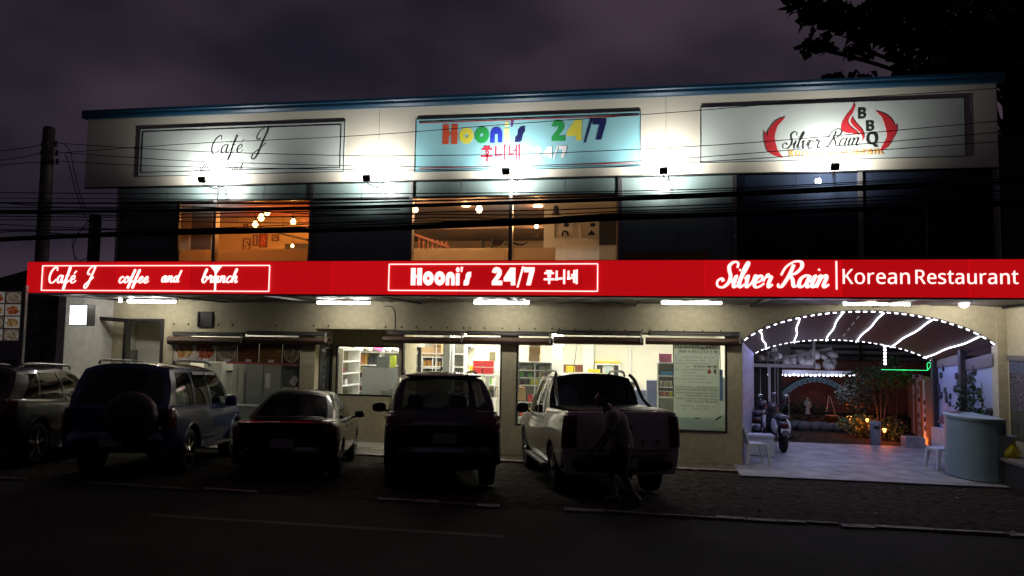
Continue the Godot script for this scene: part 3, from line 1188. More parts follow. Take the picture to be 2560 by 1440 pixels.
func ribbon(pts, z, w, slim = 0.0, depth = DEP):   # a flat pen stroke of width w standing on the plane z; slim: how far side strokes thin out
	var m = pts.size()
	var lft = []
	var rgt = []
	for i in m:
		var d = (pts[mini(i + 1, m - 1)] - pts[maxi(i - 1, 0)]).normalized()
		var n = Vector2(-d.y, d.x) * w * 0.5 * (1.0 - slim * (1.0 - absf(d.y) if d.y < 0.2 else 0.8 + 0.2 * (1 - d.y)))
		lft.append(pts[i] + n)
		rgt.append(pts[i] - n)
	for i in m - 1:
		var a = Vector3(rgt[i].x, rgt[i].y, z + depth)
		var b = Vector3(rgt[i + 1].x, rgt[i + 1].y, z + depth)
		var c = Vector3(lft[i + 1].x, lft[i + 1].y, z + depth)
		var d = Vector3(lft[i].x, lft[i].y, z + depth)
		q(a, b, c, d)
		var k = Vector3(0, 0, -depth)
		q(a + k, b + k, b, a)
		q(d, c, c + k, d + k)


func script(txt, at, h, w, slant, z, slim = 0.5, gap = 0.0):   # at: left end of the baseline, h: x-height in metres
	var x = 0.0
	for ch in txt:
		var key = "e" if ch == "é" else ch
		var g = PEN[key]
		var strokes = g.slice(1)
		if ch == "é":
			strokes = strokes + [[0.42, 1.25, 0.72, 1.6]]
		for s in strokes:
			var pts = []
			for k in range(0, s.size(), 2):
				pts.append(at + Vector2((x + s[k] + slant * s[k + 1]) * h, s[k + 1] * h))
			ribbon(smooth(pts, 5), z, w, slim)
		x += g[0] + gap
	return x * h


func disc(c, r, z, hole = 0.0, n = 28, depth = DEP, sx = 1.0):
	for i in n:
		var a = TAU * i / n
		var b = TAU * (i + 1) / n
		var o0 = c + Vector2(cos(a) * sx, sin(a)) * r
		var o1 = c + Vector2(cos(b) * sx, sin(b)) * r
		var i0 = c + Vector2(cos(a) * sx, sin(a)) * hole
		var i1 = c + Vector2(cos(b) * sx, sin(b)) * hole
		if hole > 0.0:
			q(Vector3(i0.x, i0.y, z + depth), Vector3(o0.x, o0.y, z + depth), Vector3(o1.x, o1.y, z + depth), Vector3(i1.x, i1.y, z + depth))
		else:
			tri(Vector3(c.x, c.y, z + depth), Vector3(o0.x, o0.y, z + depth), Vector3(o1.x, o1.y, z + depth))
		q(Vector3(o0.x, o0.y, z), Vector3(o1.x, o1.y, z), Vector3(o1.x, o1.y, z + depth), Vector3(o0.x, o0.y, z + depth))


func poly(pts, at, s, z, depth = DEP):
	var out = PackedVector2Array()
	for k in range(0, pts.size(), 2):
		out.append(at + Vector2(pts[k], pts[k + 1]) * s)
	prism(out, z, z + depth)


# Fat rounded capitals of the mini-mart: x-height 0.78, capital height 1
func fat(ch, at, s, z):
	match ch:
		"H":
			poly([0.0, 0.0, 0.36, 0.0, 0.36, 0.42, 0.44, 0.42, 0.44, 0.6, 0.36, 0.6, 0.36, 1.0, 0.0, 1.0], at, s, z)
			poly([0.5, 0.0, 0.86, 0.0, 0.86, 1.0, 0.5, 1.0], at, s, z)
			return 0.95
		"o":
			disc(at + Vector2(0.41, 0.4) * s, 0.41 * s.y, z, 0.1 * s.y, 28, DEP, s.x / s.y)
			return 0.88
		"n":
			var pts = [0.0, 0.0]
			for i in 13:
				var a = PI - PI * i / 12.0
				pts.append_array([0.34 + 0.34 * cos(a), 0.44 + 0.34 * sin(a)])
			pts.append_array([0.68, 0.0, 0.42, 0.0, 0.42, 0.4, 0.38, 0.44, 0.3, 0.44, 0.26, 0.4, 0.26, 0.0])
			poly(pts, at, s, z)
			return 0.75
		"i":
			poly([0.02, 0.0, 0.3, 0.0, 0.3, 0.7, 0.02, 0.7], at, s, z)
			disc(at + Vector2(0.16, 0.9) * s, 0.14 * s.y, z, 0.0, 28, DEP, s.x / s.y)
			return 0.38
		"'":
			poly([0.0, 1.06, 0.02, 0.76, 0.1, 0.76, 0.18, 1.06], at, s, z)
			return 0.24
		"s":
			poly([0.0, 0.0, 0.3, 0.0, 0.4, 0.08, 0.44, 0.36, 0.54, 0.5, 0.56, 0.78, 0.3, 0.76, 0.16, 0.62, 0.14, 0.36, 0.02, 0.26], at, s, z)
			return 0.8
		"2":
			poly([0.0, 0.74, 0.1, 0.95, 0.3, 1.04, 0.52, 1.0, 0.68, 0.86, 0.7, 0.66, 0.6, 0.48, 0.4, 0.26, 0.74, 0.26, 0.74, 0.0, 0.02, 0.0, 0.02, 0.22, 0.32, 0.56, 0.38, 0.7, 0.32, 0.76, 0.26, 0.68], at, s, z)
			return 0.84
		"4":
			poly([0.44, 1.0, 0.8, 1.0, 0.8, 0.0, 0.5, 0.0, 0.5, 0.22, 0.0, 0.22, 0.0, 0.42], at, s, z)
			return 0.9
		"/":
			poly([0.0, -0.12, 0.12, -0.12, 0.5, 1.06, 0.36, 1.06], at, s, z)
			return 0.5
		"7":
			poly([0.0, 1.02, 0.72, 1.02, 0.72, 0.84, 0.46, 0.0, 0.16, 0.0, 0.36, 0.74, 0.0, 0.74], at, s, z)
			return 0.8
	return 0.55


func hooni_hangul(at, s, w, z, depth = DEP):   # three syllables as brush strokes
	var L = [[0.2, 1.0, 0.55, 1.0], [0.05, 0.82, 0.72, 0.82], [0.0, 0.28, 0.78, 0.28], [0.39, 0.28, 0.39, -0.05], [1.05, 0.95, 1.05, 0.3], [1.05, 0.3, 1.5, 0.36], [1.72, 1.05, 1.72, -0.05], [2.1, 0.95, 2.1, 0.35], [2.1, 0.35, 2.4, 0.4], [2.42, 0.65, 2.6, 0.65], [2.6, 1.0, 2.6, 0.05], [2.82, 1.05, 2.82, -0.05]]
	for l in L:
		var a = at + Vector2(l[0], l[1]) * s
		var b = at + Vector2(l[2], l[3]) * s
		var d = (b - a).normalized() * w * 0.5
		ribbon([a - d, b + d], z, w, 0.0, depth)
	disc(at + Vector2(0.39, 0.57) * s, 0.17 * s, z, 0.17 * s - w * 0.8)


func outline(x0, y0, x1, y1, z, w, depth = 0.01):
	bb(x0, y0, z, x1, y0 + w, z + depth)
	bb(x0, y1 - w, z, x1, y1, z + depth)
	bb(x0, y0 + w, z, x0 + w, y1 - w, z + depth)
	bb(x1 - w, y0 + w, z, x1, y1 - w, z + depth)


func cafe_banner():
	var c = [-12.342, 6.053, -6.974, 7.279]
	var t = thing("cafe_banner", "grey cafe banner with black script lettering and a double black border", "banner", Vector3((c[0] + c[2]) / 2, c[1], 0.1))
	nb()
	bb(c[0], c[1], 0.112, c[2], c[3], 0.121)
	sheet(c[0], c[1], c[2], c[3], 0.1295, 0.007, 0.8, 70, 22)
	done("sheet", "banner_grey", t)
	nb()
	outline(c[0] + 0.012, c[1] + 0.012, c[2] - 0.012, c[3] - 0.012, 0.13, 0.016, 0.004)
	outline(c[0] + 0.09, c[1] + 0.11, c[2] - 0.1, c[3] - 0.08, 0.13, 0.022, 0.004)
	done("border", "ink", t)
	nb()
	script("Café", Vector2(-10.421, 6.591), 0.205, 0.037, 0.22, 0.13, 0.7, 0.12)
	done("lettering", "ink", t)
	nb()
	script("J", Vector2(-9.296, 6.637), 0.235, 0.042, 0.2, 0.13, 0.6)
	done("lettering", "ink", t)
	nb()
	script("coffee and brunch", Vector2(-10.782, 6.169), 0.082, 0.017, 0.35, 0.13, 0.3)
	done("lettering", "ink", t)


func hooni_banner():
	var c = [-5.282, 6.012, -0.174, 7.254]
	var t = thing("mini_mart_banner", "light blue mini-mart banner with multicoloured fat letters", "banner", Vector3((c[0] + c[2]) / 2, c[1], 0.1))
	nb()
	bb(c[0], c[1], 0.112, c[2], c[3], 0.121)
	sheet(c[0], c[1], c[2], c[3], 0.1295, 0.007, 0.8, 70, 22)
	done("sheet", "banner_blue", t)
	nb()
	outline(c[0] + 0.004, c[1] + 0.004, c[2] - 0.004, c[3] - 0.004, 0.13, 0.014, 0.004)
	bb(c[0] + 0.09, c[3] - 0.075, 0.13, c[2] - 0.04, c[3] - 0.06, 0.134)
	bb(c[0] + 0.11, c[1] + 0.045, 0.13, c[2] - 0.04, c[1] + 0.06, 0.134)
	done("border", "ink", t)
	nb()
	bb(c[0] + 0.09, c[3] - 0.11, 0.13, c[2] - 0.04, c[3] - 0.095, 0.134)
	bb(c[0] + 0.11, c[1] + 0.08, 0.13, c[2] - 0.04, c[1] + 0.1, 0.134)
	done("stripe", "print_red", t)
	var word = [["H", "print_vermilion"], ["o", "print_yellow"], ["o", "print_green"], ["n", "print_blue"], ["i", "print_pale"], ["'", "print_violet"], ["s", "print_navy"]]
	var at = Vector2(-4.627, 6.641)
	var s = Vector2(0.41, 0.46)
	for e in word:
		nb()
		var adv = fat(e[0], at, s, 0.13)
		done("letter", e[1], t)
		at.x += adv * s.x
	at = Vector2(-2.134, 6.638)
	for e in [["2", "print_green"], ["4", "print_yellow"], ["/", "print_navy"], ["7", "print_navy"]]:
		nb()
		var adv = fat(e[0], at, s, 0.13)
		done("letter", e[1], t)
		at.x += adv * s.x
	nb()
	hooni_hangul(Vector2(-3.697, 6.256), 0.3, 0.045, 0.13, 0.004)
	done("lettering", "print_pink", t)
	at = Vector2(-2.523, 6.261)
	for ch in "24/7":
		nb()
		var adv = fat(ch, at, Vector2(0.25, 0.26), 0.13)
		done("letter", "print_white", t)
		at.x += adv * 0.25


func flame(pts, m, t):
	var p = []
	for k in range(0, pts.size(), 2):
		p.append(Vector2(pts[k], pts[k + 1]))
	nb()
	prism(PackedVector2Array(p), 0.13, 0.137)
	done("flame", m, t)


func curve_shape(a, b):   # outline from two smooth sides
	var out = []
	for p in smooth(a, 6):
		out.append_array([p.x, p.y])
	for p in smooth(b, 6):
		out.append_array([p.x, p.y])
	return out


func rain_banner():
	var c = [1.077, 6.058, 6.300, 7.286]
	var t = thing("restaurant_banner", "pale grey-green restaurant banner with red flames and black script", "banner", Vector3((c[0] + c[2]) / 2, c[1], 0.1))
	nb()
	bb(c[0], c[1], 0.112, c[2], c[3], 0.121)
	sheet(c[0], c[1], c[2], c[3], 0.1295, 0.007, 0.8, 70, 22)
	done("sheet", "banner_grey", t)
	nb()
	outline(c[0] + 0.004, c[1] + 0.004, c[2] - 0.004, c[3] - 0.004, 0.13, 0.014, 0.004)
	done("border", "ink", t)
	# the two crescent flames and the tall one
	flame(curve_shape([Vector2(2.831, 7.006), Vector2(2.637, 6.927), Vector2(2.490, 6.735), Vector2(2.465, 6.607)], [Vector2(2.401, 6.729), Vector2(2.399, 6.523), Vector2(2.455, 6.307), Vector2(2.591, 6.192), Vector2(2.767, 6.136), Vector2(2.688, 6.257), Vector2(2.633, 6.413), Vector2(2.610, 6.602), Vector2(2.668, 6.814)]), "print_red", t)
	flame(curve_shape([Vector2(4.605, 7.067), Vector2(4.781, 6.993), Vector2(4.917, 6.862), Vector2(4.961, 6.743)], [Vector2(5.008, 6.784), Vector2(4.997, 6.608), Vector2(4.910, 6.444), Vector2(4.816, 6.297), Vector2(4.676, 6.226), Vector2(4.748, 6.382), Vector2(4.812, 6.531), Vector2(4.778, 6.766), Vector2(4.719, 6.936)]), "print_red", t)
	flame(curve_shape([Vector2(4.181, 7.261), Vector2(4.132, 7.127), Vector2(4.028, 6.987), Vector2(3.940, 6.838), Vector2(3.931, 6.720), Vector2(4.000, 6.633), Vector2(4.140, 6.612), Vector2(4.280, 6.573)], [Vector2(4.227, 6.651), Vector2(4.127, 6.739), Vector2(4.073, 6.833), Vector2(4.098, 6.942), Vector2(4.170, 7.058), Vector2(4.211, 7.167)]), "print_red", t)
	flame(curve_shape([Vector2(4.145, 6.966), Vector2(4.113, 6.866), Vector2(4.166, 6.763), Vector2(4.273, 6.649), Vector2(4.341, 6.529), Vector2(4.324, 6.421)], [Vector2(4.380, 6.520), Vector2(4.351, 6.655), Vector2(4.260, 6.776), Vector2(4.191, 6.871)]), "print_red", t)
	nb()
	script("Silver", Vector2(2.769, 6.323), 0.165, 0.034, 0.3, 0.13, 0.75, -0.06)
	done("lettering", "ink", t)
	nb()
	script("Rain", Vector2(3.636, 6.349), 0.165, 0.034, 0.3, 0.13, 0.75, -0.06)
	done("lettering", "ink", t)
	lettering("B", Vector3(4.260, 6.910, 0.134), 0.22, "ink", t, "Droid Sans", 0.0, 700)
	lettering("B", Vector3(4.412, 6.644, 0.134), 0.22, "ink", t, "Droid Sans", 0.0, 700)
	lettering("Q", Vector3(4.414, 6.308, 0.134), 0.25, "ink", t, "Droid Sans", 0.0, 700)
	lettering("Korean Restaurant", Vector3(2.895, 6.148, 0.134), 0.13, "print_orange", t, "Droid Sans", 1.85, 700)


func neon(pts, r, t):
	nb()
	for i in pts.size() - 1:
		tube([pts[i], pts[i + 1]], r, 6)
	done("lit_border", "sign_white", t)


func sign_letters(sg):
	var z = 3.3
	DEP = 0.012
	O = sg.position
	nb()
	script("Café", Vector2(-11.835, 3.215), 0.15, 0.034, 0.16, z, 0.35, 0.12)
	done("lettering", "sign_white", sg)
	nb()
	script("J", Vector2(-10.994, 3.233), 0.135, 0.034, 0.2, z, 0.35)
	done("lettering", "sign_white", sg)
	nb()
	script("coffee", Vector2(-10.256, 3.219), 0.122, 0.034, 0.25, z, 0.3, 0.1)
	done("lettering", "sign_white", sg)
	nb()
	script("and", Vector2(-9.325, 3.237), 0.115, 0.034, 0.25, z, 0.3, 0.1)
	done("lettering", "sign_white", sg)
	nb()
	script("brunch", Vector2(-8.463, 3.231), 0.122, 0.034, 0.25, z, 0.3, 0.1)
	done("lettering", "sign_white", sg)
	# lit outlines
	var a = [-11.960, 3.063, -7.054, 3.555]
	neon([Vector3(a[0], a[1], 3.32), Vector3(a[2], a[1], 3.32), Vector3(a[2], a[3], 3.32), Vector3(a[0], a[3], 3.32), Vector3(a[0], a[1], 3.32)], 0.0105, sg)
	a = [-4.689, 3.092, -0.874, 3.573]
	neon([Vector3(a[0], a[1], 3.32), Vector3(a[2], a[1], 3.32), Vector3(a[2], a[3], 3.32), Vector3(a[0], a[3], 3.32), Vector3(a[0], a[1], 3.32)], 0.0105, sg)
	# cocktail-glass figure in the cafe frame
	nb()
	prism(PackedVector2Array([Vector2(-8.311, 3.563), Vector2(-8.034, 3.563), Vector2(-8.160, 3.401)]), z, z + 0.012)
	bb(-8.188, 3.063, z, -8.154, 3.555, z + 0.012)
	done("glass_emblem", "sign_white", sg)
	# mini-mart name
	nb()
	var at = Vector2(-4.272, 3.189)
	var s = Vector2(0.243, 0.315)
	for ch in "Hooni's":
		at.x += fat(ch, at, s, z) * s.x
	done("lettering", "sign_white", sg)
	nb()
	at = Vector2(-2.765, 3.194)
	s.x = 0.262
	for ch in "24/7":
		at.x += fat(ch, at, s, z) * s.x
	done("lettering", "sign_white", sg)
	nb()
	hooni_hangul(Vector2(-1.805, 3.246), 0.2, 0.036, z)
	done("lettering", "sign_white", sg)
	# restaurant name
	nb()
	script("Silver", Vector2(1.145, 3.171), 0.2, 0.06, 0.3, z, 0.5, -0.06)
	done("lettering", "sign_white", sg)
	nb()
	script("Rain", Vector2(2.159, 3.175), 0.2, 0.06, 0.3, z, 0.5, -0.06)
	done("lettering", "sign_white", sg)
	nb()
	bb(3.054, 3.138, z, 3.079, 3.611, z + 0.014)
	done("divider", "sign_white", sg)
	lettering("Korean", Vector3(3.164, 3.231, 3.302), 0.25, "sign_white", sg, "Droid Sans", 1.03, 400, 0.012)
	lettering("Restaurant", Vector3(4.281, 3.234, 3.302), 0.25, "sign_white", sg, "Droid Sans", 1.52, 400, 0.012)


# ---------------------------------------------------------------- rooms behind the glass
func item(called, m, label, cat, group, p, s, turn = 0.0):   # a packed thing standing at p
	O = p
	nb()
	box(p + Vector3(0, s.y / 2, 0), s, Basis(Vector3.UP, turn), minf(s.x, s.y) * 0.06)
	return solo(called, m, label, cat, p, group)


func cup(m, label, group, p, r, h, lid):
	var t = thing("cup", label, "cup", p, group)
	nb()
	lathe([[0.0, 0.0], [r * 0.75, 0.0], [r, h], [0.0, h]], p, 10)
	done("body", m, t)
	nb()
	lathe([[0.0, h + 0.012], [r * 1.05, h + 0.012], [r * 1.05, h - 0.008], [r, h - 0.01]], p, 10)
	done("lid", lid, t)


func bottle(m, cap, label, group, p, r, h):
	var t = thing("bottle", label, "bottle", p, group)
	nb()
	lathe([[0.0, 0.0], [r, 0.0], [r, h * 0.62], [r * 0.4, h * 0.82], [r * 0.38, h * 0.92], [0.0, h * 0.92]], p, 10)
	done("body", m, t)
	nb()
	lathe([[0.0, h], [r * 0.45, h], [r * 0.45, h * 0.91], [0.0, h * 0.91]], p, 8)
	done("cap", cap, t)


func row(called, mats, label, cat, group, x0, x1, y, z, n, w, h, d, up = 1):
	for k in up:
		for i in n:
			var x = lerpf(x0 + w / 2, x1 - w / 2, i / float(maxi(n - 1, 1)))
			item(called, mats[(i + k) % mats.size()], label, cat, group, Vector3(x + rnd.randf_range(-0.006, 0.006), y + k * h, z + rnd.randf_range(-0.02, 0.02)), Vector3(w * rnd.randf_range(0.9, 0.97), h * (rnd.randf_range(0.9, 1.0) if up == 1 else 0.985), d), rnd.randf_range(-0.05, 0.05))


func shelving(label, x0, x1, y0, y1, z, d, levels, uprights = 0, m = "shelf_white", backed = true):
	var t = thing("shelf_unit", label, "shelves", Vector3((x0 + x1) / 2, y0, z))
	for x in [x0, x1 - 0.03]:
		nb()
		bb(x, y0, z - d, x + 0.03, y1, z)
		done("side", m, t)
	for i in uprights:
		var x = lerpf(x0, x1, (i + 1.0) / (uprights + 1))
		nb()
		bb(x - 0.012, y0, z - d, x + 0.012, y1, z - 0.005)
		done("upright", m, t)
	for y in levels:
		nb()
		bb(x0 + 0.03, y - 0.025, z - d + 0.005, x1 - 0.03, y, z + 0.004)
		done("board", m, t)
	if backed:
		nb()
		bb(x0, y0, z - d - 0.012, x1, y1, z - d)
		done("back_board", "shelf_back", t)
	return t


func food_print(key, sd, base, tones, plate):
	var rg = RandomNumberGenerator.new()
	rg.seed = sd
	var w = 96
	var im = Image.create(w, 72, false, Image.FORMAT_RGB8)
	im.fill(base)
	if plate:
		for y in 72:
			for x in w:
				var d = Vector2((x - 48) / 44.0, (y - 38) / 32.0).length()
				if d < 1.0:
					im.set_pixel(x, y, plate if d > 0.86 else plate.darkened(0.08))
	for k in 170:
		var a = rg.randf() * TAU
		var r = sqrt(rg.randf())
		var c = Vector2(48 + cos(a) * r * 38, 38 + sin(a) * r * 26)
		var d = Vector2.from_angle(rg.randf() * PI)
		var col = tones[rg.randi() % tones.size()]
		col = col.lerp(col.darkened(0.45), rg.randf())
		for s in range(-7, 8):
			for o in range(-1, 2):
				var p = c + d * s + d.orthogonal() * o
				if p.x >= 0 and p.y >= 0 and p.x < w and p.y < 72:
					im.set_pixel(int(p.x), int(p.y), col)
	printed(key, im, 0.4)


func kitchen_inside():
	# strip of food pictures across the top of the window
	food_print("food_1", 11, Color(0.75, 0.73, 0.68), [Color(0.85, 0.72, 0.35), Color(0.9, 0.8, 0.5), Color(0.75, 0.55, 0.2), Color(0.7, 0.15, 0.1)], Color(0.85, 0.84, 0.8))
	food_print("food_2", 12, Color(0.7, 0.68, 0.64), [Color(0.8, 0.35, 0.15), Color(0.7, 0.2, 0.08), Color(0.85, 0.5, 0.25)], Color(0.8, 0.78, 0.74))
	food_print("food_3", 13, Color(0.5, 0.42, 0.36), [Color(0.75, 0.7, 0.6), Color(0.6, 0.4, 0.2), Color(0.8, 0.76, 0.66)], Color(0.75, 0.72, 0.66))
	food_print("food_4", 14, Color(0.4, 0.26, 0.14), [Color(0.55, 0.3, 0.12), Color(0.65, 0.4, 0.16), Color(0.45, 0.22, 0.08)], null)
	food_print("food_5", 15, Color(0.45, 0.33, 0.18), [Color(0.7, 0.5, 0.2), Color(0.6, 0.38, 0.14), Color(0.5, 0.3, 0.1)], null)
	food_print("food_6", 16, Color(0.2, 0.16, 0.13), [Color(0.3, 0.22, 0.16), Color(0.65, 0.6, 0.5)], Color(0.62, 0.58, 0.5))
	var pos = [-11.200, 1.605, -7.941, 2.160]
	var cuts = [0.0, 0.17, 0.34, 0.51, 0.68, 0.86, 1.0]
	var what = ["picture of fries and salad on a white plate", "picture of red fried chicken with a dip", "picture of rice with chicken on a plate", "picture of dark golden cutlets", "picture of a golden noodle dish", "picture of a cup beside dark bread"]
	for i in 6:
		var xa = lerpf(pos[0], pos[2], cuts[i]) + 0.006
		var xb = lerpf(pos[0], pos[2], cuts[i + 1]) - 0.006
		var p = Vector3((xa + xb) / 2, pos[1], 0.03)
		var t = thing("food_picture", what[i] + " in the strip over the kitchen window", "picture", p, "food pictures over the kitchen")
		nb()
		bb(xa, pos[1], 0.013, xb, pos[3], 0.028)
		done("board", "shelf_white", t)
		nb()
		q(Vector3(xa, pos[1], 0.032), Vector3(xb, pos[1], 0.032), Vector3(xb, pos[3], 0.032), Vector3(xa, pos[3], 0.032))
		done("print", "food_%d" % (i + 1), t)
		if i < 5:
			nb()
			bb(lerpf(xa, xb, 0.4), pos[1] + 0.01, 0.033, lerpf(xa, xb, 0.66), pos[1] + 0.07, 0.038)
			done("price_tag", "print_white", t)
	# red lip under the pictures
	O = bld.position
	nb()
	bb(-9.9, 1.553, -0.18, -8.0, 1.609, -0.13)
	done("red_ledge", "print_red", bld)
	# stainless fridges and cupboards
	var fr = [[[-9.863, 0.653, -8.936, 1.585], "steel_dull", "tall grey steel refrigerator with a paper slip, behind the kitchen window"], [[-10.244, 0.781, -9.931, 1.591], "white_wall", "narrow white cupboard in the kitchen beside the refrigerator"], [[-11.040, 0.729, -10.537, 1.565], "room_white", "white kitchen wall cabinet over the range"]]
	for f in fr:
		var b = f[0]
		var t = thing("kitchen_cabinet", f[2], "cabinet", Vector3((b[0] + b[2]) / 2, 0, -1.2))
		nb()
		bb(b[0], -0.28 if b[0] > -10.5 else b[1], -1.8, b[2], b[3], -1.02)
		done("carcass", f[1], t)
		for k in 2:
			nb()
			bb(lerpf(b[0], b[2], k * 0.5) + 0.01, maxf(b[1], 0.2), -1.02, lerpf(b[0], b[2], k * 0.5 + 0.5) - 0.01, b[3] - 0.03, -0.995)
			done("door", f[1], t)
		nb()
		bb(lerpf(b[0], b[2], 0.47), b[1] + 0.25, -0.995, lerpf(b[0], b[2], 0.49), b[1] + 0.55, -0.97)
		done("handle", "grey_metal", t)
		if f[1] == "steel_dull":
			nb()
			bb(lerpf(b[0], b[2], 0.56), lerpf(b[1], b[3], 0.3), -0.994, lerpf(b[0], b[2], 0.7), lerpf(b[1], b[3], 0.7), -0.99)
			done("paper_slip", "print_white", t)
	var hood = thing("range_hood", "dark range hood and shelf on the white kitchen wall", "hood", Vector3(-10.773, 1.282, -1.600))
	nb()
	var hb = [-11.048, 1.292, -10.289, 1.343]
	bb(hb[0], hb[1], -1.8, hb[2], hb[3], -1.2)
	done("ledge", "dark_metal", hood)
	nb()
	bb(hb[0] + 0.2, hb[1] - 0.35, -1.8, hb[2] - 0.25, hb[1], -1.4)
	done("body", "steel_dull", hood)
	var ct = thing("steel_counter", "low stainless counter running along the kitchen window", "counter", Vector3(-9.6, -0.28, -0.6))
	nb()
	bb(-11.3, -0.28, -0.72, -8.05, 0.52, -0.3)
	done("carcass", "steel_dull", ct)
	nb()
	bb(-11.32, 0.52, -0.74, -8.03, 0.56, -0.28)
	done("top", "steel", ct)
	for i in 4:
		nb()
		bb(-11.25 + i * 0.8, -0.2, -0.3, -10.5 + i * 0.8, 0.48, -0.285)
		done("door", "steel_dull", ct)
	var dr = thing("dark_cupboard", "dark open cupboard at the right end of the kitchen window", "cupboard", Vector3(-8.591, 0.877, -0.800))
	nb()
	var db = [-8.878, 0.974, -8.314, 1.507]
	bb(db[0], db[1], -1.4, db[2] + 0.1, db[3], -1.0)
	done("carcass", "black", dr)
	O = Vector3.ZERO
	var tg = Vector3(-8.243, 1.181, -0.300)
	O = tg
	nb()
	box(tg, Vector3(0.16, 0.22, 0.006), Basis(Vector3.BACK, -0.6))
	solo("paper_tag", "print_white", "white paper tag hanging askew inside the kitchen window", "tag", tg)
	var lt = thing("kitchen_lamp", "dim ceiling lamp of the kitchen", "lamp", Vector3(-10.6, 2.72, -1.4))
	nb()
	bb(-11.0, 2.72, -1.5, -10.2, 2.78, -1.3)
	done("lamp_tube", "dim_tube", lt)
	area(lt, Vector3(-10.6, 2.7, -1.4), Vector2(0.8, 0.2), 3.0, Color(1.0, 0.97, 0.88), Vector3.DOWN)


func shop_inside():
	# ceiling panels
	for p in [[-6.6, -2.3], [-4.4, -1.6], [-4.4, -3.2], [-2.0, -2.4], [0.2, -2.4]]:
		var t = thing("ceiling_lamp", "square lit panel in the ceiling of the mini-mart", "lamp", Vector3(p[0], 2.78, p[1]), "lit ceiling panels of the mini-mart")
		nb()
		bb(p[0] - 0.55, 2.77, p[1] - 0.16, p[0] + 0.55, 2.795, p[1] + 0.16)
		done("lamp_panel", "shop_panel", t)
		area(t, Vector3(p[0], 2.76, p[1]), Vector2(1.1, 0.32), 6.5, Color(1.0, 0.985, 0.93), Vector3.DOWN)
	# --- seen through the alcove window
	var z = -2.6
	var s0 = [-7.725, 0.500, -6.071, 1.985]
	var lv = [s0[0], 1.517, 1.349, 1.171, 0.993, 0.825, 1.854]
	lv[0] = 0.4
	shelving("white shelves along the back of the alcove window", s0[0], s0[2] + 1.4, -0.28, 2.15, z, 0.34, lv, 3)
	row("snack_box", ["pk_orange", "pk_gold", "pk_orange", "carton"], "orange snack box in the row on the alcove shelf", "box", "orange boxes on the alcove shelf", -7.654, -7.343, lv[1], -2.75, 6, 0.055, 0.3, 0.2)
	row("dark_pack", ["pk_dark", "pk_navy", "pk_dark"], "dark slim pack in the row on the alcove shelf", "packet", "dark packs on the alcove shelf", -7.321, -6.978, lv[1], -2.75, 6, 0.055, 0.2, 0.2)
	row("white_tub", ["pk_white", "pk_cream"], "small white tub on the lower alcove shelf", "tub", "white tubs on the alcove shelf", -7.635, -7.435, lv[4], -2.75, 4, 0.06, 0.11, 0.12)
	row("red_can", ["pk_red", "pk_maroon", "pk_dark"], "red can on the alcove shelf", "can", "red cans on the alcove shelf", -7.640, -7.440, lv[3], -2.75, 4, 0.06, 0.12, 0.12)
	row("red_can", ["pk_maroon", "pk_red"], "red can on the bottom alcove shelf", "can", "red cans on the bottom alcove shelf", -7.630, -7.431, lv[5], -2.75, 4, 0.06, 0.11, 0.12)
	row("green_jar", ["pk_lime", "pk_cream"], "green jar on the upper alcove shelf", "jar", "green jars on the alcove shelf", -7.646, -7.469, lv[2], -2.75, 3, 0.07, 0.14, 0.12)
	for i in 5:
		var p = Vector3(-7.522, 1.869, -2.600) + Vector3(i * 0.26, 0.02, 0)
		O = p
		nb()
		box(p + Vector3(0, 0.09, 0), Vector3(0.22, 0.17, 0.05), Basis(Vector3.BACK, -0.35) * Basis(Vector3.RIGHT, -0.3))
		solo("pack", ["pk_white", "pk_cream", "pk_pink", "pk_white", "pk_white"][i], "large pale pack leaning on the top alcove shelf", "pack", p, "packs leaning on the top alcove shelf")
	item("lime_box", "pk_lime", "lime green box at the right of the alcove shelf", "box", "", Vector3(-6.533, 1.474, -2.400), Vector3(0.14, 0.3, 0.14))
	# open cupboard on the partition
	var cb = thing("cupboard", "open brown-backed cupboard standing on the left wall inside the shop door", "cupboard", Vector3(-7.6, -0.28, -1.9))
	nb()
	bb(-7.8, -0.28, -2.45, -7.78, 1.95, -1.3)
	done("back_board", "pk_olive", cb)
	for zz in [-2.45, -1.32]:
		nb()
		bb(-7.78, -0.28, zz, -7.45, 1.95, zz + 0.03)
		done("side", "shelf_white", cb)
	for k in 7:
		nb()
		bb(-7.78, 0.1 + k * 0.3, -2.42, -7.45, 0.125 + k * 0.3, -1.32)
		done("board", "shelf_white", cb)
	for k in 5:
		item("tin", ["pk_cream", "pk_olive", "pk_white", "pk_maroon", "pk_cream"][k], "tin standing in the cupboard by the shop door", "tin", "tins in the cupboard by the shop door", Vector3(-7.62, 0.425 + 0.3 * (k % 4), -2.2 + 0.2 * k), Vector3(0.14, 0.15, 0.14))
	# counter back seen through the alcove window
	var cp = [-7.017, 0.304, -5.918, 1.483]
	var ck = thing("shop_counter", "pale grey counter screen behind the alcove window", "counter", Vector3((cp[0] + cp[2]) / 2, -0.28, -1.5))
	nb()
	bb(cp[0], -0.28, -1.56, cp[2] + 0.2, cp[3], -1.5)
	done("screen", "pale_grey", ck)
	nb()
	bb(cp[0] + 0.1, -0.28, -2.0, cp[2] + 0.2, 0.75, -1.56)
	done("counter", "shelf_white", ck)
	item("grey_box", "pk_grey", "grey box with a note on top of the counter screen", "box", "", Vector3(-6.483, 1.492, -1.530), Vector3(0.33, 0.27, 0.05))
	for k in 2:
		item("grey_card", "pk_grey", "grey card leaning low against the counter screen", "card", "cards on the counter screen", Vector3(-6.386, 0.702, -1.440) + Vector3(0.2 * k, 0.02, 0.01 * k), Vector3(0.2, 0.2 + 0.05 * k, 0.02))
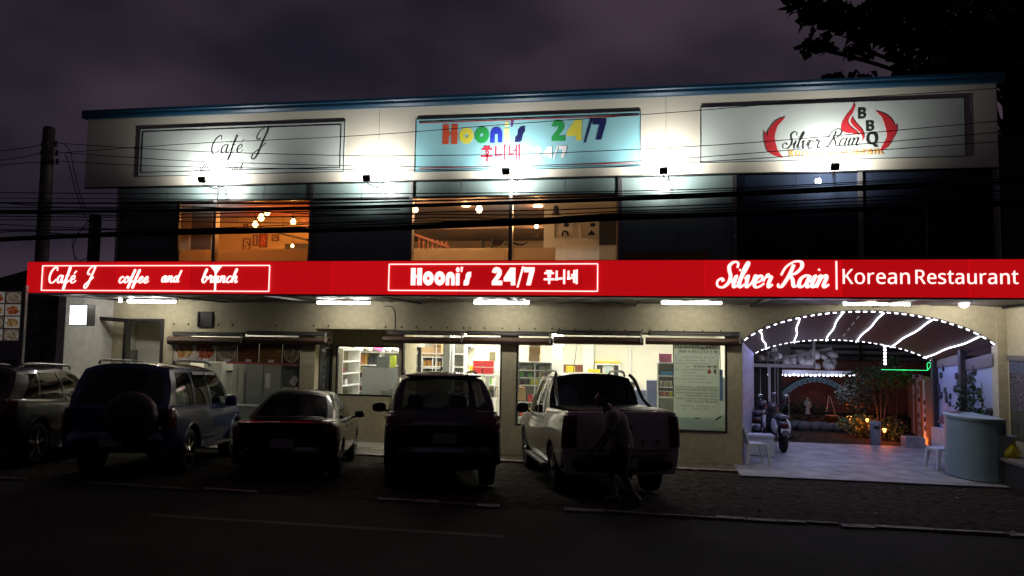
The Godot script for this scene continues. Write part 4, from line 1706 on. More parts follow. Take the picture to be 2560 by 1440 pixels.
	# --- through the narrow window
	O = bld.position
	nb()
	frame(-6.060, -0.28, -5.640, 2.007, -1.98, -1.9, 0.07)
	done("inner_door_frame", "black", bld)
	nb()
	bb(-6.041, -0.27, -1.95, -5.684, 1.946, -1.94)
	done("inner_door", "clear_glass", bld)
	nb()
	bb(-4.949, -0.28, -1.75, -4.778, 2.8, -1.5)
	done("column", "pale_grey", bld)
	nb()
	bb(-4.804, -0.28, -1.75, -4.723, 2.8, -1.6)
	done("column", "room_white", bld)
	var s1 = [-5.825, 0.130, -5.233, 1.780]
	shelving("white shelf unit carrying cartons beside the inner door", s1[0], s1[2], -0.28, s1[3], -2.6, 0.34, [1.760, 1.480, 0.9, 0.5], 1)
	item("carton", "carton_light", "brown carton with a dark stamp on the white shelf unit", "carton", "", Vector3(-5.684, 1.765, -2.750), Vector3(0.33, 0.24, 0.26), 0.06)
	item("carton", "carton", "carton at the right of the white shelf unit, lower of two", "carton", "", Vector3(-5.401, 1.770, -2.750), Vector3(0.2, 0.28, 0.26))
	item("carton", "carton_light", "carton at the right of the white shelf unit, upper of two", "carton", "", Vector3(-5.407, 2.011, -2.750), Vector3(0.2, 0.2, 0.26))
	item("tall_pack", "pk_cream", "tall pale pack at the left of the white shelf unit", "packet", "", Vector3(-5.847, 1.762, -2.750), Vector3(0.09, 0.38, 0.1))
	row("orange_packet", ["pk_orange", "pk_gold", "pk_orange"], "orange packet on the middle of the white shelf unit", "packet", "orange packets on the white shelf unit", -5.827, -5.566, 1.480, -2.75, 6, 0.055, 0.19, 0.16)
	row("brown_packet", ["carton", "pk_dark"], "brown packet on the right of the white shelf unit", "packet", "brown packets on the white shelf unit", -5.458, -5.307, 1.480, -2.75, 3, 0.06, 0.17, 0.16)
	var ac = thing("air_conditioner", "white wall air conditioner at the top of the narrow shop window", "air conditioner", Vector3(-5.098, 1.911, -3.900))
	var ab = [-5.340, 1.923, -4.783, 2.209]
	nb()
	bb(ab[0], ab[1] + 0.05, -4.29, ab[2], ab[3] + 0.1, -3.95, 0.04)
	done("body", "room_white", ac)
	nb()
	bb(ab[0] + 0.03, ab[1] + 0.06, -3.95, ab[2] - 0.03, ab[1] + 0.1, -3.935)
	done("louvre", "dark_metal", ac)
	item("carton", "carton", "flat open carton lying under the air conditioner", "carton", "", Vector3(-4.913, 1.432, -3.200), Vector3(0.4, 0.14, 0.3), 0.1)
	var rb = thing("shelf_table", "low stand stacked with red noodle packs", "stand", Vector3(-4.053, 1.306, -2.400))
	nb()
	var rbx = [-4.418, 1.306, -3.670, 1.367]
	bb(rbx[0], rbx[1], -2.8, rbx[2], rbx[3], -2.2)
	done("top", "shelf_white", rb)
	for k in 3:
		nb()
		bb(lerpf(rbx[0], rbx[2], k / 2.0) - 0.02, -0.28, -2.78, lerpf(rbx[0], rbx[2], k / 2.0) + 0.02, rbx[1], -2.22)
		done("side", "shelf_white", rb)
	nb()
	bb(rbx[0], 0.75, -2.78, rbx[2], 0.78, -2.25)
	done("shelf", "shelf_white", rb)
	for k in 4:
		item("noodle_pack", "pk_red", "bright red noodle pack in the stack of four", "pack", "red noodle packs on the stand", Vector3(-4.240, 1.364, -2.350) + Vector3((k % 2) * 0.27, 0.004 + 0.17 * (k / 2), 0), Vector3(0.245, 0.155, 0.22), 0.05 * k - 0.06)
	item("yellow_pack", "pk_yellow", "yellow pack beside the red noodle packs", "pack", "", Vector3(-4.408, 1.359, -2.400), Vector3(0.12, 0.2, 0.16))
	row("white_pack", ["pk_white"], "white pack right of the red noodle packs", "pack", "white packs on the stand", -3.900, -3.662, rbx[3], -2.4, 2, 0.16, 0.1, 0.2)
	for k in 7:
		bottle(["pk_white", "pk_navy", "pk_red", "pk_lime", "pk_dark", "pk_white", "pk_cream"][k], ["pk_red", "pk_white", "pk_blue"][k % 3], "bottle under the stand of red packs", "bottles under the stand", Vector3(lerpf(rbx[0] + 0.25, rbx[2] - 0.08, k / 6.0), 0.781, -2.35 - 0.1 * (k % 2)), 0.045, 0.26)
	O = bld.position
	nb()
	bb(-4.368, 1.646, -4.29, -4.197, 1.890, -4.27)
	done("wall_notice", "pk_olive", bld)
	# --- through the wide window
	var s2 = [-3.106, 0.229, -2.271, 1.727]
	var l2 = [1.708, 1.516, 1.334, 1.152, 0.75, 0.4]
	shelving("white shelves at the left of the wide shop window with three cartons on top", s2[0], s2[2], -0.28, l2[0], -1.6, 0.36, l2, 1)
	for k in 3:
		item("noodle_carton", "carton_light", ["bottom carton of the stack of three on the shelves", "middle carton of the stack of three on the shelves", "top carton of the stack of three on the shelves"][k], "carton", "cartons stacked on the shelves", Vector3(-2.710, 1.714, -1.750) + Vector3(0.006 * k, 0.004 + 0.18 * k, 0), Vector3(0.27, 0.175, 0.26), 0.03 * k)
	row("tray_pack", ["pk_grey", "pk_olive", "pk_dark"], "dark wrapped tray on the top shelf at the left", "tray", "wrapped trays on the top shelf", s2[0] + 0.05, s2[2] - 0.05, l2[1], -1.78, 5, 0.15, 0.1, 0.2)
	row("lidded_tub", ["pk_green", "pk_navy", "pk_green", "pk_navy"], "green and navy tub on the second shelf at the left", "tub", "tubs on the second shelf", s2[0] + 0.05, s2[0] + 0.42, l2[2], -1.78, 4, 0.09, 0.11, 0.12)
	row("cream_pack", ["pk_cream", "carton_light"], "cream pack on the second shelf beside the tubs", "packet", "cream packs on the second shelf", s2[0] + 0.5, s2[2] - 0.05, l2[2], -1.78, 4, 0.075, 0.14, 0.12, 1)
	row("lime_pack", ["pk_lime", "pk_yellow", "pk_white"], "lime and white pack on the third shelf", "packet", "lime packs on the third shelf", s2[0] + 0.3, s2[2] - 0.03, l2[3], -1.72, 5, 0.1, 0.15, 0.12)
	row("red_pack", ["pk_red", "pk_white"], "red and white pack on the fourth shelf", "packet", "red packs on the fourth shelf", s2[0] + 0.25, s2[2] - 0.1, l2[4], -1.68, 4, 0.12, 0.2, 0.12)
	item("carton", "carton", "open carton low at the left corner of the wide window", "carton", "", Vector3(-2.940, 0.825, -1.150), Vector3(0.2, 0.3, 0.2), 0.3)
	item("mint_panel", "mint", "pale green board low in the left corner of the wide window", "board", "", Vector3(-2.0, -0.28, -0.4), Vector3(1.6, 0.86, 0.03))
	O = bld.position
	nb()
	bb(-2.396, -0.28, -2.85, -2.131, 2.45, -2.6)
	prism(PackedVector2Array([Vector2(-2.400, 2.063), Vector2(-2.135, 2.068), Vector2(-1.914, 2.273), Vector2(-2.648, 2.262)]), -2.86, -2.59)
	done("column", "room_white", bld)
	nb()
	bb(-1.740, -0.28, -4.3, -1.458, 2.8, -4.18)
	bb(-0.502, -0.28, -4.3, -0.460, 2.8, -4.24)
	done("pilaster", "room_white", bld)
	var bo = thing("wood_board", "red-brown board on the back wall behind the yellow packs", "board", Vector3(-1.999, 1.410, -4.200))
	nb()
	var bd = [-2.283, 1.172, -1.716, 1.584]
	bb(bd[0], bd[1], -4.29, bd[2], bd[3], -4.26)
	done("panel", "wood_red", bo)
	item("yellow_pack", "pk_yellow", "tall yellow pack in front of the red-brown board", "pack", "", Vector3(-2.006, 1.418, -3.400), Vector3(0.22, 0.16, 0.15))
	row("yellow_packet", ["pk_yellow"], "yellow packet in the row behind the parked pickup's aerial", "packet", "row of yellow packets", -1.546, -1.234, 1.411, -3.4, 4, 0.08, 0.1, 0.1)
	var kw = thing("service_hatch", "white framed hatch with dark panes on the back wall", "hatch", Vector3(-1.089, 1.409, -4.200))
	var kb = [-1.423, 1.248, -0.735, 1.647]
	nb()
	frame(kb[0], kb[1], kb[2], kb[3], -4.29, -4.22, 0.05)
	done("frame", "room_white", kw)
	for k in 3:
		nb()
		bb(lerpf(kb[0], kb[2], k / 3.0) + 0.05, kb[1] + 0.05, -4.28, lerpf(kb[0], kb[2], (k + 1) / 3.0) - 0.03, kb[3] - 0.06, -4.27)
		done("pane", "pk_dark" if k != 1 else "mint", kw)
	nb()
	bb(kb[0], kb[3], -4.29, kb[2], kb[3] + 0.05, -4.2)
	done("ledge", "pk_yellow", kw)
	# blue drink cases
	for k in 3:
		for i in [0, 1, 2, 3, 4, 5, 6]:
			if k == 2 and i > 6 or k == 0 and i > 3 or k == 1 and i > 4:
				continue
			item("drink_case", "pk_case", "blue and white drink case in the tall stack by the right shelves", "case", "blue drink cases", Vector3(-0.189, 0.446, -2.200) + Vector3(0.29 * k, -0.35 + 0.245 * i, 0.02 * ((i + k) % 2)), Vector3(0.28, 0.24, 0.3), 0.02 * ((i * 7 + k) % 3 - 1))
	var s3 = [0.210, 0.349, 0.727, 1.776]
	var l3 = [1.765, 1.460, 1.202, 0.971, 0.5]
	shelving("white shelves with cups just left of the school notice", s3[0], s3[2], -0.28, l3[0], -1.5, 0.32, l3, 0)
	row("pink_box", ["pk_pink"], "flat pink and grey box in the pile on the right shelves", "box", "pink boxes on the right shelves", s3[0] + 0.04, s3[0] + 0.36, l3[0] + 0.002, -1.66, 1, 0.3, 0.05, 0.22, 4)
	item("blue_bag", "pk_blue", "shiny blue bag on the right shelves", "bag", "", Vector3(s3[0] + 0.22, l3[1] + 0.002, -1.62), Vector3(0.3, 0.09, 0.18), 0.1)
	for k in 6:
		cup("pk_cream", "pale instant-noodle cup in the row on the right shelves", "pale cups on the right shelves", Vector3(s3[0] + 0.08 + 0.075 * k, l3[2] + 0.001, -1.6), 0.033, 0.12, "pk_white")
	for k in 6:
		cup("pk_yellow" if k > 2 else "pk_salmon", "yellow cup in the row on the lower right shelf" if k > 2 else "salmon cup in the row on the lower right shelf", "yellow cups" if k > 2 else "salmon cups", Vector3(s3[0] + 0.08 + 0.075 * k, l3[3] + 0.001, -1.6), 0.033, 0.12, "pk_white")
	# more goods: every board of the shelves is stocked
	row("biscuit_pack", ["pk_red", "pk_cream", "pk_gold", "pk_blue"], "biscuit pack on the bottom boards at the left of the wide window", "packet", "biscuit packs", s2[0] + 0.05, s2[2] - 0.05, l2[5], -1.7, 8, 0.1, 0.2, 0.14)
	row("jar", ["pk_maroon", "pk_olive", "pk_dark", "pk_gold"], "dark jar at the back of the third shelf", "jar", "jars on the third shelf", s2[0] + 0.04, s2[2] - 0.04, l2[3], -1.88, 9, 0.085, 0.12, 0.08)
	row("spice_box", ["pk_red", "pk_orange", "pk_white", "pk_green"], "small spice box along the back of the second shelf", "box", "spice boxes", s2[0] + 0.04, s2[2] - 0.04, l2[2], -1.89, 10, 0.08, 0.1, 0.06)
	row("noodle_bag", ["pk_orange", "pk_red", "pk_yellow"], "noodle bag on the low board beside the inner door", "packet", "noodle bags", s1[0] + 0.05, s1[2] - 0.05, 0.9, -2.74, 7, 0.09, 0.22, 0.16)
	row("sauce_bottle", ["pk_dark", "pk_maroon", "pk_olive"], "sauce bottle on the lowest board beside the inner door", "bottle", "sauce bottles", s1[0] + 0.05, s1[2] - 0.05, 0.5, -2.74, 7, 0.07, 0.24, 0.1)
	for k in 4:
		row("snack_pack", [["pk_lime", "pk_yellow", "pk_white"], ["pk_blue", "pk_white", "pk_cream"], ["pk_red", "pk_gold", "pk_orange"], ["pk_green", "pk_cream", "pk_pink"]][k], ["snack pack on the highest board of the rack under the air conditioner", "snack pack on the second board of the rack under the air conditioner", "snack pack on the third board of the rack under the air conditioner", "snack pack on the lowest board of the rack under the air conditioner"][k], "packet", "snack packs on the wall rack", -5.293, -4.160, 0.1 + 0.3 * k, -4.1, 14, 0.1, 0.2, 0.12)
	shelving("long low wall rack of snacks under the air conditioner", -5.315, -4.138, -0.28, 1.32, -4.0, 0.26, [0.1, 0.4, 0.7, 1.0, 1.32], 2)
	row("shampoo", ["pk_white", "pk_pink", "pk_blue", "pk_cream"], "shampoo bottle in the row on the back-wall rack", "bottle", "shampoo bottles", -1.268, -0.368, 0.75, -4.1, 14, 0.06, 0.2, 0.06)
	shelving("low rack on the back wall behind the pickup", -2.214, -0.315, -0.28, 1.2, -4.0, 0.26, [0.1, 0.45, 0.75, 1.2], 3)
	row("rice_cracker", ["pk_gold", "pk_cream", "carton_light"], "rice cracker box on top of the back-wall rack", "box", "rice cracker boxes", -2.172, -1.375, 1.201, -4.1, 9, 0.11, 0.16, 0.12)
	row("tall_pack", ["pk_white", "pk_cream", "pk_grey"], "pale pack standing along the top board of the alcove shelves", "pack", "pale packs along the top board", -7.636, -6.417, 2.16, -2.75, 10, 0.15, 0.2, 0.1)
	var wp = thing("wall_poster", "narrow blue poster on the wall right of the school notice", "poster", Vector3(1.568, 1.430, -0.600))
	nb()
	var wb = [1.526, 0.980, 1.602, 1.655]
	bb(wb[0], wb[1], -0.62, wb[2], wb[3], -0.6)
	done("sheet", "print_sea", wp)
	item("mint_panel", "mint", "pale green board low at the right end of the wide window", "board", "", Vector3(0.85, -0.28, -0.4), Vector3(1.6, 0.98, 0.03))
	item("cabinet", "pale_grey", "pale grey cabinet in the right corner of the wide window", "cabinet", "", Vector3(1.6, -0.28, -0.9), Vector3(0.25, 1.75, 0.4))


func hang_bulb(p, r, m, e, c, top, label, group):
	var t = thing("pendant_lamp", label, "lamp", p, group)
	nb()
	lathe([[0.0, -r], [r * 0.6, -r * 0.8], [r, 0.0], [r * 0.75, r * 0.75], [r * 0.35, r * 1.3], [0.0, r * 1.3]], p, 14)
	done("bulb", m, t)
	nb()
	lathe([[r * 0.3, r * 1.3], [r * 0.42, r * 1.4], [r * 0.3, r * 2.0], [0.0, r * 2.0]], p, 10)
	done("socket", "black", t)
	nb()
	tube([p + Vector3(0, r * 2, 0), Vector3(p.x, top, p.z)], 0.006, 5)
	done("cord", "cable", t)
	omni(t, p, e, c, r)


func cafe_inside():
	O = bld.position
	nb()
	bb(-15.2, 3.42, -4.1, -8.0, 5.84, -4.0)
	done("cafe_back_wall", "cafe_wall", bld)
	nb()
	bb(-12.85, 3.42, -4.0, -12.75, 5.84, -0.2)
	bb(-7.9, 3.42, -4.0, -7.8, 5.84, -0.1)
	done("cafe_side_wall", "cafe_wall", bld)
	nb()
	bb(-12.75, 5.75, -4.0, -7.9, 5.83, -0.12)
	done("cafe_ceiling", "cafe_wall", bld)
	# ceiling joists
	for k in 4:
		nb()
		bb(-12.7, 5.6, -0.8 - 0.8 * k, -7.95, 5.74, -0.7 - 0.8 * k)
		done("joist", "wood_red", bld)
	hang_bulb(Vector3(-10.067, 5.335, -1.800), 0.085, "warm_bulb", 0.8, Color(1.0, 0.62, 0.27), 5.7, "middle of the three clustered amber bulbs in the cafe window", "amber bulbs in the cafe")
	hang_bulb(Vector3(-10.225, 5.578, -2.400), 0.08, "warm_bulb", 0.8, Color(1.0, 0.62, 0.27), 5.7, "highest of the three clustered amber bulbs in the cafe window", "amber bulbs in the cafe")
	hang_bulb(Vector3(-10.008, 5.092, -1.400), 0.075, "warm_bulb", 0.8, Color(1.0, 0.62, 0.27), 5.7, "lowest of the three clustered amber bulbs in the cafe window", "amber bulbs in the cafe")
	hang_bulb(Vector3(-9.058, 5.175, -1.600), 0.075, "warm_bulb", 0.8, Color(1.0, 0.62, 0.27), 5.7, "amber bulb alone at the right of the cafe window", "amber bulbs in the cafe")
	hang_bulb(Vector3(-9.851, 5.110, -2.600), 0.05, "warm_bulb", 0.1, Color(1.0, 0.6, 0.2), 5.7, "small amber bulb below the thick cable in the cafe window", "amber bulbs in the cafe")
	hang_bulb(Vector3(-9.653, 4.715, -2.800), 0.045, "warm_bulb", 0.08, Color(1.0, 0.6, 0.2), 5.7, "small amber bulb near the sill of the cafe window", "amber bulbs in the cafe")
	# inner door and pictures
	var d = [-11.691, 4.264, -11.100, 5.674]
	var t = thing("cafe_inner_door", "brown door seen through the narrow cafe window", "door", Vector3((d[0] + d[2]) / 2, 3.42, -1.2))
	nb()
	bb(d[0], 3.42, -1.25, d[2], d[3], -1.2)
	done("leaf", "wood_brown", t)
	nb()
	frame(d[0] - 0.06, 3.43, d[2] + 0.06, d[3] + 0.06, -1.27, -1.18, 0.06)
	done("frame", "cafe_wall", t)
	nb()
	blob(Vector3(d[0] + 0.08, 4.4, -1.17), Vector3.ONE * 0.035)
	done("knob", "dark_metal", t)
	O = bld.position
	nb()
	bb(-13.0, 3.42, -1.4, d[0] - 0.06, 5.7, -1.3)
	done("cafe_partition", "cafe_wall", bld)
	var pics = [[[-11.798, 4.755, -11.567, 5.100], "plain framed picture left of the red pictures in the cafe"], [[-11.483, 4.884, -11.343, 5.204], "narrow framed sketch in the cafe"], [[-11.291, 4.835, -11.037, 5.226], "red framed poster of figures in the cafe"], [[-10.889, 5.021, -10.674, 5.210], "small dark framed picture in the cafe"], [[-11.808, 5.386, -11.680, 5.529], "tiny framed picture high on the cafe wall"]]
	for k in pics.size():
		var b = pics[k][0]
		var f = thing("framed_picture", pics[k][1], "picture", Vector3((b[0] + b[2]) / 2, b[1], -3.98), "framed pictures in the cafe")
		nb()
		frame(b[0], b[1], b[2], b[3], -3.99, -3.95, 0.03)
		done("frame", "wood_red", f)
		nb()
		bb(b[0] + 0.03, b[1] + 0.03, -3.985, b[2] - 0.03, b[3] - 0.03, -3.975)
		done("picture", "print_vermilion" if k == 2 else "cafe_wall", f)
		for j in 3:
			nb()
			disc(Vector2(lerpf(b[0], b[2], 0.3 + 0.2 * j), lerpf(b[1], b[3], 0.35 + 0.15 * ((j * 2) % 3))), (b[2] - b[0]) * 0.11, -3.975, 0.0, 10, 0.003)
			done("figure", "wood_dark" if k != 2 else "carton_light", f)
	var sh = thing("menu_sketch", "chalk drawing of cups high on the cafe wall", "drawing", Vector3(-12.452, 5.602, -3.980))
	for k in 4:
		nb()
		var c = Vector2(-12.584, 5.639) + Vector2(k * 0.16, 0.03 * (k % 2))
		outline(c.x, c.y - 0.05, c.x + 0.1, c.y + 0.1, -3.99, 0.012, 0.006)
		done("cup_drawing", "wood_brown", sh)
	var sl = thing("cafe_counter", "dark counter with a shelf at the right of the cafe window", "counter", Vector3(-9.746, 4.823, -3.200))
	nb()
	var cb = [-10.082, 4.484, -9.146, 5.071]
	bb(cb[0], 3.42, -3.6, cb[2], cb[1] + 0.35, -3.2)
	done("front", "wood_dark", sl)
	nb()
	box(Vector3(-9.764, 5.013, -3.100), Vector3(0.9, 0.05, 0.3), Basis(Vector3.BACK, -0.22))
	done("awning", "wood_dark", sl)
	var st = thing("slatted_screen", "slatted wooden screen in the right corner of the cafe", "screen", Vector3(-8.859, 5.193, -2.000))
	for k in 5:
		nb()
		var y = lerpf(5.034, 5.353, k / 4.0)
		bb(-9.006, y, -2.0, -8.769, y + 0.035, -1.96)
		done("slat", "wood_red", st)
	O = Vector3.ZERO


func hall_inside():
	O = bld.position
	nb()
	bb(-7.6, 3.42, -4.6, 1.6, 5.84, -4.5)
	bb(-7.7, 3.42, -4.5, -7.6, 5.84, -0.1)
	done("hall_back_wall", "hall_wall", bld)
	nb()
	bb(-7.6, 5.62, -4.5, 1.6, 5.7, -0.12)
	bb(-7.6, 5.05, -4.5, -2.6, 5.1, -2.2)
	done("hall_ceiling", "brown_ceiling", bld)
	nb()
	bb(-2.509, 3.42, -1.7, 0.0, 5.6, -1.6)
	done("white_partition", "room_white", bld)
	nb()
	bb(-0.7, 3.42, -1.6, -0.6, 5.6, -0.1)
	done("bay_wall", "hall_wall", bld)
	hang_bulb(Vector3(-5.664, 5.380, -1.200), 0.085, "warm_white_bulb", 2.1, Color(1.0, 0.76, 0.5), 5.6, "glowing globe at the left edge of the middle upper window", "globe lamps in the middle upper window")
	hang_bulb(Vector3(-4.041, 5.366, -1.200), 0.085, "warm_white_bulb", 2.1, Color(1.0, 0.76, 0.5), 5.6, "glowing globe in the centre of the middle upper window", "globe lamps in the middle upper window")
	hang_bulb(Vector3(-2.754, 5.063, -2.000), 0.055, "warm_white_bulb", 0.8, Color(1.0, 0.72, 0.45), 5.1, "small hanging bulb right of the post in the middle upper window", "small bulbs in the middle upper window")
	# recessed ceiling spots
	for p in [Vector3(-4.573, 5.821, -2.000), Vector3(-2.753, 5.848, -2.200)]:
		var pp = Vector3(p.x, 5.6, p.z)
		var t = thing("ceiling_spotlight", "recessed warm spotlight in the brown ceiling" + (" at the right" if p.x > -3.0 else " at the left"), "lamp", pp)
		nb()
		lathe([[0.0, 0.0], [0.12, 0.0], [0.12, 0.018], [0.0, 0.018]], pp, 14)
		done("lamp_lens", "warm_white_bulb", t)
		omni(t, pp - Vector3(0, 0.05, 0), 1.0, Color(1.0, 0.75, 0.5), 0.05)
	# stair rail
	var t = thing("stair_rail", "red-brown stair balustrade at the left of the middle upper window", "railing", Vector3(-5.548, 4.562, -2.200))
	for k in 7:
		nb()
		var a = Vector3(-5.861, 4.647, -2.200)
		var x = a.x + 0.12 * k
		bb(x, 3.5, -2.22, x + 0.05, 4.85 - 0.02 * k, -2.18)
		done("baluster", "wood_red", t)
	nb()
	box(Vector3(-5.485, 4.742, -2.150), Vector3(1.0, 0.06, 0.06), Basis(Vector3.BACK, -0.35))
	done("handrail", "wood_red", t)
	# counter, chair, round plate
	var ct = thing("hall_counter", "cream counter along the back of the middle upper window", "counter", Vector3(-3.6, 3.42, -3.2))
	nb()
	bb(-5.9, 3.42, -3.4, -2.4, 4.32, -3.0)
	done("front", "hall_wall", ct)
	nb()
	bb(-5.92, 4.32, -3.42, -2.38, 4.37, -2.98)
	done("top", "room_cream", ct)
	var ch = thing("upturned_stool", "dark stool upside down on the counter", "stool", Vector3(-4.265, 4.646, -2.600))
	var cb = [-4.384, 4.625, -4.086, 4.835]
	nb()
	bb(cb[0], 4.37, -3.2, cb[2], 4.42, -2.95)
	bb(cb[0], lerpf(cb[1], cb[3], 0.45), -3.1, cb[2], lerpf(cb[1], cb[3], 0.55), -3.06)
	done("seat", "wood_dark", ch)
	for k in 4:
		nb()
		var x = cb[0] + 0.02 if k % 2 == 0 else cb[2] - 0.02
		bb(x - 0.018, 4.4, -3.18 + 0.2 * (k / 2), x + 0.018, cb[3] + 0.08, -3.14 + 0.2 * (k / 2))
		done("leg", "wood_dark", ch)
	var pl = thing("wall_plate", "round dark red plate on the wall of the middle upper window", "plate", Vector3(-4.238, 5.097, -4.450))
	nb()
	var pc = Vector3(-4.238, 5.097, -4.450)
	lathe([[0.0, 0.03], [0.12, 0.03], [0.2, 0.05], [0.22, 0.0], [0.0, 0.0]], pc, 20, Basis(Vector3.RIGHT, PI / 2))
	done("dish", "maroon", pl)
	nb()
	lathe([[0.0, 0.04], [0.06, 0.036], [0.06, 0.03]], pc, 12, Basis(Vector3.RIGHT, PI / 2))
	done("boss", "wood_red", pl)
	var bw = thing("painted_frieze", "long pale picture with dark branches behind the post of the middle upper window", "picture", Vector3(-3.569, 4.915, -4.400))
	var fb = [-4.260, 4.858, -2.864, 5.017]
	nb()
	bb(fb[0], fb[1], -4.48, fb[2], fb[3], -4.44)
	done("sheet", "room_cream", bw)
	for k in 5:
		nb()
		var c = Vector3(lerpf(fb[0], fb[2], 0.25 + 0.08 * k), lerpf(fb[1], fb[3], 0.5), -4.43)
		box(c, Vector3(0.22, 0.03, 0.008), Basis(Vector3.BACK, 0.5 * sin(k * 2.0)))
		done("branch", "wood_dark", bw)
	# pictures and lamp on the white partition
	for k in 2:
		var b = [[-2.258, 4.718, -1.802, 4.953], [-1.608, 4.713, -1.177, 4.946]][k]
		b[3] += 0.18
		var f = thing("line_drawing", ["white framed drawing of an arched figure beside the wall lamp", "white framed drawing of a triangular figure beside the black cupboard"][k], "picture", Vector3((b[0] + b[2]) / 2, b[1], -1.6))
		nb()
		frame(b[0], b[1], b[2], b[3], -1.599, -1.575, 0.012)
		done("frame", "pale_grey", f)
		var cx = (b[0] + b[2]) / 2 + 0.04
		var cy = b[1] + 0.06
		nb()
		if k == 0:
			for a in 9:
				var g = PI * a / 8.0
				box(Vector3(cx + cos(g) * 0.07, cy + sin(g) * 0.1, -1.59), Vector3(0.04, 0.05, 0.01), Basis(Vector3.BACK, g))
		else:
			prism(PackedVector2Array([Vector2(cx - 0.1, cy), Vector2(cx + 0.1, cy), Vector2(cx, cy + 0.13)]), -1.596, -1.588)
		blob(Vector3(cx + 0.03, cy + 0.25, -1.59), Vector3(0.07, 0.05, 0.006))
		done("figure", "ink", f)
	var sc = Vector3(-2.206, 5.362, -1.500)
	var wl = thing("wall_lamp", "black dome wall lamp, unlit, on the white partition", "lamp", sc)
	nb()
	lathe([[0.0, 0.14], [0.06, 0.11], [0.075, 0.0], [0.06, -0.02], [0.12, -0.1], [0.0, -0.1]], sc, 14)
	done("shade", "plastic_black", wl)
	var bc = [-1.143, 4.487, -0.742, 5.235]
	var bk = thing("black_cupboard", "tall black panel cupboard in the right corner of the middle upper window", "cupboard", Vector3((bc[0] + bc[2]) / 2, bc[1], -1.3))
	nb()
	bb(bc[0], bc[1], -1.5, bc[2], bc[3], -1.2)
	done("body", "plastic_black", bk)
	nb()
	bb(bc[0], 3.42, -1.55, bc[2], bc[1], -1.25)
	done("stand", "pale_grey", bk)
	var hl = Vector3(-2.919, 5.343, -3.400)
	var gl = thing("crystal_lamp", "tangle of small glass beads hanging by the small bulb", "lamp", hl)
	for k in 12:
		nb()
		blob(hl + Vector3(rnd.randf_range(-0.3, 0.3), rnd.randf_range(-0.35, 0.05), rnd.randf_range(-0.2, 0.2)), Vector3.ONE * rnd.randf_range(0.015, 0.03), Basis.IDENTITY, 1.0, 5, 6)
		done("bead", "chrome", gl)
	nb()
	tube([hl + Vector3(0, 0.1, 0), Vector3(hl.x, 5.6, hl.z)], 0.005, 5)
	done("cord", "cable", gl)
	O = Vector3.ZERO


# ---------------------------------------------------------------- the arched passage and the garden behind it
func vault_at(t, u):   # t left to right, u front to back
	var a = arch_front(t)
	var b = arch_rear(t)
	return Vector3(lerpf(a.x, b.x, u), lerpf(a.y, b.y, u), lerpf(-0.02, -4.0, u))


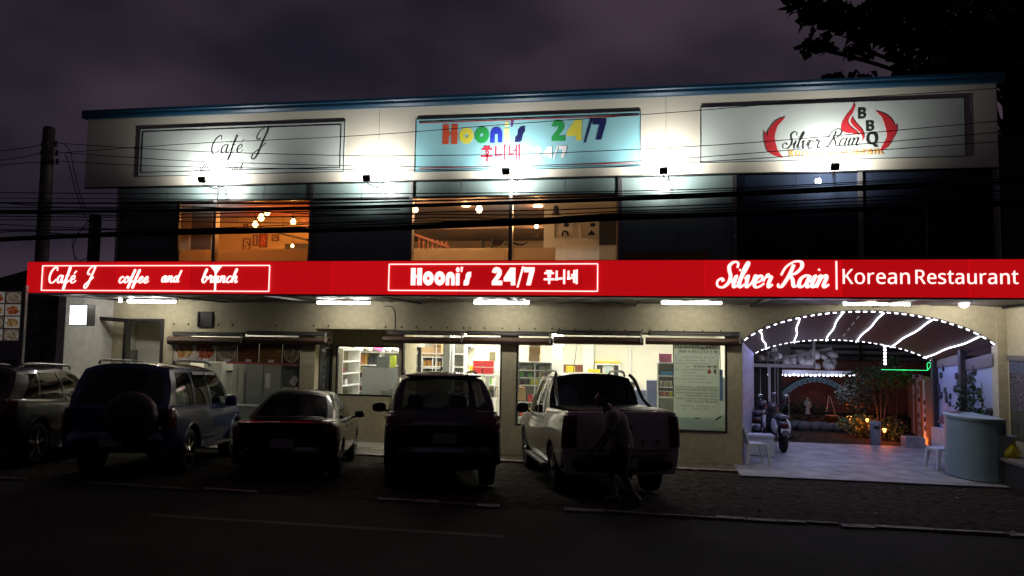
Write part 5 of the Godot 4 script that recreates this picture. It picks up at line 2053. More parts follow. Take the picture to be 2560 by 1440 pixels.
func passage():
	var t = thing("vaulted_passage", "arched passage with a dark boarded vault and bluish side walls", "passage", Vector3(4.4, -0.28, -2))
	# vault boards, each running across
	for k in 9:
		nb()
		var rows = []
		for u in [k / 9.0, (k + 0.985) / 9.0]:
			var line = PackedVector3Array()
			for i in 33:
				line.append(vault_at(i / 32.0, u) + Vector3(0, 0.002 * (k % 2), 0))
			rows.append(line)
		grid(rows)
		done("vault_board", "vault_board", t)
	nb()
	var top = []
	for u in [0.0, 1.0]:
		var line = PackedVector3Array()
		for i in 33:
			line.append(vault_at(i / 32.0, u) + Vector3(0, 0.06, 0))
		top.append(line)
	grid(top)
	done("vault_shell", "wood_dark", t)
	# left wall
	nb()
	q(Vector3(1.945, -0.28, -0.02), Vector3(1.945, 2.3, -0.02), Vector3(2.7, 2.02, -4.0), Vector3(2.7, -0.28, -4.0))
	q(Vector3(1.87, -0.28, -0.2), Vector3(2.6, -0.28, -4.0), Vector3(2.6, 2.05, -4.0), Vector3(1.87, 2.6, -0.2))
	q(Vector3(2.6, -0.28, -4.0), Vector3(2.7, -0.28, -4.0), Vector3(2.7, 2.02, -4.0), Vector3(2.6, 2.02, -4.0))
	done("left_wall", "panel_lilac", t)
	# right wall: wood posts with blue panels set with dark stones
	for k in 3:
		nb()
		var z = [-0.35, -1.75, -3.75][k]
		var x = lerpf(6.8, 7.02, -z / 4.0) - 0.13
		bb(x, -0.28, z - 0.07, x + 0.13, 2.35, z + 0.07, 0.01)
		if k > 0:
			done("post", "wood_dark", t)
	for k in 2:
		var za = [-0.1, -1.82][k]
		var zb = [-1.68, -3.7][k]
		var xa = lerpf(6.8, 7.02, -za / 4.0)
		var xb = lerpf(6.8, 7.02, -zb / 4.0)
		nb()
		q(Vector3(xa, -0.28, za), Vector3(xb, -0.28, zb), Vector3(xb, 1.95, zb), Vector3(xa, 2.05, za))
		q(Vector3(xa + 0.06, -0.28, za), Vector3(xa + 0.06, 2.05, za), Vector3(xb + 0.06, 1.95, zb), Vector3(xb + 0.06, -0.28, zb))
		var pn = done("blue_panel", "panel_blue", t)
		nb()
		q(Vector3(xa - 0.03, 1.86, za), Vector3(xb - 0.03, 1.72, zb), Vector3(xb - 0.03, 1.95, zb), Vector3(xa - 0.03, 2.12, za))
		done("beam", "wood_beam", t)
		for i in 26:
			var f = rnd.randf_range(0.05, 0.95)
			var y = rnd.randf_range(0.35, 1.75)
			var z = lerpf(za, zb, f)
			var x = lerpf(xa, xb, f)
			nb()
			blob(Vector3(x - 0.012, y, z), Vector3(0.035, rnd.randf_range(0.06, 0.1), rnd.randf_range(0.04, 0.07)), Basis(Vector3.RIGHT, rnd.randf_range(-0.3, 0.3)), 0.6, 6, 8)
			done("stone", "stone_dark", pn)
		nb()
		bb(minf(xa, xb) - 0.08, -0.28, zb, minf(xa, xb) + 0.05, 0.28, za)
		done("low_wall", "white_wall", t)
	# rope lights
	strips()
	ivy()
	mural_wall()
	counter()
	chair(Vector3(2.22, -0.28, -0.28), -78.0, "white plastic chair at the left foot of the arch")
	chair(Vector3(6.0, -0.28, -0.62), 100.0, "white plastic chair half hidden by the blue counter")
	bike(Vector3(3.06, -0.28, -2.75), 4.0, "dark motorcycle with white side panels parked inside the passage")
	bike(Vector3(2.8, -0.28, -3.7), -14.0, "motorcycle behind the first, only its handlebar showing")
	var wb = Vector3(2.497, 0.099, -1.200)
	var t2 = thing("white_crate", "low white chest against the left wall behind the plastic chair", "chest", Vector3(2.42, -0.28, -1.5))
	nb()
	bb(2.2, -0.26, -1.75, 2.78, 0.14, -1.35, 0.02)
	done("body", "plastic_white", t2)
	nb()
	bb(2.18, 0.14, -1.77, 2.8, 0.19, -1.33, 0.015)
	done("lid", "plastic_white", t2)


func strips():
	# LED strips wandering along the vault from front to back
	var ft = [0.075, 0.235, 0.41, 0.575, 0.765, 0.945]
	var words = ["first LED strip from the left on the vault, nearly upright", "second LED strip from the left on the vault", "third LED strip from the left on the vault", "fourth LED strip from the left on the vault", "fifth LED strip from the left on the vault", "rightmost LED strip on the vault, lying low"]
	for k in 6:
		var pts = []
		for i in 9:
			var u = i / 8.0
			var p = vault_at(clampf(ft[k] + 0.0035 * sin(i * 1.4 + k), 0.02, 0.98), u)
			pts.append(p - Vector3(0, 0.03, 0))
		var t = thing("led_strip", words[k], "LED strip", pts[4], "LED strips along the vault")
		nb()
		tube(smooth(pts, 3), 0.0135, 6)
		done("led_tube", "led_glow", t)
		nb()
		for i in 8:
			tube([pts[i] + Vector3(0, 0.032, 0), pts[i + 1] + Vector3(0, 0.032, 0)], 0.008, 4)
		done("channel", "plastic_black", t)
		var l = area(t, pts[4] - Vector3(0, 0.07, 0), Vector2(0.05, 3.7), 0.78, Color(0.57, 0.6, 1.0), Vector3(0, -1, 0.13).normalized())
		l.name = "strip_light"
	# dashed strings round both ends of the vault
	for e in 2:
		var n = 33 if e == 0 else 30
		var t = thing("led_string", ["dashed string of white LEDs round the front of the arch", "dashed string of white LEDs round the far end of the vault"][e], "LED string", vault_at(0.5, e))
		for i in n:
			var a = vault_at((i + 0.3 + 0.05 * sin(i * 5.0)) / n, float(e)) + Vector3(0, -0.012, 0.04 if e == 0 else 0.03)
			var b = vault_at((i + 0.76 + 0.04 * sin(i * 3.0)) / n, float(e)) + Vector3(0, -0.012, 0.04 if e == 0 else 0.03)
			nb()
			tube([a, b], 0.0125 if e == 0 else 0.0085, 6)
			done("led", "led_glow", t)
		nb()
		var pts = []
		for i in 41:
			pts.append(vault_at(i / 40.0, float(e)) + Vector3(0, 0.012, 0.03))
		tube(pts, 0.012, 5)
		done("cord", "plastic_black", t)
	# unlit spare strip in the middle of the vault
	var d = thing("unlit_strip", "short unlit dashes of a spare strip in the middle of the vault", "LED strip", vault_at(0.49, 0.5))
	for i in 4:
		nb()
		tube([vault_at(0.49, 0.12 + 0.2 * i) - Vector3(0, 0.02, 0), vault_at(0.49, 0.2 + 0.2 * i) - Vector3(0, 0.02, 0)], 0.018, 5)
		done("dash", "pale_grey", d)
	O = Vector3.ZERO


func leafy(c, r, n, s, sd):   # leaf-sized folded faces through a volume
	var rg = RandomNumberGenerator.new()
	rg.seed = sd
	for i in n:
		var d = Vector3(rg.randfn(), rg.randfn(), rg.randfn()).normalized() * pow(rg.randf(), 0.45)
		var p = c + d * r
		var b = Basis(Vector3(rg.randfn(), rg.randfn(), rg.randfn()).normalized(), rg.randf() * TAU)
		var l = s * rg.randf_range(0.6, 1.25)
		var w = l * 0.42
		var tip = p + b * Vector3(0, 0, l)
		var lf = p + b * Vector3(-w, 0.12 * l, l * 0.45)
		var rt = p + b * Vector3(w, 0.12 * l, l * 0.45)
		tri(p, rt, tip)
		tri(p, tip, lf)


func ivy():
	var g = [[6.72, -0.9, 1.55, 5, "ivy hanging on the right-hand blue panel of the passage"], [6.78, -1.72, 1.35, 4, "ivy trailing down the middle post of the passage"], [6.7, -0.45, 1.2, 4, "ivy beside the corner pier of the passage"]]
	for e in g:
		var t = thing("ivy", e[4], "ivy", Vector3(e[0], 0.4, e[1]))
		nb()
		for k in e[3]:
			leafy(Vector3(e[0] - 0.04, e[2] - 0.22 * k, e[1] + 0.06 * sin(k * 2.0)), Vector3(0.07, 0.16, 0.17), 46, 0.07, 31 + k + int(e[2] * 100))
		done("leaves", "leaf_lit", t)
		nb()
		tube([Vector3(e[0], e[2] + 0.3, e[1]), Vector3(e[0] - 0.02, e[2] - 0.3, e[1] + 0.04), Vector3(e[0], e[2] - 1.0, e[1])], 0.008, 5)
		done("stem", "bark", t)


func mural_wall():
	var t = thing("mural_wall", "side wall with a faded painted mural at the right edge, behind the bench", "wall", Vector3(6.95, -0.3, 1.6))
	nb()
	bb(6.98, -0.5, 0.06, 7.2, 3.02, 3.2)
	done("wall", "cream_wall", t)
	nb()
	bb(6.95, 1.98, 0.08, 6.98, 2.08, 3.2)
	done("moulding", "wood_beam", t)
	# the mural, flat paint on the plaster
	var im = Image.create(256, 192, false, Image.FORMAT_RGB8)
	var n = FastNoiseLite.new()
	n.seed = 12
	n.frequency = 0.03
	n.fractal_octaves = 4
	for y in 192:
		for x in 256:
			var v = n.get_noise_2d(x * 1.0, y * 1.0)
			var ring = absf(sin(Vector2(fmod(x * 1.0, 44.0) - 22.0, fmod(y * 1.0 + 11.0 * (x / 44), 40.0) - 20.0).length() * 0.35 + v * 4.0))
			var c = Color(0.42, 0.4, 0.42).lerp(Color(0.25, 0.22, 0.24), smoothstep(0.35, 0.9, ring))
			if y > 118:
				c = Color(0.2, 0.26, 0.18).lerp(Color(0.36, 0.3, 0.24), smoothstep(-0.2, 0.3, n.get_noise_2d(x * 3.0, y * 0.6)))
			if y < 30:
				c = c.lerp(Color(0.34, 0.4, 0.52), 0.6)
			im.set_pixel(x, y, c)
	printed("mural_print", im, 0.8)
	nb()
	q(Vector3(6.976, 0.45, 0.12), Vector3(6.976, 0.45, 3.1), Vector3(6.976, 1.98, 3.1), Vector3(6.976, 1.98, 0.12), 0.0, 0.0, 1.0, 1.0)
	done("mural", "mural_print", t)
	var b = thing("stone_bench", "low brown built-in bench below the mural at the right edge", "bench", Vector3(6.75, -0.3, 1.3))
	nb()
	bb(6.42, -0.4, 0.78, 6.98, 0.16, 3.1)
	done("base", "wood_dark", b)
	nb()
	bb(6.38, 0.16, 0.74, 6.98, 0.21, 3.12)
	done("seat", "wood_beam", b)
	# yellow carrier bag
	var p = Vector3(6.58, 0.21, 1.0)
	var y = thing("carrier_bag", "bright yellow plastic carrier bag standing on the bench", "bag", p)
	nb()
	var rows = []
	for i in 9:
		var f = i / 8.0
		var line = PackedVector3Array()
		for j in 18:
			var a = TAU * j / 18.0
			var r = cv([[0.0, 0.12], [0.3, 0.15], [0.7, 0.12], [1.0, 0.075]], f) * (1.0 + 0.14 * sin(a * 3.0 + f * 5.0) + 0.08 * sin(a * 7.0 + f * 3.0))
			line.append(p + Vector3(cos(a) * r, 0.002 + f * 0.27, sin(a) * r * 0.8))
		rows.append(line)
	grid(rows, true)
	done("body", "bag_yellow", y)
	for s in [-1.0, 1.0]:
		nb()
		tube(smooth([p + Vector3(s * 0.07, 0.26, 0), p + Vector3(s * 0.1, 0.34, 0), p + Vector3(s * 0.06, 0.38, 0.02), p + Vector3(s * 0.03, 0.27, 0)], 4), 0.012, 5)
		done("handle", "bag_yellow", y)
	O = Vector3.ZERO


func counter():
	# curved reception counter, high on the left, stepped down on the right
	var t = thing("reception_counter", "pale blue rounded counter standing in the right half of the arch", "counter", Vector3(6.3, -0.28, 0.45))
	var plan = [Vector2(6.15, -0.55), Vector2(5.93, -0.3), Vector2(5.82, 0.05), Vector2(5.82, 0.4), Vector2(5.93, 0.75), Vector2(6.12, 0.97), Vector2(6.34, 1.06)]
	var out = smooth(plan, 5)
	nb()
	var rows = []
	for y in [-0.26, 0.3, 0.86]:
		var line = PackedVector3Array()
		for p in out:
			line.append(Vector3(p.x, y, p.y))
		rows.append(line)
	grid(rows)
	done("front", "counter_blue", t)
	nb()
	bb(6.34, -0.26, 1.02, 6.62, 0.57, 1.06)
	done("low_front", "counter_blue", t)
	var poly2 = PackedVector2Array()
	for p in out:
		poly2.append(Vector2(p.x - 0.02, -p.y - 0.02 if p.y > 0.3 else -p.y))
	poly2.append(Vector2(6.52, -1.02))
	poly2.append(Vector2(6.52, 0.5))
	nb()
	prism(poly2, 0.86, 0.9, Transform3D(Basis(Vector3.RIGHT, Vector3(0, 0, -1), Vector3.UP), Vector3.ZERO))
	done("top", "counter_blue", t)
	nb()
	bb(6.32, 0.57, 0.4, 6.49, 0.86, 0.985)
	done("step_side", "counter_blue", t)
	nb()
	bb(6.5, 0.57, 0.5, 6.7, 0.6, 1.08)
	bb(6.32, 0.57, 0.99, 6.5, 0.6, 1.08)
	done("low_top", "counter_blue", t)
	nb()
	bb(6.5, -0.26, -0.5, 6.53, 0.86, 1.0)
	done("side", "counter_blue", t)
	nb()
	var base = []
	for y in [-0.28, -0.24]:
		var line = PackedVector3Array()
		for p in out:
			line.append(Vector3(p.x + 0.02 + 0.015 * sin(p.y * 20.0), y, p.y))
		base.append(line)
	grid(base)
	done("plinth", "wood_dark", t)
	var c = Vector3(5.98, 0.9, -0.25)
	var m = thing("cloth", "dark maroon cloth hanging over the back corner of the counter", "cloth", c)
	nb()
	var rr = []
	for i in 7:
		var line = PackedVector3Array()
		for j in 7:
			var u = j / 6.0
			var v = i / 6.0
			var x = 5.85 + 0.4 * u
			var drop = maxf(0.0, 0.16 - 0.4 * u)
			line.append(Vector3(x + 0.05 * drop, 0.915 + 0.01 * sin(i * 1.3 + j) - drop * 1.5, -0.5 + 0.42 * v))
		rr.append(line)
	grid(rr)
	done("drape", "maroon", m)
	O = Vector3.ZERO


func chair(at, turn, label):
	var t = thing("plastic_chair", label, "chair", at, "white plastic chairs")
	t.rotation_degrees.y = turn
	O = Vector3.ZERO
	nb()   # seat, front is -z
	var rows = []
	for i in 9:
		var line = PackedVector3Array()
		for j in 11:
			var u = (j - 5) / 5.0
			var v = i / 8.0
			line.append(Vector3(u * (0.23 - 0.015 * v), 0.43 - 0.018 * (1 - u * u) * sin(PI * v) - (0.03 * pow(1.0 - v, 4.0)), -0.22 + 0.43 * v))
		rows.append(line)
	grid(rows)
	for s in [-1.0, 1.0]:
		bb(s * 0.23 - 0.008, 0.38, -0.2, s * 0.23 + 0.008, 0.435, 0.2)
	bb(-0.22, 0.375, -0.226, 0.22, 0.42, -0.21)
	done("seat", "plastic_white", t)
	nb()   # back shell with slots
	for k in 7:
		var x = -0.18 + 0.06 * k
		var line = []
		for i in 6:
			var f = i / 5.0
			line.append(Vector3(x * (1.0 - 0.1 * f), 0.42 + 0.36 * f, 0.2 + 0.09 * f + 0.02 * sin(PI * f)))
		for i in 5:
			box((line[i] + line[i + 1]) / 2, Vector3(0.047, line[i].distance_to(line[i + 1]) + 0.004, 0.012), Basis(Vector3.RIGHT, 0.25))
	var topb = []
	for i in 9:
		var u = (i - 4) / 4.0
		topb.append(Vector3(u * 0.2, 0.79 - 0.05 * u * u, 0.295))
	tube(topb, 0.026, 6)
	for s in [-1.0, 1.0]:
		tube([Vector3(s * 0.21, 0.42, 0.2), Vector3(s * 0.215, 0.6, 0.25), Vector3(s * 0.2, 0.75, 0.295)], 0.02, 6)
	done("backrest", "plastic_white", t)
	for s in [[-1, -1], [1, -1], [-1, 1], [1, 1]]:
		nb()
		var a = Vector3(s[0] * 0.2, 0.41, s[1] * 0.19)
		var b = Vector3(s[0] * 0.235, 0.0, s[1] * 0.24)
		for i in 4:
			var f = i / 3.0
			box(a.lerp(b, f * 0.75 + 0.125), Vector3(0.075 - 0.02 * f, 0.115, 0.07 - 0.02 * f), Basis(Vector3.BACK, s[0] * 0.085) * Basis(Vector3.RIGHT, -s[1] * 0.12), 0.01)
		done("leg", "plastic_white", t)


func bike(at, turn, label):
	var t = thing("motorcycle", label, "motorcycle", at, "motorcycles in the passage")
	t.rotation_degrees.y = turn
	O = Vector3.ZERO
	for e in [0.62, -0.62]:   # rear wheel towards the street
		var w = Node3D.new()
		w.name = "wheel"
		t.add_child(w, true)
		w.position = Vector3(0, 0.29, e)
		nb()
		lathe([[0.215, -0.045], [0.27, -0.05], [0.288, -0.02], [0.29, 0.0], [0.288, 0.02], [0.27, 0.05], [0.215, 0.045]], Vector3.ZERO, 24, Basis(Vector3.BACK, PI / 2))
		done("tyre", "rubber", w)
		nb()
		lathe([[0.04, -0.05], [0.2, -0.03], [0.215, -0.04], [0.215, 0.04], [0.2, 0.03], [0.04, 0.05]], Vector3.ZERO, 18, Basis(Vector3.BACK, PI / 2))
		done("rim", "dark_metal", w)
	nb()   # tail and side panels
	blob(Vector3(0, 0.66, 0.42), Vector3(0.15, 0.12, 0.32), Basis(Vector3.RIGHT, 0.16), 0.8)
	blob(Vector3(0, 0.55, 0.0), Vector3(0.13, 0.2, 0.3), Basis.IDENTITY, 0.8)
	done("body", "paint_black", t)
	for s in [-1.0, 1.0]:
		nb()
		blob(Vector3(s * 0.15, 0.58, 0.4), Vector3(0.045, 0.15, 0.24), Basis(Vector3.RIGHT, 0.35), 0.8)
		done("side_panel", "white_metal", t)
	nb()
	blob(Vector3(0, 0.79, 0.22), Vector3(0.14, 0.06, 0.42), Basis(Vector3.RIGHT, 0.05), 0.7)
	done("seat", "plastic_black", t)
	nb()
	tube(smooth([Vector3(-0.15, 0.78, 0.4), Vector3(-0.13, 0.84, 0.64), Vector3(0, 0.85, 0.72), Vector3(0.13, 0.84, 0.64), Vector3(0.15, 0.78, 0.4)], 4), 0.018, 6)
	done("grab_rail", "grey_metal", t)
	nb()
	blob(Vector3(0, 0.64, 0.76), Vector3(0.09, 0.05, 0.04), Basis.IDENTITY, 0.7)
	done("tail_light", "lens_red", t)
	nb()
	box(Vector3(0, 0.52, 0.83), Vector3(0.2, 0.085, 0.008), Basis(Vector3.RIGHT, -0.2))
	var pl = done("number_plate", "white_metal", t)
	lettering("AE 16143", Vector3(-0.085, 0.5, 0.842), 0.045, "ink", t, "Droid Sans", 0.17, 700, 0.002)
	nb()   # rear mudguard
	var rows = []
	for i in 7:
		var a = -0.35 + 1.5 * i / 6.0
		var line = PackedVector3Array()
		for j in 5:
			line.append(Vector3((j - 2) * 0.04, 0.29 + cos(a) * 0.33 - absf(j - 2) * 0.012, 0.62 + sin(a) * 0.33))
		rows.append(line)
	grid(rows)
	done("mudguard", "plastic_black", t)
	nb()   # exhaust
	tube([Vector3(0.13, 0.3, -0.1), Vector3(0.16, 0.3, 0.3), Vector3(0.18, 0.36, 0.75)], [0.03, 0.055, 0.06], 8)
	done("exhaust", "dark_metal", t)
	for s in [-1.0, 1.0]:
		nb()
		tube([Vector3(s * 0.11, 0.33, 0.62), Vector3(s * 0.12, 0.6, 0.48)], 0.025, 6)
		done("shock_absorber", "grey_metal", t)
		nb()
		tube([Vector3(s * 0.07, 0.3, -0.62), Vector3(s * 0.07, 0.9, -0.4)], 0.022, 6)
		done("fork", "grey_metal", t)
		nb()
		tube([Vector3(s * 0.27, 1.02, -0.33), Vector3(s * 0.3, 1.2, -0.36)], 0.008, 5)
		blob(Vector3(s * 0.31, 1.24, -0.36), Vector3(0.055, 0.04, 0.018), Basis.IDENTITY, 0.8)
		done("mirror", "chrome", t)
	nb()
	tube(smooth([Vector3(-0.36, 1.0, -0.28), Vector3(-0.18, 1.02, -0.36), Vector3(0, 0.97, -0.4), Vector3(0.18, 1.02, -0.36), Vector3(0.36, 1.0, -0.28)], 4), 0.016, 6)
	done("handlebar", "dark_metal", t)
	nb()
	blob(Vector3(0, 0.93, -0.48), Vector3(0.12, 0.14, 0.12), Basis.IDENTITY, 0.8)
	blob(Vector3(0, 0.6, -0.5), Vector3(0.16, 0.3, 0.06), Basis(Vector3.RIGHT, 0.3), 0.8)
	done("cowl", "paint_black", t)


func garden():
	# ground and back wall
	O = Vector3.ZERO
	nb()
	bb(1.0, -0.5, -14.0, 14.0, -0.3, -4.2)
	struct("garden_ground", "dirt")
	var bw = thing("brick_garden_wall", "reddish brick wall at the back of the garden", "wall", Vector3(7, -0.3, -9.2))
	nb()
	bb(2.5, -0.4, -9.4, 12.0, 1.75, -9.2)
	done("core", "brick_red", bw)
	for r in 13:   # bricks one can still make out in the lit middle
		for c in 12:
			if (r * 5 + c * 3) % 4 == 0:
				continue
			nb()
			var x = 5.2 + c * 0.27 + (0.13 if r % 2 else 0.0)
			var y = -0.2 + r * 0.15
			box(Vector3(x, y, -9.19), Vector3(0.25, 0.13, 0.03 + 0.01 * ((r + c) % 3)))
			done("brick", "brick_red" if (r + c) % 3 else "brick_pale", bw)
	# slatted screen above
	var sl = thing("louvre_screen", "grey louvre screen above the garden seen under the vault", "screen", Vector3(7, 1.2, -9.6))
	nb()
	bb(4.0, 1.35, -9.75, 9.4, 3.6, -9.7)
	done("backing", "stone_grey", sl)
	for k in 9:
		nb()
		bb(4.6, 1.5 + 0.19 * k, -9.7, 8.6 + 0.12 * (k % 3), 1.58 + 0.19 * k, -9.62)
		done("slat", "plastic_black", sl)
	nb()
	bb(6.703, 1.3, -9.62, 6.764, 3.2, -9.55)
	done("post", "plastic_black", sl)
	# lumpy coral-stone tree
	var ct = thing("coral_stone_tree", "pale lumpy artificial stone tree hanging over the garden", "sculpture", Vector3(4.031, 1.586, -7.500))
	for k in 46:
		var px = rnd.randf_range(0.0, 1.0)
		var a = Vector3(3.221, 1.653, -7.500).lerp(Vector3(5.460, 2.033, -7.500), px)
		a.y = lerpf(1.466, 2.223, rnd.randf() * (1.0 - 0.55 * px)) + 0.15 * px
		nb()
		blob(a + Vector3(0, 0, rnd.randf_range(-0.4, 0.3)), Vector3(rnd.randf_range(0.08, 0.2), rnd.randf_range(0.06, 0.15), 0.12), Basis(Vector3(0.3, 1, 0.2).normalized(), rnd.randf() * 6.0), 0.8, 6, 9)
		done("stone", "stone_grey", ct)
	nb()
	tube([Vector3(3.228, 0.538, -7.600), Vector3(3.408, 1.388, -7.600), Vector3(4.049, 1.764, -7.600), Vector3(5.427, 2.127, -7.600)], [0.2, 0.16, 0.12, 0.06], 8)
	done("trunk", "stone_grey", ct)
	# white frame
	var fr = thing("white_pergola_frame", "thin white painted frame crossing the left of the garden", "frame", Vector3(3.357, 0.701, -5.400))
	var c1 = Vector3(4.460, 2.387, -5.400)
	var c2 = Vector3(4.473, 1.646, -5.400)
	var c3 = Vector3(2.855, 1.643, -5.400)
	nb()
	box((c1 + c2) / 2, Vector3(0.06, c1.y - c2.y + 0.06, 0.06))
	done("post", "white_metal", fr)
	nb()
	box((c2 + c3) / 2, Vector3(c2.x - c3.x, 0.09, 0.06))
	done("beam", "white_metal", fr)
	nb()
	var ps = Vector3(3.275, 1.601, -5.300)
	bb(ps.x - 0.03, -0.3, -5.33, ps.x + 0.03, ps.y + 0.0, -5.27)
	done("post", "white_metal", fr)
	for px in [Vector3(3.473, 0.800, -5.600), Vector3(3.548, 0.803, -5.600)]:
		nb()
		bb(px.x - 0.015, -0.3, -5.62, px.x + 0.015, 2.1, -5.59)
		done("pole", "grey_metal", fr)
	# row of round lights
	var row0 = Vector3(3.402, 1.327, -7.000)
	var row1 = Vector3(5.875, 1.363, -7.000)
	var st = thing("light_row", "row of round white lights hung across the garden", "string lights", (row0 + row1) / 2)
	for i in 22:
		nb()
		blob(row0.lerp(row1, i / 21.0) + Vector3(0, 0.008 * sin(i * 2.0), 0), Vector3(0.042, 0.03, 0.03), Basis.IDENTITY, 1.0, 6, 8)
		done("bulb", "led_glow", st)
	nb()
	bb(row0.x - 0.5, row0.y + 0.04, -7.06, row1.x + 0.1, row0.y + 0.16, -7.0)
	done("rail", "steel_dull", st)
	omni(st, row0.lerp(row1, 0.35) + Vector3(0, -0.2, 0.25), 0.45, Color(0.8, 0.83, 1.0), 0.3)
	omni(st, row0.lerp(row1, 0.8) + Vector3(0, -0.2, 0.25), 0.45, Color(0.8, 0.83, 1.0), 0.3)
	omni(st, row0.lerp(row1, 0.45) + Vector3(0, 0.42, 0.7), 0.5, Color(0.8, 0.83, 1.0), 0.3)
	# short vertical run of lights by the far arch
	var vs = thing("light_drop", "short upright string of white lights at the right of the louvre screen", "string lights", Vector3(6.447, 2.012, -6.000))
	for i in 6:
		nb()
		blob(Vector3(6.451, 2.222, -6.000) - Vector3(0, 0.095 * i, 0), Vector3(0.04, 0.036, 0.03), Basis.IDENTITY, 0.8, 6, 8)
		done("bulb", "led_glow", vs)
	nb()
	tube([Vector3(6.461, 2.311, -6.030), Vector3(6.450, 1.681, -6.030)], 0.012, 5)
	done("cord", "plastic_black", vs)
	# green neon line
	var gn = thing("green_neon", "green neon tube running level above the shrubs", "neon", Vector3(6.688, 1.604, -5.200))
	nb()
	tube([Vector3(6.122, 1.602, -5.200), Vector3(7.268, 1.607, -5.200)], 0.007, 6)
	tube(smooth([Vector3(7.268, 1.607, -5.200), Vector3(7.339, 1.724, -5.200), Vector3(7.321, 1.819, -5.200), Vector3(7.261, 1.775, -5.200), Vector3(7.268, 1.607, -5.200)], 4), 0.007, 6)
	done("neon_tube", "led_green", gn)
	omni(gn, Vector3(6.676, 1.566, -5.100), 0.03, Color(0.2, 1.0, 0.4), 0.1)
	# teal footbridge arch
	var ta = thing("teal_arch", "dark teal arch of a small garden bridge", "arch", Vector3(4.978, 0.439, -8.000))
	nb()
	var pts = []
	var a0 = Vector3(3.871, 0.528, -8.000)
	var a1 = Vector3(6.180, 0.452, -8.000)
	var am = Vector3(5.044, 1.192, -8.000)
	for i in 17:
		var f = i / 16.0
		var p = a0.lerp(a1, f)
		p.y += (am.y - (a0.y + a1.y) / 2) * (1.0 - pow(2.0 * f - 1.0, 2.0))
		pts.append(p)
	for i in 16:
		var mid = (pts[i] + pts[i + 1]) / 2
		var d = pts[i + 1] - pts[i]
		box(mid, Vector3(d.length() + 0.02, 0.16, 0.5), Basis(Vector3.BACK, atan2(d.y, d.x)))
	done("span", "teal_arch", ta)
	# border of rocks and a raised bed
	for k in 16:
		var p = Vector3(3.913, -0.300, -7.574).lerp(Vector3(6.266, -0.300, -7.091), k / 15.0) + Vector3(0, 0, rnd.randf_range(-0.2, 0.2))
		O = p
		nb()
		blob(p + Vector3(0, 0.1, 0), Vector3(rnd.randf_range(0.15, 0.24), rnd.randf_range(0.12, 0.2), 0.17), Basis(Vector3.UP, rnd.randf() * 6.0), 0.8, 6, 9)
		solo("border_rock", "stone_dark", "dark rock in the border edging the garden bed", "rock", p, "rocks edging the garden bed")
	O = Vector3.ZERO
	nb()
	bb(3.0, -0.32, -9.3, 9.0, 0.1, -8.0)
	struct("garden_bed", "dirt")
	# statue
	var sp = Vector3(4.826, -0.068, -8.200)
	sp.y = 0.1
	var sc = (0.444 - 0.1) / 0.52
	var sta = thing("garden_statue", "small pale garden statue of a standing figure", "statue", sp)
	nb()
	lathe([[0.0, 0.0], [0.1, 0.0], [0.1, 0.05], [0.06, 0.06], [0.075, 0.14], [0.06, 0.24], [0.085, 0.36], [0.08, 0.41], [0.03, 0.43], [0.025, 0.45], [0.0, 0.45]], sp, 12)
	blob(sp + Vector3(0, 0.485, 0), Vector3(0.038, 0.045, 0.038))
	tube([sp + Vector3(-0.075, 0.39, 0), sp + Vector3(-0.09, 0.3, 0.03), sp + Vector3(-0.03, 0.26, 0.08)], 0.022, 6)
	tube([sp + Vector3(0.075, 0.39, 0), sp + Vector3(0.1, 0.3, 0.02), sp + Vector3(0.085, 0.2, 0.04)], 0.022, 6)
	done("figure", "statue_white", sta)
	# shrubs
	var sh = [[Vector3(5.825, 0.029, -6.200), 0.6, 0.3, 900, 0.09, "leaf_light", "yellow-green spreading shrub lit by the amber garden lamps"], [Vector3(6.480, -0.024, -5.600), 0.42, 0.38, 500, 0.085, "leaf_lit", "dark shrub right of the grey litter bin"], [Vector3(6.256, 1.356, -5.800), 0.95, 0.33, 1300, 0.09, "leaf_lit", "weeping green tree crown under the neon tube"], [Vector3(6.046, 0.806, -6.600), 0.8, 0.5, 1100, 0.09, "leaf", "dark hanging foliage left of the wooden fence"], [Vector3(4.858, 0.178, -8.900), 0.9, 0.3, 500, 0.1, "leaf", "dark low plants behind the statue"], [Vector3(6.746, 1.788, -6.400), 0.35, 0.2, 260, 0.08, "leaf_lit", "rounded bush top beside the upright light string"]]
	for e in sh:
		var base = Vector3(e[0].x, -0.3, e[0].z)
		var t = thing("shrub", e[6], "shrub", base)
		nb()
		leafy(e[0], Vector3(e[1], e[2], e[1] * 0.8), e[3], e[4], int(e[0].x * 1000))
		done("foliage", e[5], t)
		for k in 3:
			nb()
			tube([base + Vector3(0.05 * (k - 1), 0, 0), base.lerp(e[0], 0.5) + Vector3(0.1 * (k - 1), 0, 0.05), e[0] + Vector3(0.3 * e[1] * (k - 1), 0.1, 0)], [0.022, 0.016, 0.008], 6)
			done("stem", "bark", t)
	# amber garden lamps
	var lamps = [[Vector3(5.846, 0.092, -7.400), 0.1, 0.55, "mushroom-shaped amber garden lamp beside the rocks"], [Vector3(5.883, 0.213, -5.700), 0.05, 0.35, "amber lamp deep in the yellow-green shrub"], [Vector3(6.175, 0.009, -5.200), 0.06, 0.3, "amber lamp beside the grey litter bin"], [Vector3(6.949, -0.186, -4.900), 0.05, 0.2, "amber lamp at the foot of the wooden fence"]]
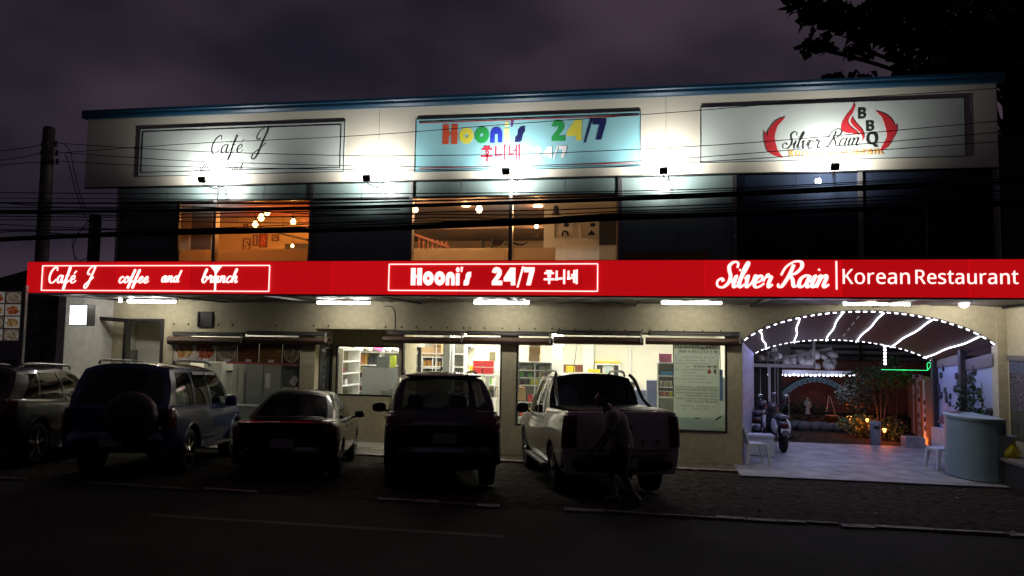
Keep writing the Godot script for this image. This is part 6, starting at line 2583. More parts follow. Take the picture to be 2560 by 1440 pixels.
	for l in lamps:
		var t = thing("garden_lamp", l[3], "lamp", l[0], "amber garden lamps")
		nb()
		lathe([[0.0, -l[1]], [l[1] * 0.5, -l[1] * 0.9], [l[1] * 0.55, 0.0], [l[1], 0.02], [l[1] * 0.6, l[1] * 0.6], [0.0, l[1] * 0.75]], l[0], 12)
		done("lamp_head", "amber_lamp", t)
		nb()
		tube([l[0] + Vector3(0, -l[1], 0), Vector3(l[0].x, -0.3, l[0].z)], 0.015, 6)
		done("stake", "plastic_black", t)
		omni(t, l[0] + Vector3(0, 0.0, 0.1), l[2], Color(1.0, 0.45, 0.12), l[1])
	# litter bin
	var bp = Vector3(5.72, -0.3, -4.35)
	var bn = thing("litter_bin", "grey cylindrical litter bin at the end of the passage floor", "bin", bp)
	nb()
	lathe([[0.0, 0.0], [0.13, 0.0], [0.13, 0.5], [0.0, 0.5]], bp, 20)
	done("body", "pot_grey", bn)
	nb()
	lathe([[0.135, 0.5], [0.14, 0.51], [0.13, 0.6], [0.0, 0.62]], bp, 20)
	done("lid", "pot_grey", bn)
	nb()
	bb(bp.x - 0.06, 0.12, bp.z + 0.11, bp.x + 0.06, 0.2, bp.z + 0.138)
	done("mouth", "black", bn)
	# wooden fence of rough boards on the right, with pale stone-set panels between
	var fe = thing("board_fence", "fence of rough upright boards at the right of the garden", "fence", Vector3(7.3, -0.3, -6.3))
	for k in 15:
		nb()
		var f = k / 14.0
		var x = lerpf(7.0, 7.9, f) + rnd.randf_range(-0.02, 0.02)
		var z = lerpf(-4.25, -8.6, f)
		var pale = k in [2, 5, 6, 10]
		box(Vector3(x, 0.5 + rnd.randf_range(-0.05, 0.12), z), Vector3(0.04, 1.7, 0.27), Basis(Vector3.UP, 0.2) * Basis(Vector3.RIGHT, rnd.randf_range(-0.03, 0.03)))
		done("board", "panel_blue" if pale else "wood_brown", fe)
		if pale:
			for j in 7:
				nb()
				blob(Vector3(x - 0.025, -0.1 + j * 0.22, z + rnd.randf_range(-0.09, 0.09)), Vector3(0.03, 0.07, 0.05), Basis.IDENTITY, 0.6, 5, 7)
				done("stone", "stone_dark", fe)
	# kerb block at the end of the floor
	var kb = thing("concrete_block", "low concrete block at the far right end of the passage floor", "block", Vector3(6.85, -0.3, -3.9))
	nb()
	bb(6.3, -0.3, -4.3, 6.75, -0.02, -3.9, 0.02)
	done("body", "concrete", kb)
	# dark fence panels on the left
	var df = thing("dark_fence", "black upright fence panels behind the motorcycle", "fence", Vector3(3.2, -0.3, -6.0))
	for k in 5:
		nb()
		bb(2.75 + 0.2 * k, -0.3, -6.05 - 0.02 * (k % 2), 2.93 + 0.2 * k, 1.75, -6.0)
		done("panel", "plastic_black", df)
	# chains of a garden swing
	var sw = thing("garden_swing", "thin chains of a garden swing hanging under the teal arch", "swing", Vector3(5.219, 0.104, -7.800))
	for c in [[Vector3(4.215, 0.854, -7.800), Vector3(4.207, 0.010, -7.800)], [Vector3(5.363, 0.706, -7.800), Vector3(5.289, 0.225, -7.800)], [Vector3(5.397, 0.707, -7.800), Vector3(5.538, 0.162, -7.800)]]:
		nb()
		tube([c[0], c[1]], 0.012, 5)
		done("chain", "grey_metal", sw)
	nb()
	box(Vector3(5.424, 0.134, -7.800), Vector3(0.35, 0.03, 0.2))
	done("seat", "wood_brown", sw)
	O = Vector3.ZERO


# ---------------------------------------------------------------- street side, cables, trees
func street_side():
	# lit square sign at the left end
	var t = thing("square_light_sign", "small square white light sign on the left end wall", "sign", Vector3(-12.471, 2.627, 1.700))
	var b = [-12.610, 2.405, -12.200, 2.838]
	nb()
	bb(b[0] - 0.02, b[1] - 0.02, 1.5, b[2] + 0.02, b[3] + 0.02, 1.74)
	done("case", "plastic_black", t)
	nb()
	bb(b[0], b[1], 1.74, b[2], b[3], 1.76)
	done("lit_face", "box_glow", t)
	nb()
	var c = Vector2((b[0] + b[2]) / 2, (b[1] + b[3]) / 2)
	var pts = []
	for i in 13:
		var a = 0.9 + 4.4 * i / 12.0
		pts.append(c + Vector2(cos(a) * 0.11 - 0.03, sin(a) * 0.12))
	ribbon(pts, 1.76, 0.012, 0.0, 0.003)
	ribbon([c + Vector2(0.1, 0.1), c + Vector2(0.12, 0.0), c + Vector2(0.09, -0.06)], 1.76, 0.012, 0.0, 0.003)
	done("emblem", "pale_grey", t)
	area(t, Vector3(c.x, c.y, 1.79), Vector2(0.35, 0.4), 0.04, Color(1, 0.99, 0.95), Vector3(0, 0, 1))
	nb()
	tube([Vector3(c.x, b[3] + 0.02, 1.62), Vector3(c.x, 3.05, 1.62)], 0.012, 6)
	done("hanger", "grey_metal", t)
	# menu board at the left edge
	var mb = thing("menu_board", "menu board of food photographs with added glow at the left edge of the picture", "board", Vector3(-12.032, 1.684, 3.900))
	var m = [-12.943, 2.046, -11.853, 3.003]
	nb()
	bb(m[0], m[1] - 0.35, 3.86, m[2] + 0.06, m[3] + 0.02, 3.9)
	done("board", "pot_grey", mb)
	nb()
	bb(m[2] + 0.02, -0.2, 3.84, m[2] + 0.08, m[3] + 0.12, 3.9)
	done("post", "grey_metal", mb)
	nb()
	bb(m[0] + 0.05, -0.2, 3.84, m[0] + 0.11, m[1], 3.9)
	done("post", "grey_metal", mb)
	for k in 3:   # glow added to the prints, since no lamp here reaches the board
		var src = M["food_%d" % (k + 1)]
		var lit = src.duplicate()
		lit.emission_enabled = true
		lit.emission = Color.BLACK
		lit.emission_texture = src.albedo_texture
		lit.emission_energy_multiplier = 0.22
		M["food_added_glow_%d" % (k + 1)] = lit
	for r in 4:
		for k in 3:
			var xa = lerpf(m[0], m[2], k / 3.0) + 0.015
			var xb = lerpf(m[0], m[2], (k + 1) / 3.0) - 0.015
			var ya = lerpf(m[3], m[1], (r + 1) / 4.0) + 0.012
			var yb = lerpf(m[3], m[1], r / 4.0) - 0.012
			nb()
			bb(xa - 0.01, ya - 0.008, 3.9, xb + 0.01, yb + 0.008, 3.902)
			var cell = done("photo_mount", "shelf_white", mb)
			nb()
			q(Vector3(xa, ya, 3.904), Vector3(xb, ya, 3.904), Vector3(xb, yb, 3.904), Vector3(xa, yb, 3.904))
			done("glow_photo", "food_added_glow_%d" % ((r * 2 + k) % 3 + 1), cell)
	# unseen houses, added to keep sky light off the cars' tails
	for k in 5:
		var x = -26.0 + k * 11.5
		var h = [10.5, 12.5, 9.5, 11.5, 10.0][k]
		var ho = thing("added_house", ["plain three-storey house added out of view to block sky light, opposite the bronze SUV", "tall house added out of view to block sky light, opposite the blue SUV", "lowest of the houses added out of view to block sky light, opposite the pickup", "house added out of view to block sky light, opposite the arch", "house added out of view to block sky light, far right across the street"][k], "house", Vector3(x + 5.5, 0, 26), "added sky-blocking houses across the street")
		nb()
		bb(x, -0.4, 22.0, x + 11.0, h, 30.0)
		done("wall", "night_wall", ho)
		nb()
		prism(PackedVector2Array([Vector2(x - 0.4, h), Vector2(x + 11.3, h), Vector2(x + 5.5, h + 1.6)]), 21.6, 30.4)
		done("roof", "dark_metal", ho)
		for j in 9:
			nb()
			bb(x + 1.5 + 3.2 * (j % 3), 1.0 + 3.0 * (j / 3), 21.96, x + 3.0 + 3.2 * (j % 3), 2.6 + 3.0 * (j / 3), 21.99)
			done("window", "dark_glass", ho)
	# dark neighbouring wall behind the left poles
	var nw = thing("neighbour_house", "dark unlit house beyond the left end of the shops", "house", Vector3(-19, -0.4, -9))
	nb()
	bb(-24.0, -0.45, -14.0, -15.4, 3.3, -6.0)
	done("wall", "pole_concrete", nw)
	nb()
	prism(PackedVector2Array([Vector2(-24.6, 3.3), Vector2(-14.8, 3.3), Vector2(-19.5, 4.6)]), -14.4, -5.6)
	done("roof", "dark_metal", nw)
	nb()
	bb(-13.6, -0.45, -1.0, -13.1, 2.6, -0.8)
	done("gate", "black", nw)


func pole(a, b, r0, r1, label):
	var t = thing("utility_pole", label, "pole", Vector3(b.x, b.y, b.z))
	nb()
	tube([b, b.lerp(a, 0.5), a, a + Vector3(0, 0.04, 0)], [r0, (r0 + r1) / 2, r1, r1 * 0.8], 16)
	done("shaft", "pole_concrete", t)
	return t


func cable(label, pts, r, group = "", z = 2.4):
	var p = smooth(pts, 5)
	O = p[0]
	nb()
	tube(p, r, 5)
	return solo("cable", "cable", label, "cable", p[0], group)


func poles_and_cables():
	var a = Vector3(-13.915, 7.016, 1.200)
	var b = Vector3(a.x + 0.02, -0.4, 1.2)
	var t = pole(a, b, 0.17, 0.13, "tall concrete utility pole at the left end of the shops")
	var ins = [Vector3(-13.708, 6.646, 1.200), Vector3(-13.673, 6.435, 1.200), Vector3(-13.648, 6.225, 1.200), Vector3(-14.073, 6.647, 1.200), Vector3(-14.081, 6.446, 1.200), Vector3(-14.066, 6.226, 1.200)]
	for p in ins:
		nb()
		lathe([[0.0, -0.07], [0.045, -0.06], [0.02, -0.02], [0.045, 0.0], [0.02, 0.03], [0.04, 0.06], [0.0, 0.07]], p, 10)
		done("insulator", "plastic_black", t)
		nb()
		tube([p, Vector3(a.x, p.y, 1.2)], 0.012, 5)
		done("bracket", "dark_metal", t)
	nb()
	lathe([[0.0, 0.0], [0.14, 0.0], [0.14, 0.12], [0.0, 0.12]], Vector3(a.x, 6.154, 1.2), 12)
	done("band", "dark_metal", t)
	var a2 = Vector3(-14.755, 5.401, -1.500)
	pole(a2, Vector3(a2.x, -0.4, -1.5), 0.16, 0.15, "shorter dark pole stump between the tall pole and the shops")
	var ar = Vector3(8.668, 9.995, -3.000)
	var rp = pole(Vector3(ar.x, 11.5, -3.0), Vector3(ar.x, -0.4, -3.0), 0.2, 0.16, "grey pole behind the tree at the right edge")
	nb()
	tube([Vector3(8.406, 9.242, -2.800), Vector3(8.460, 8.695, -2.800)], 0.02, 5)
	done("drop_wire", "cable", rp)
	# thin wires from the insulators across the banners
	cable("thin wire rising from the pole across the top of the blue banner", [Vector3(-13.425, 6.403, 1.300), Vector3(-11.327, 6.482, 1.300), Vector3(-9.762, 6.527, 1.300), Vector3(-6.142, 6.574, 1.300), Vector3(-2.699, 6.717, 1.300), Vector3(0.985, 6.855, 1.300), Vector3(3.249, 6.975, 1.300), Vector3(6.015, 7.053, 1.300), Vector3(7.407, 7.144, 1.300)], 0.008)
	cable("thin wire from the upper insulator across the middle of the cafe banner", [Vector3(-13.567, 6.634, 1.300), Vector3(-11.477, 6.450, 1.300), Vector3(-9.311, 6.296, 1.300), Vector3(-6.128, 6.135, 1.300), Vector3(-3.368, 6.076, 1.300), Vector3(-2.012, 6.072, 1.300), Vector3(0.985, 6.133, 1.300), Vector3(3.056, 6.229, 1.300), Vector3(6.322, 6.437, 1.300), Vector3(7.388, 6.519, 1.300)], 0.0085)
	cable("thin wire from the middle insulator running under the mini-mart name", [Vector3(-13.521, 6.415, 1.300), Vector3(-11.547, 6.238, 1.300), Vector3(-10.037, 6.116, 1.300), Vector3(-6.121, 5.908, 1.300), Vector3(-2.685, 5.822, 1.300), Vector3(0.984, 5.907, 1.300), Vector3(6.303, 6.225, 1.300), Vector3(7.381, 6.294, 1.300)], 0.0085)
	cable("thin wire from the lowest insulator along the bottom of the banners", [Vector3(-13.507, 6.207, 1.300), Vector3(-11.537, 6.062, 1.300), Vector3(-9.656, 5.969, 1.300), Vector3(-6.118, 5.829, 1.300), Vector3(-2.684, 5.746, 1.300), Vector3(0.984, 5.810, 1.300), Vector3(5.840, 6.027, 1.300), Vector3(7.376, 6.115, 1.300)], 0.0085)
	# wires leaving to the left
	cable("upper wire leaving the pole to the left", [Vector3(-14.073, 6.647, 1.200), Vector3(-14.566, 6.575, 1.200), Vector3(-15.659, 6.491, 1.200)], 0.009)
	cable("middle wire leaving the pole to the left", [Vector3(-14.081, 6.446, 1.200), Vector3(-14.659, 6.347, 1.200), Vector3(-15.643, 6.267, 1.200)], 0.009)
	cable("lower wire leaving the pole to the left", [Vector3(-14.066, 6.226, 1.200), Vector3(-14.650, 6.212, 1.200), Vector3(-15.635, 6.160, 1.200)], 0.009)
	# the heavy bundles in front of the upper windows
	cable("single cable highest in the bundle before the upper windows", [Vector3(-15.501, 5.470, 1.500), Vector3(-11.721, 5.372, 1.500), Vector3(-7.125, 5.278, 1.500), Vector3(-2.774, 5.222, 1.500), Vector3(-0.540, 5.213, 1.500), Vector3(1.650, 5.234, 1.500), Vector3(4.278, 5.319, 1.500), Vector3(7.261, 5.452, 1.500)], 0.011)
	cable("thick cable of the upper bundle, the higher of two", [Vector3(-15.483, 5.224, 1.500), Vector3(-11.709, 5.153, 1.500), Vector3(-7.118, 5.078, 1.500), Vector3(-4.784, 5.083, 1.500), Vector3(-2.772, 5.099, 1.500), Vector3(-0.539, 5.116, 1.500), Vector3(1.650, 5.148, 1.500), Vector3(7.257, 5.342, 1.500)], 0.02)
	cable("thickest cable of the upper bundle, sagging across the cafe window", [Vector3(-15.467, 5.016, 1.500), Vector3(-11.698, 4.971, 1.500), Vector3(-9.484, 4.966, 1.500), Vector3(-6.012, 4.975, 1.500), Vector3(-2.770, 5.016, 1.500), Vector3(-0.539, 5.052, 1.500), Vector3(1.650, 5.100, 1.500), Vector3(7.255, 5.269, 1.500)], 0.042)
	cable("thin cable just under the thick upper bundle", [Vector3(-15.474, 5.110, 1.500), Vector3(-11.703, 5.053, 1.500), Vector3(-9.487, 5.028, 1.500), Vector3(-7.109, 4.845, 1.500), Vector3(-4.259, 4.797, 1.500), Vector3(-2.247, 4.762, 1.500), Vector3(-0.538, 4.811, 1.500), Vector3(1.649, 4.865, 1.500), Vector3(7.249, 5.050, 1.500)], 0.011)
	cable("thin cable crossing the amber bulbs", [Vector3(-15.453, 4.827, 1.500), Vector3(-11.686, 4.762, 1.500), Vector3(-8.379, 4.670, 1.500), Vector3(-6.002, 4.650, 1.500), Vector3(-2.765, 4.670, 1.500), Vector3(-0.537, 4.771, 1.500), Vector3(1.649, 4.811, 1.500), Vector3(7.246, 4.962, 1.500)], 0.011)
	cable("paired cable just above the lower thick bundle", [Vector3(-15.446, 4.742, 1.500), Vector3(-12.692, 4.601, 1.500), Vector3(-10.189, 4.548, 1.500), Vector3(-7.101, 4.629, 1.500), Vector3(-4.257, 4.730, 1.500), Vector3(-2.765, 4.686, 1.500), Vector3(-0.537, 4.715, 1.500), Vector3(1.649, 4.764, 1.500), Vector3(7.244, 4.903, 1.500)], 0.011)
	cable("thickest cable of the lower bundle, across both lit upper windows", [Vector3(-15.415, 4.338, 1.500), Vector3(-12.815, 4.428, 1.500), Vector3(-10.186, 4.486, 1.500), Vector3(-7.702, 4.497, 1.500), Vector3(-5.998, 4.523, 1.500), Vector3(-2.764, 4.604, 1.500), Vector3(-0.679, 4.676, 1.500), Vector3(0.970, 4.710, 1.500), Vector3(7.243, 4.867, 1.500)], 0.05)
	cable("cable lying along the top of the lower thick bundle", [Vector3(-15.332, 4.567, 1.600), Vector3(-11.596, 4.538, 1.600), Vector3(-8.318, 4.532, 1.600), Vector3(-5.961, 4.583, 1.600), Vector3(-2.746, 4.637, 1.600), Vector3(-0.534, 4.722, 1.600), Vector3(1.638, 4.739, 1.600), Vector3(7.197, 4.907, 1.600)], 0.016)
	cable("slack cable dipping at the left below the lower bundle", [Vector3(-15.427, 4.488, 1.500), Vector3(-14.146, 4.542, 1.500), Vector3(-12.888, 4.456, 1.500), Vector3(-11.670, 4.500, 1.500), Vector3(-10.183, 4.432, 1.500)], 0.013)
	cable("cable wound along the left of the upper bundle", [Vector3(-15.488, 5.290, 1.500), Vector3(-13.765, 5.121, 1.500), Vector3(-12.208, 5.042, 1.500), Vector3(-10.509, 5.053, 1.500), Vector3(-8.392, 4.976, 1.500)], 0.013)
	cable("cable hugging the underside of the lower thick bundle", [Vector3(-15.463, 4.298, 1.450), Vector3(-12.854, 4.390, 1.450), Vector3(-10.217, 4.440, 1.450), Vector3(-7.726, 4.461, 1.450), Vector3(-6.016, 4.479, 1.450), Vector3(-2.772, 4.563, 1.450), Vector3(-0.681, 4.644, 1.450), Vector3(1.654, 4.702, 1.450), Vector3(7.266, 4.854, 1.450)], 0.018)
	cable("thin cable between the two thick bundles, rising over the middle window", [Vector3(-15.459, 4.912, 1.500), Vector3(-11.690, 4.835, 1.500), Vector3(-7.107, 4.793, 1.500), Vector3(-4.260, 4.848, 1.500), Vector3(-2.249, 4.852, 1.500), Vector3(-0.538, 4.883, 1.500), Vector3(1.649, 4.928, 1.500), Vector3(7.251, 5.123, 1.500)], 0.013)
	cable("cable just under the highest single cable", [Vector3(-15.491, 5.337, 1.500), Vector3(-11.714, 5.253, 1.500), Vector3(-7.120, 5.156, 1.500), Vector3(-2.773, 5.156, 1.500), Vector3(-0.540, 5.165, 1.500), Vector3(1.650, 5.195, 1.500), Vector3(7.259, 5.394, 1.500)], 0.009)
	cable("frayed cable weaving below the thick upper bundle at the left", [Vector3(-15.411, 4.941, 1.550), Vector3(-13.498, 4.933, 1.550), Vector3(-11.654, 4.871, 1.550), Vector3(-9.497, 4.878, 1.550), Vector3(-7.069, 4.896, 1.550), Vector3(-5.110, 4.902, 1.550)], 0.014)
	# drops between the poles
	cable("wire dropping from the pole top to the stump pole", [Vector3(-13.494, 6.639, 1.200), Vector3(-13.398, 6.471, 1.100), Vector3(-13.517, 6.064, 0.800), Vector3(-13.941, 5.545, 0.000), Vector3(-14.590, 5.263, -1.200)], 0.01)
	cable("second wire dropping from the pole to the stump pole", [Vector3(-13.457, 6.400, 1.200), Vector3(-13.422, 6.185, 1.100), Vector3(-13.613, 5.622, 0.600), Vector3(-14.464, 5.228, -0.800), Vector3(-14.582, 5.134, -1.200)], 0.01)
	cable("loop of spare cable hanging beside the stump pole", [Vector3(-14.662, 5.264, -1.200), Vector3(-14.817, 5.014, -1.100), Vector3(-15.022, 4.640, -1.100), Vector3(-15.029, 4.373, -1.100), Vector3(-14.883, 4.159, -1.100), Vector3(-14.681, 4.180, -1.100), Vector3(-14.544, 4.286, -1.100)], 0.011)
	cable("second turn of the spare cable loop beside the stump pole", [Vector3(-14.633, 5.177, -1.200), Vector3(-14.810, 4.892, -1.000), Vector3(-15.001, 4.680, -1.000), Vector3(-14.960, 4.414, -1.000), Vector3(-14.855, 4.095, -1.000), Vector3(-14.731, 4.021, -1.000)], 0.01)
	O = Vector3.ZERO


func tree(label, base, top, clusters, n, s, m, sd):
	var t = thing("tree", label, "tree", base)
	nb()
	tube(smooth([base, base.lerp(top, 0.4) + Vector3(0.2, 0, 0.1), top], 5), [0.32, 0.31, 0.3, 0.28, 0.26, 0.24, 0.22, 0.2, 0.17, 0.14, 0.1], 10)
	done("trunk", "bark", t)
	for c in clusters:
		nb()
		var root = base.lerp(top, clampf((c[0].y - 2.0 - base.y) / maxf(top.y - base.y, 0.1), 0.35, 0.95))
		tube(smooth([root, root.lerp(c[0], 0.5) + Vector3(0, 0.25, 0), c[0]], 4), 0.045, 6)
		done("limb", "bark", t)
	nb()
	var k = 0
	for c in clusters:
		leafy(c[0], c[1], int(n * c[1].x * c[1].y), s, sd + k)
		k += 1
	done("crown", m, t)


func trees():
	# the broad-leaved tree behind the right end of the roof
	var z = -2.6
	var base = Vector3(8.6, -0.4, -3.4)
	var cl = [
		[Vector3(4.036, 10.403, -2.600), Vector3(0.55, 0.35, 0.4)], [Vector3(3.523, 10.690, -2.600), Vector3(0.28, 0.3, 0.3)], [Vector3(4.499, 10.223, -2.600), Vector3(0.45, 0.35, 0.4)],
		[Vector3(4.073, 9.513, -2.600), Vector3(0.42, 0.2, 0.3)], [Vector3(3.766, 9.590, -2.600), Vector3(0.14, 0.1, 0.2)], [Vector3(5.039, 9.441, -2.600), Vector3(0.4, 0.28, 0.4)], [Vector3(5.321, 10.024, -2.600), Vector3(0.7, 0.5, 0.5)],
		[Vector3(4.342, 8.728, -2.600), Vector3(0.22, 0.1, 0.2)], [Vector3(5.028, 8.687, -2.600), Vector3(0.5, 0.06, 0.2)], [Vector3(6.578, 9.949, -2.600), Vector3(1.1, 0.8, 0.8)], [Vector3(6.646, 8.964, -2.600), Vector3(1.0, 0.6, 0.7)],
		[Vector3(7.804, 9.876, -2.600), Vector3(1.0, 0.9, 0.8)], [Vector3(7.691, 8.815, -2.600), Vector3(1.0, 0.7, 0.7)], [Vector3(5.962, 10.482, -2.600), Vector3(0.9, 0.4, 0.7)], [Vector3(8.645, 9.248, -2.600), Vector3(0.9, 1.2, 0.8)], [Vector3(8.403, 7.087, -2.000), Vector3(0.5, 1.4, 0.6)], [Vector3(8.214, 5.290, -1.600), Vector3(0.42, 1.2, 0.5)],
	]
	tree("big dark broad-leaved tree rising behind the right end of the roof", base, Vector3(8.4, 9.6, -3.0), cl, 560.0, 0.3, "leaf", 50)
	# unlit wall at the right edge
	var t = thing("neighbour_block", "unlit neighbouring block at the right edge", "building", Vector3(9.5, -0.4, -4))
	nb()
	bb(7.22, 3.4, -6.0, 14.0, 6.6, -0.5)
	bb(9.6, -0.45, -6.0, 14.0, 3.4, -0.5)
	done("wall", "wood_dark", t)
	O = Vector3.ZERO


# ---------------------------------------------------------------- cars: nose to the shops (-z), rear to the street (+z)
func side_prof(t):
	return cv([[0.0, 0.93], [0.2, 0.975], [0.5, 1.0], [0.8, 0.985], [1.0, 0.945]], t)


func rear_z(c, y):
	return cv(c.rear, y)


func ring(c, z):
	var hw = cv(c.wid, z)
	var sh = cv(c.sho, z)
	var top = cv(c.top, z)
	var bot = c.sill
	for za in [c.zr, c.zf]:
		var dz = absf(z - za)
		if dz < c.ra:
			bot = maxf(bot, c.wr + sqrt(c.ra * c.ra - dz * dz))
	var half = []
	var w0 = hw * side_prof(clampf((bot - c.sill) / (sh - c.sill), 0.0, 1.0))
	half.append(Vector2(w0 - 0.2, bot + 0.015))
	half.append(Vector2(w0 - 0.012, bot))
	for k in 9:
		var y = lerpf(bot + 0.008, sh, k / 8.0)
		half.append(Vector2(hw * side_prof(clampf((y - c.sill) / (sh - c.sill), 0.0, 1.0)), y))
	half.append(Vector2(hw * 0.9, lerpf(sh, top, 0.55)))
	half.append(Vector2(hw * 0.78, lerpf(sh, top, 0.85)))
	half.append(Vector2(hw * 0.4, lerpf(sh, top, 0.98)))
	var near = clampf(1.0 - (c.L / 2 - z) / 0.35, 0.0, 1.0)
	var out = PackedVector3Array()
	for p in half:
		out.append(Vector3(p.x, p.y, z + near * rear_z(c, p.y)))
	out.append(Vector3(0, top, z + near * rear_z(c, top)))
	for i in range(half.size() - 1, -1, -1):
		out.append(Vector3(-half[i].x, half[i].y, z + near * rear_z(c, half[i].y)))
	return out


func end_face(r, bulge):   # closes a ring with a bowed face
	var n = (r.size() - 1) / 2
	var rows = []
	for j in range(1, n + 1):
		var line = PackedVector3Array()
		for k in 17:
			var u = 1.0 - k / 8.0
			line.append(Vector3(r[j].x * u, r[j].y, r[j].z + bulge * (1.0 - u * u)))
		rows.append(line)
	if bulge < 0.0:
		rows.reverse()
	grid(rows)


func cab(c, a, v, side):   # the glass house: a rear to front, v belt to roof edge
	var zb = lerpf(c.zb0, c.zb1, a)
	var zt = lerpf(c.zt0, c.zt1, a)
	var yb = cv(c.sho, zb) + 0.0
	var yt = cv(c.roof, zt) - c.crown
	var xb = minf(c.hwb, cv(c.wid, zb) * 0.95) - c.pinch * pow(absf(2.0 * a - 1.0), 4.0)
	var xt = c.hwr - 0.03 * pow(absf(2.0 * a - 1.0), 4.0)
	return Vector3(side * (lerpf(xb, xt, v) + 0.035 * sin(PI * v)), lerpf(yb, yt, v), lerpf(zb, zt, v))


func cab_patch(c, ab, at_, v0, v1, side, inset = 0.0, n = 7):
	var rows = []
	for i in n:
		var line = PackedVector3Array()
		for j in n:
			var v = lerpf(v0, v1, i / float(n - 1))
			var t = j / float(n - 1)
			var p = cab(c, lerpf(lerpf(ab[0], ab[1], t), lerpf(at_[0], at_[1], t), v), v, side)
			p.x -= side * inset
			line.append(p)
		if side < 0:
			line.reverse()
		rows.append(line)
	grid(rows)


func screen_pt(c, u, v, front):   # rear window (front 0) or windscreen (front 1)
	var e = cab(c, float(front), v, 1.0)
	var x = e.x * u
	var lift = c.crown * (1.0 - pow(absf(u), 3.0)) * v
	var bow = (c.bow if front == 0 else -c.bow * 2.0) * (1.0 - u * u) * (1.0 - 0.6 * v)
	return Vector3(x, e.y + lift, e.z + bow)


func screen_patch(c, u0, u1, v0, v1, front, off = 0.0, n = 9):
	var rows = []
	for i in n:
		var line = PackedVector3Array()
		for j in n:
			var p = screen_pt(c, lerpf(u1, u0, j / float(n - 1)), lerpf(v0, v1, i / float(n - 1)), front)
			p.z += off if front == 0 else -off
			line.append(p)
		if front == 1:
			line.reverse()
		rows.append(line)
	grid(rows)


func make_wheel(c, t, x, z, side):
	var w = Node3D.new()
	w.name = "wheel"
	t.add_child(w, true)
	w.position = Vector3(x, c.wr, z)
	var b = Basis(Vector3.BACK, PI / 2)
	var h = c.ww / 2
	var r = c.wr
	nb()
	lathe([[r * 0.68, -h * 0.9], [r * 0.8, -h], [r * 0.95, -h * 0.9], [r, -h * 0.6], [r, h * 0.6], [r * 0.95, h * 0.9], [r * 0.8, h], [r * 0.68, h * 0.9]], Vector3.ZERO, 32, b)
	done("tyre", "rubber", w)
	nb()
	var o = side * h * 0.75
	for k in c.spokes:
		var a = TAU * k / c.spokes
		box(Vector3(o, cos(a) * r * 0.38, sin(a) * r * 0.38), Vector3(0.03, r * 0.58, r * 0.17), Basis(Vector3.RIGHT, a))
	lathe([[r * 0.6, -0.04], [r * 0.69, -h * 0.8], [r * 0.69, h * 0.8], [r * 0.6, 0.04]], Vector3.ZERO, 28, b)
	lathe([[0.0, 0.03], [r * 0.16, 0.02], [r * 0.17, -0.03]] if side < 0 else [[r * 0.17, 0.03], [r * 0.16, -0.02], [0.0, -0.03]], Vector3(o, 0, 0), 14, b)
	done("rim", c.rim, w)
	nb()
	lathe([[r * 0.66, 0.0], [0.0, 0.001]], Vector3(side * h * 0.2, 0, 0), 20, b)
	done("brake_disc", "dark_metal", w)


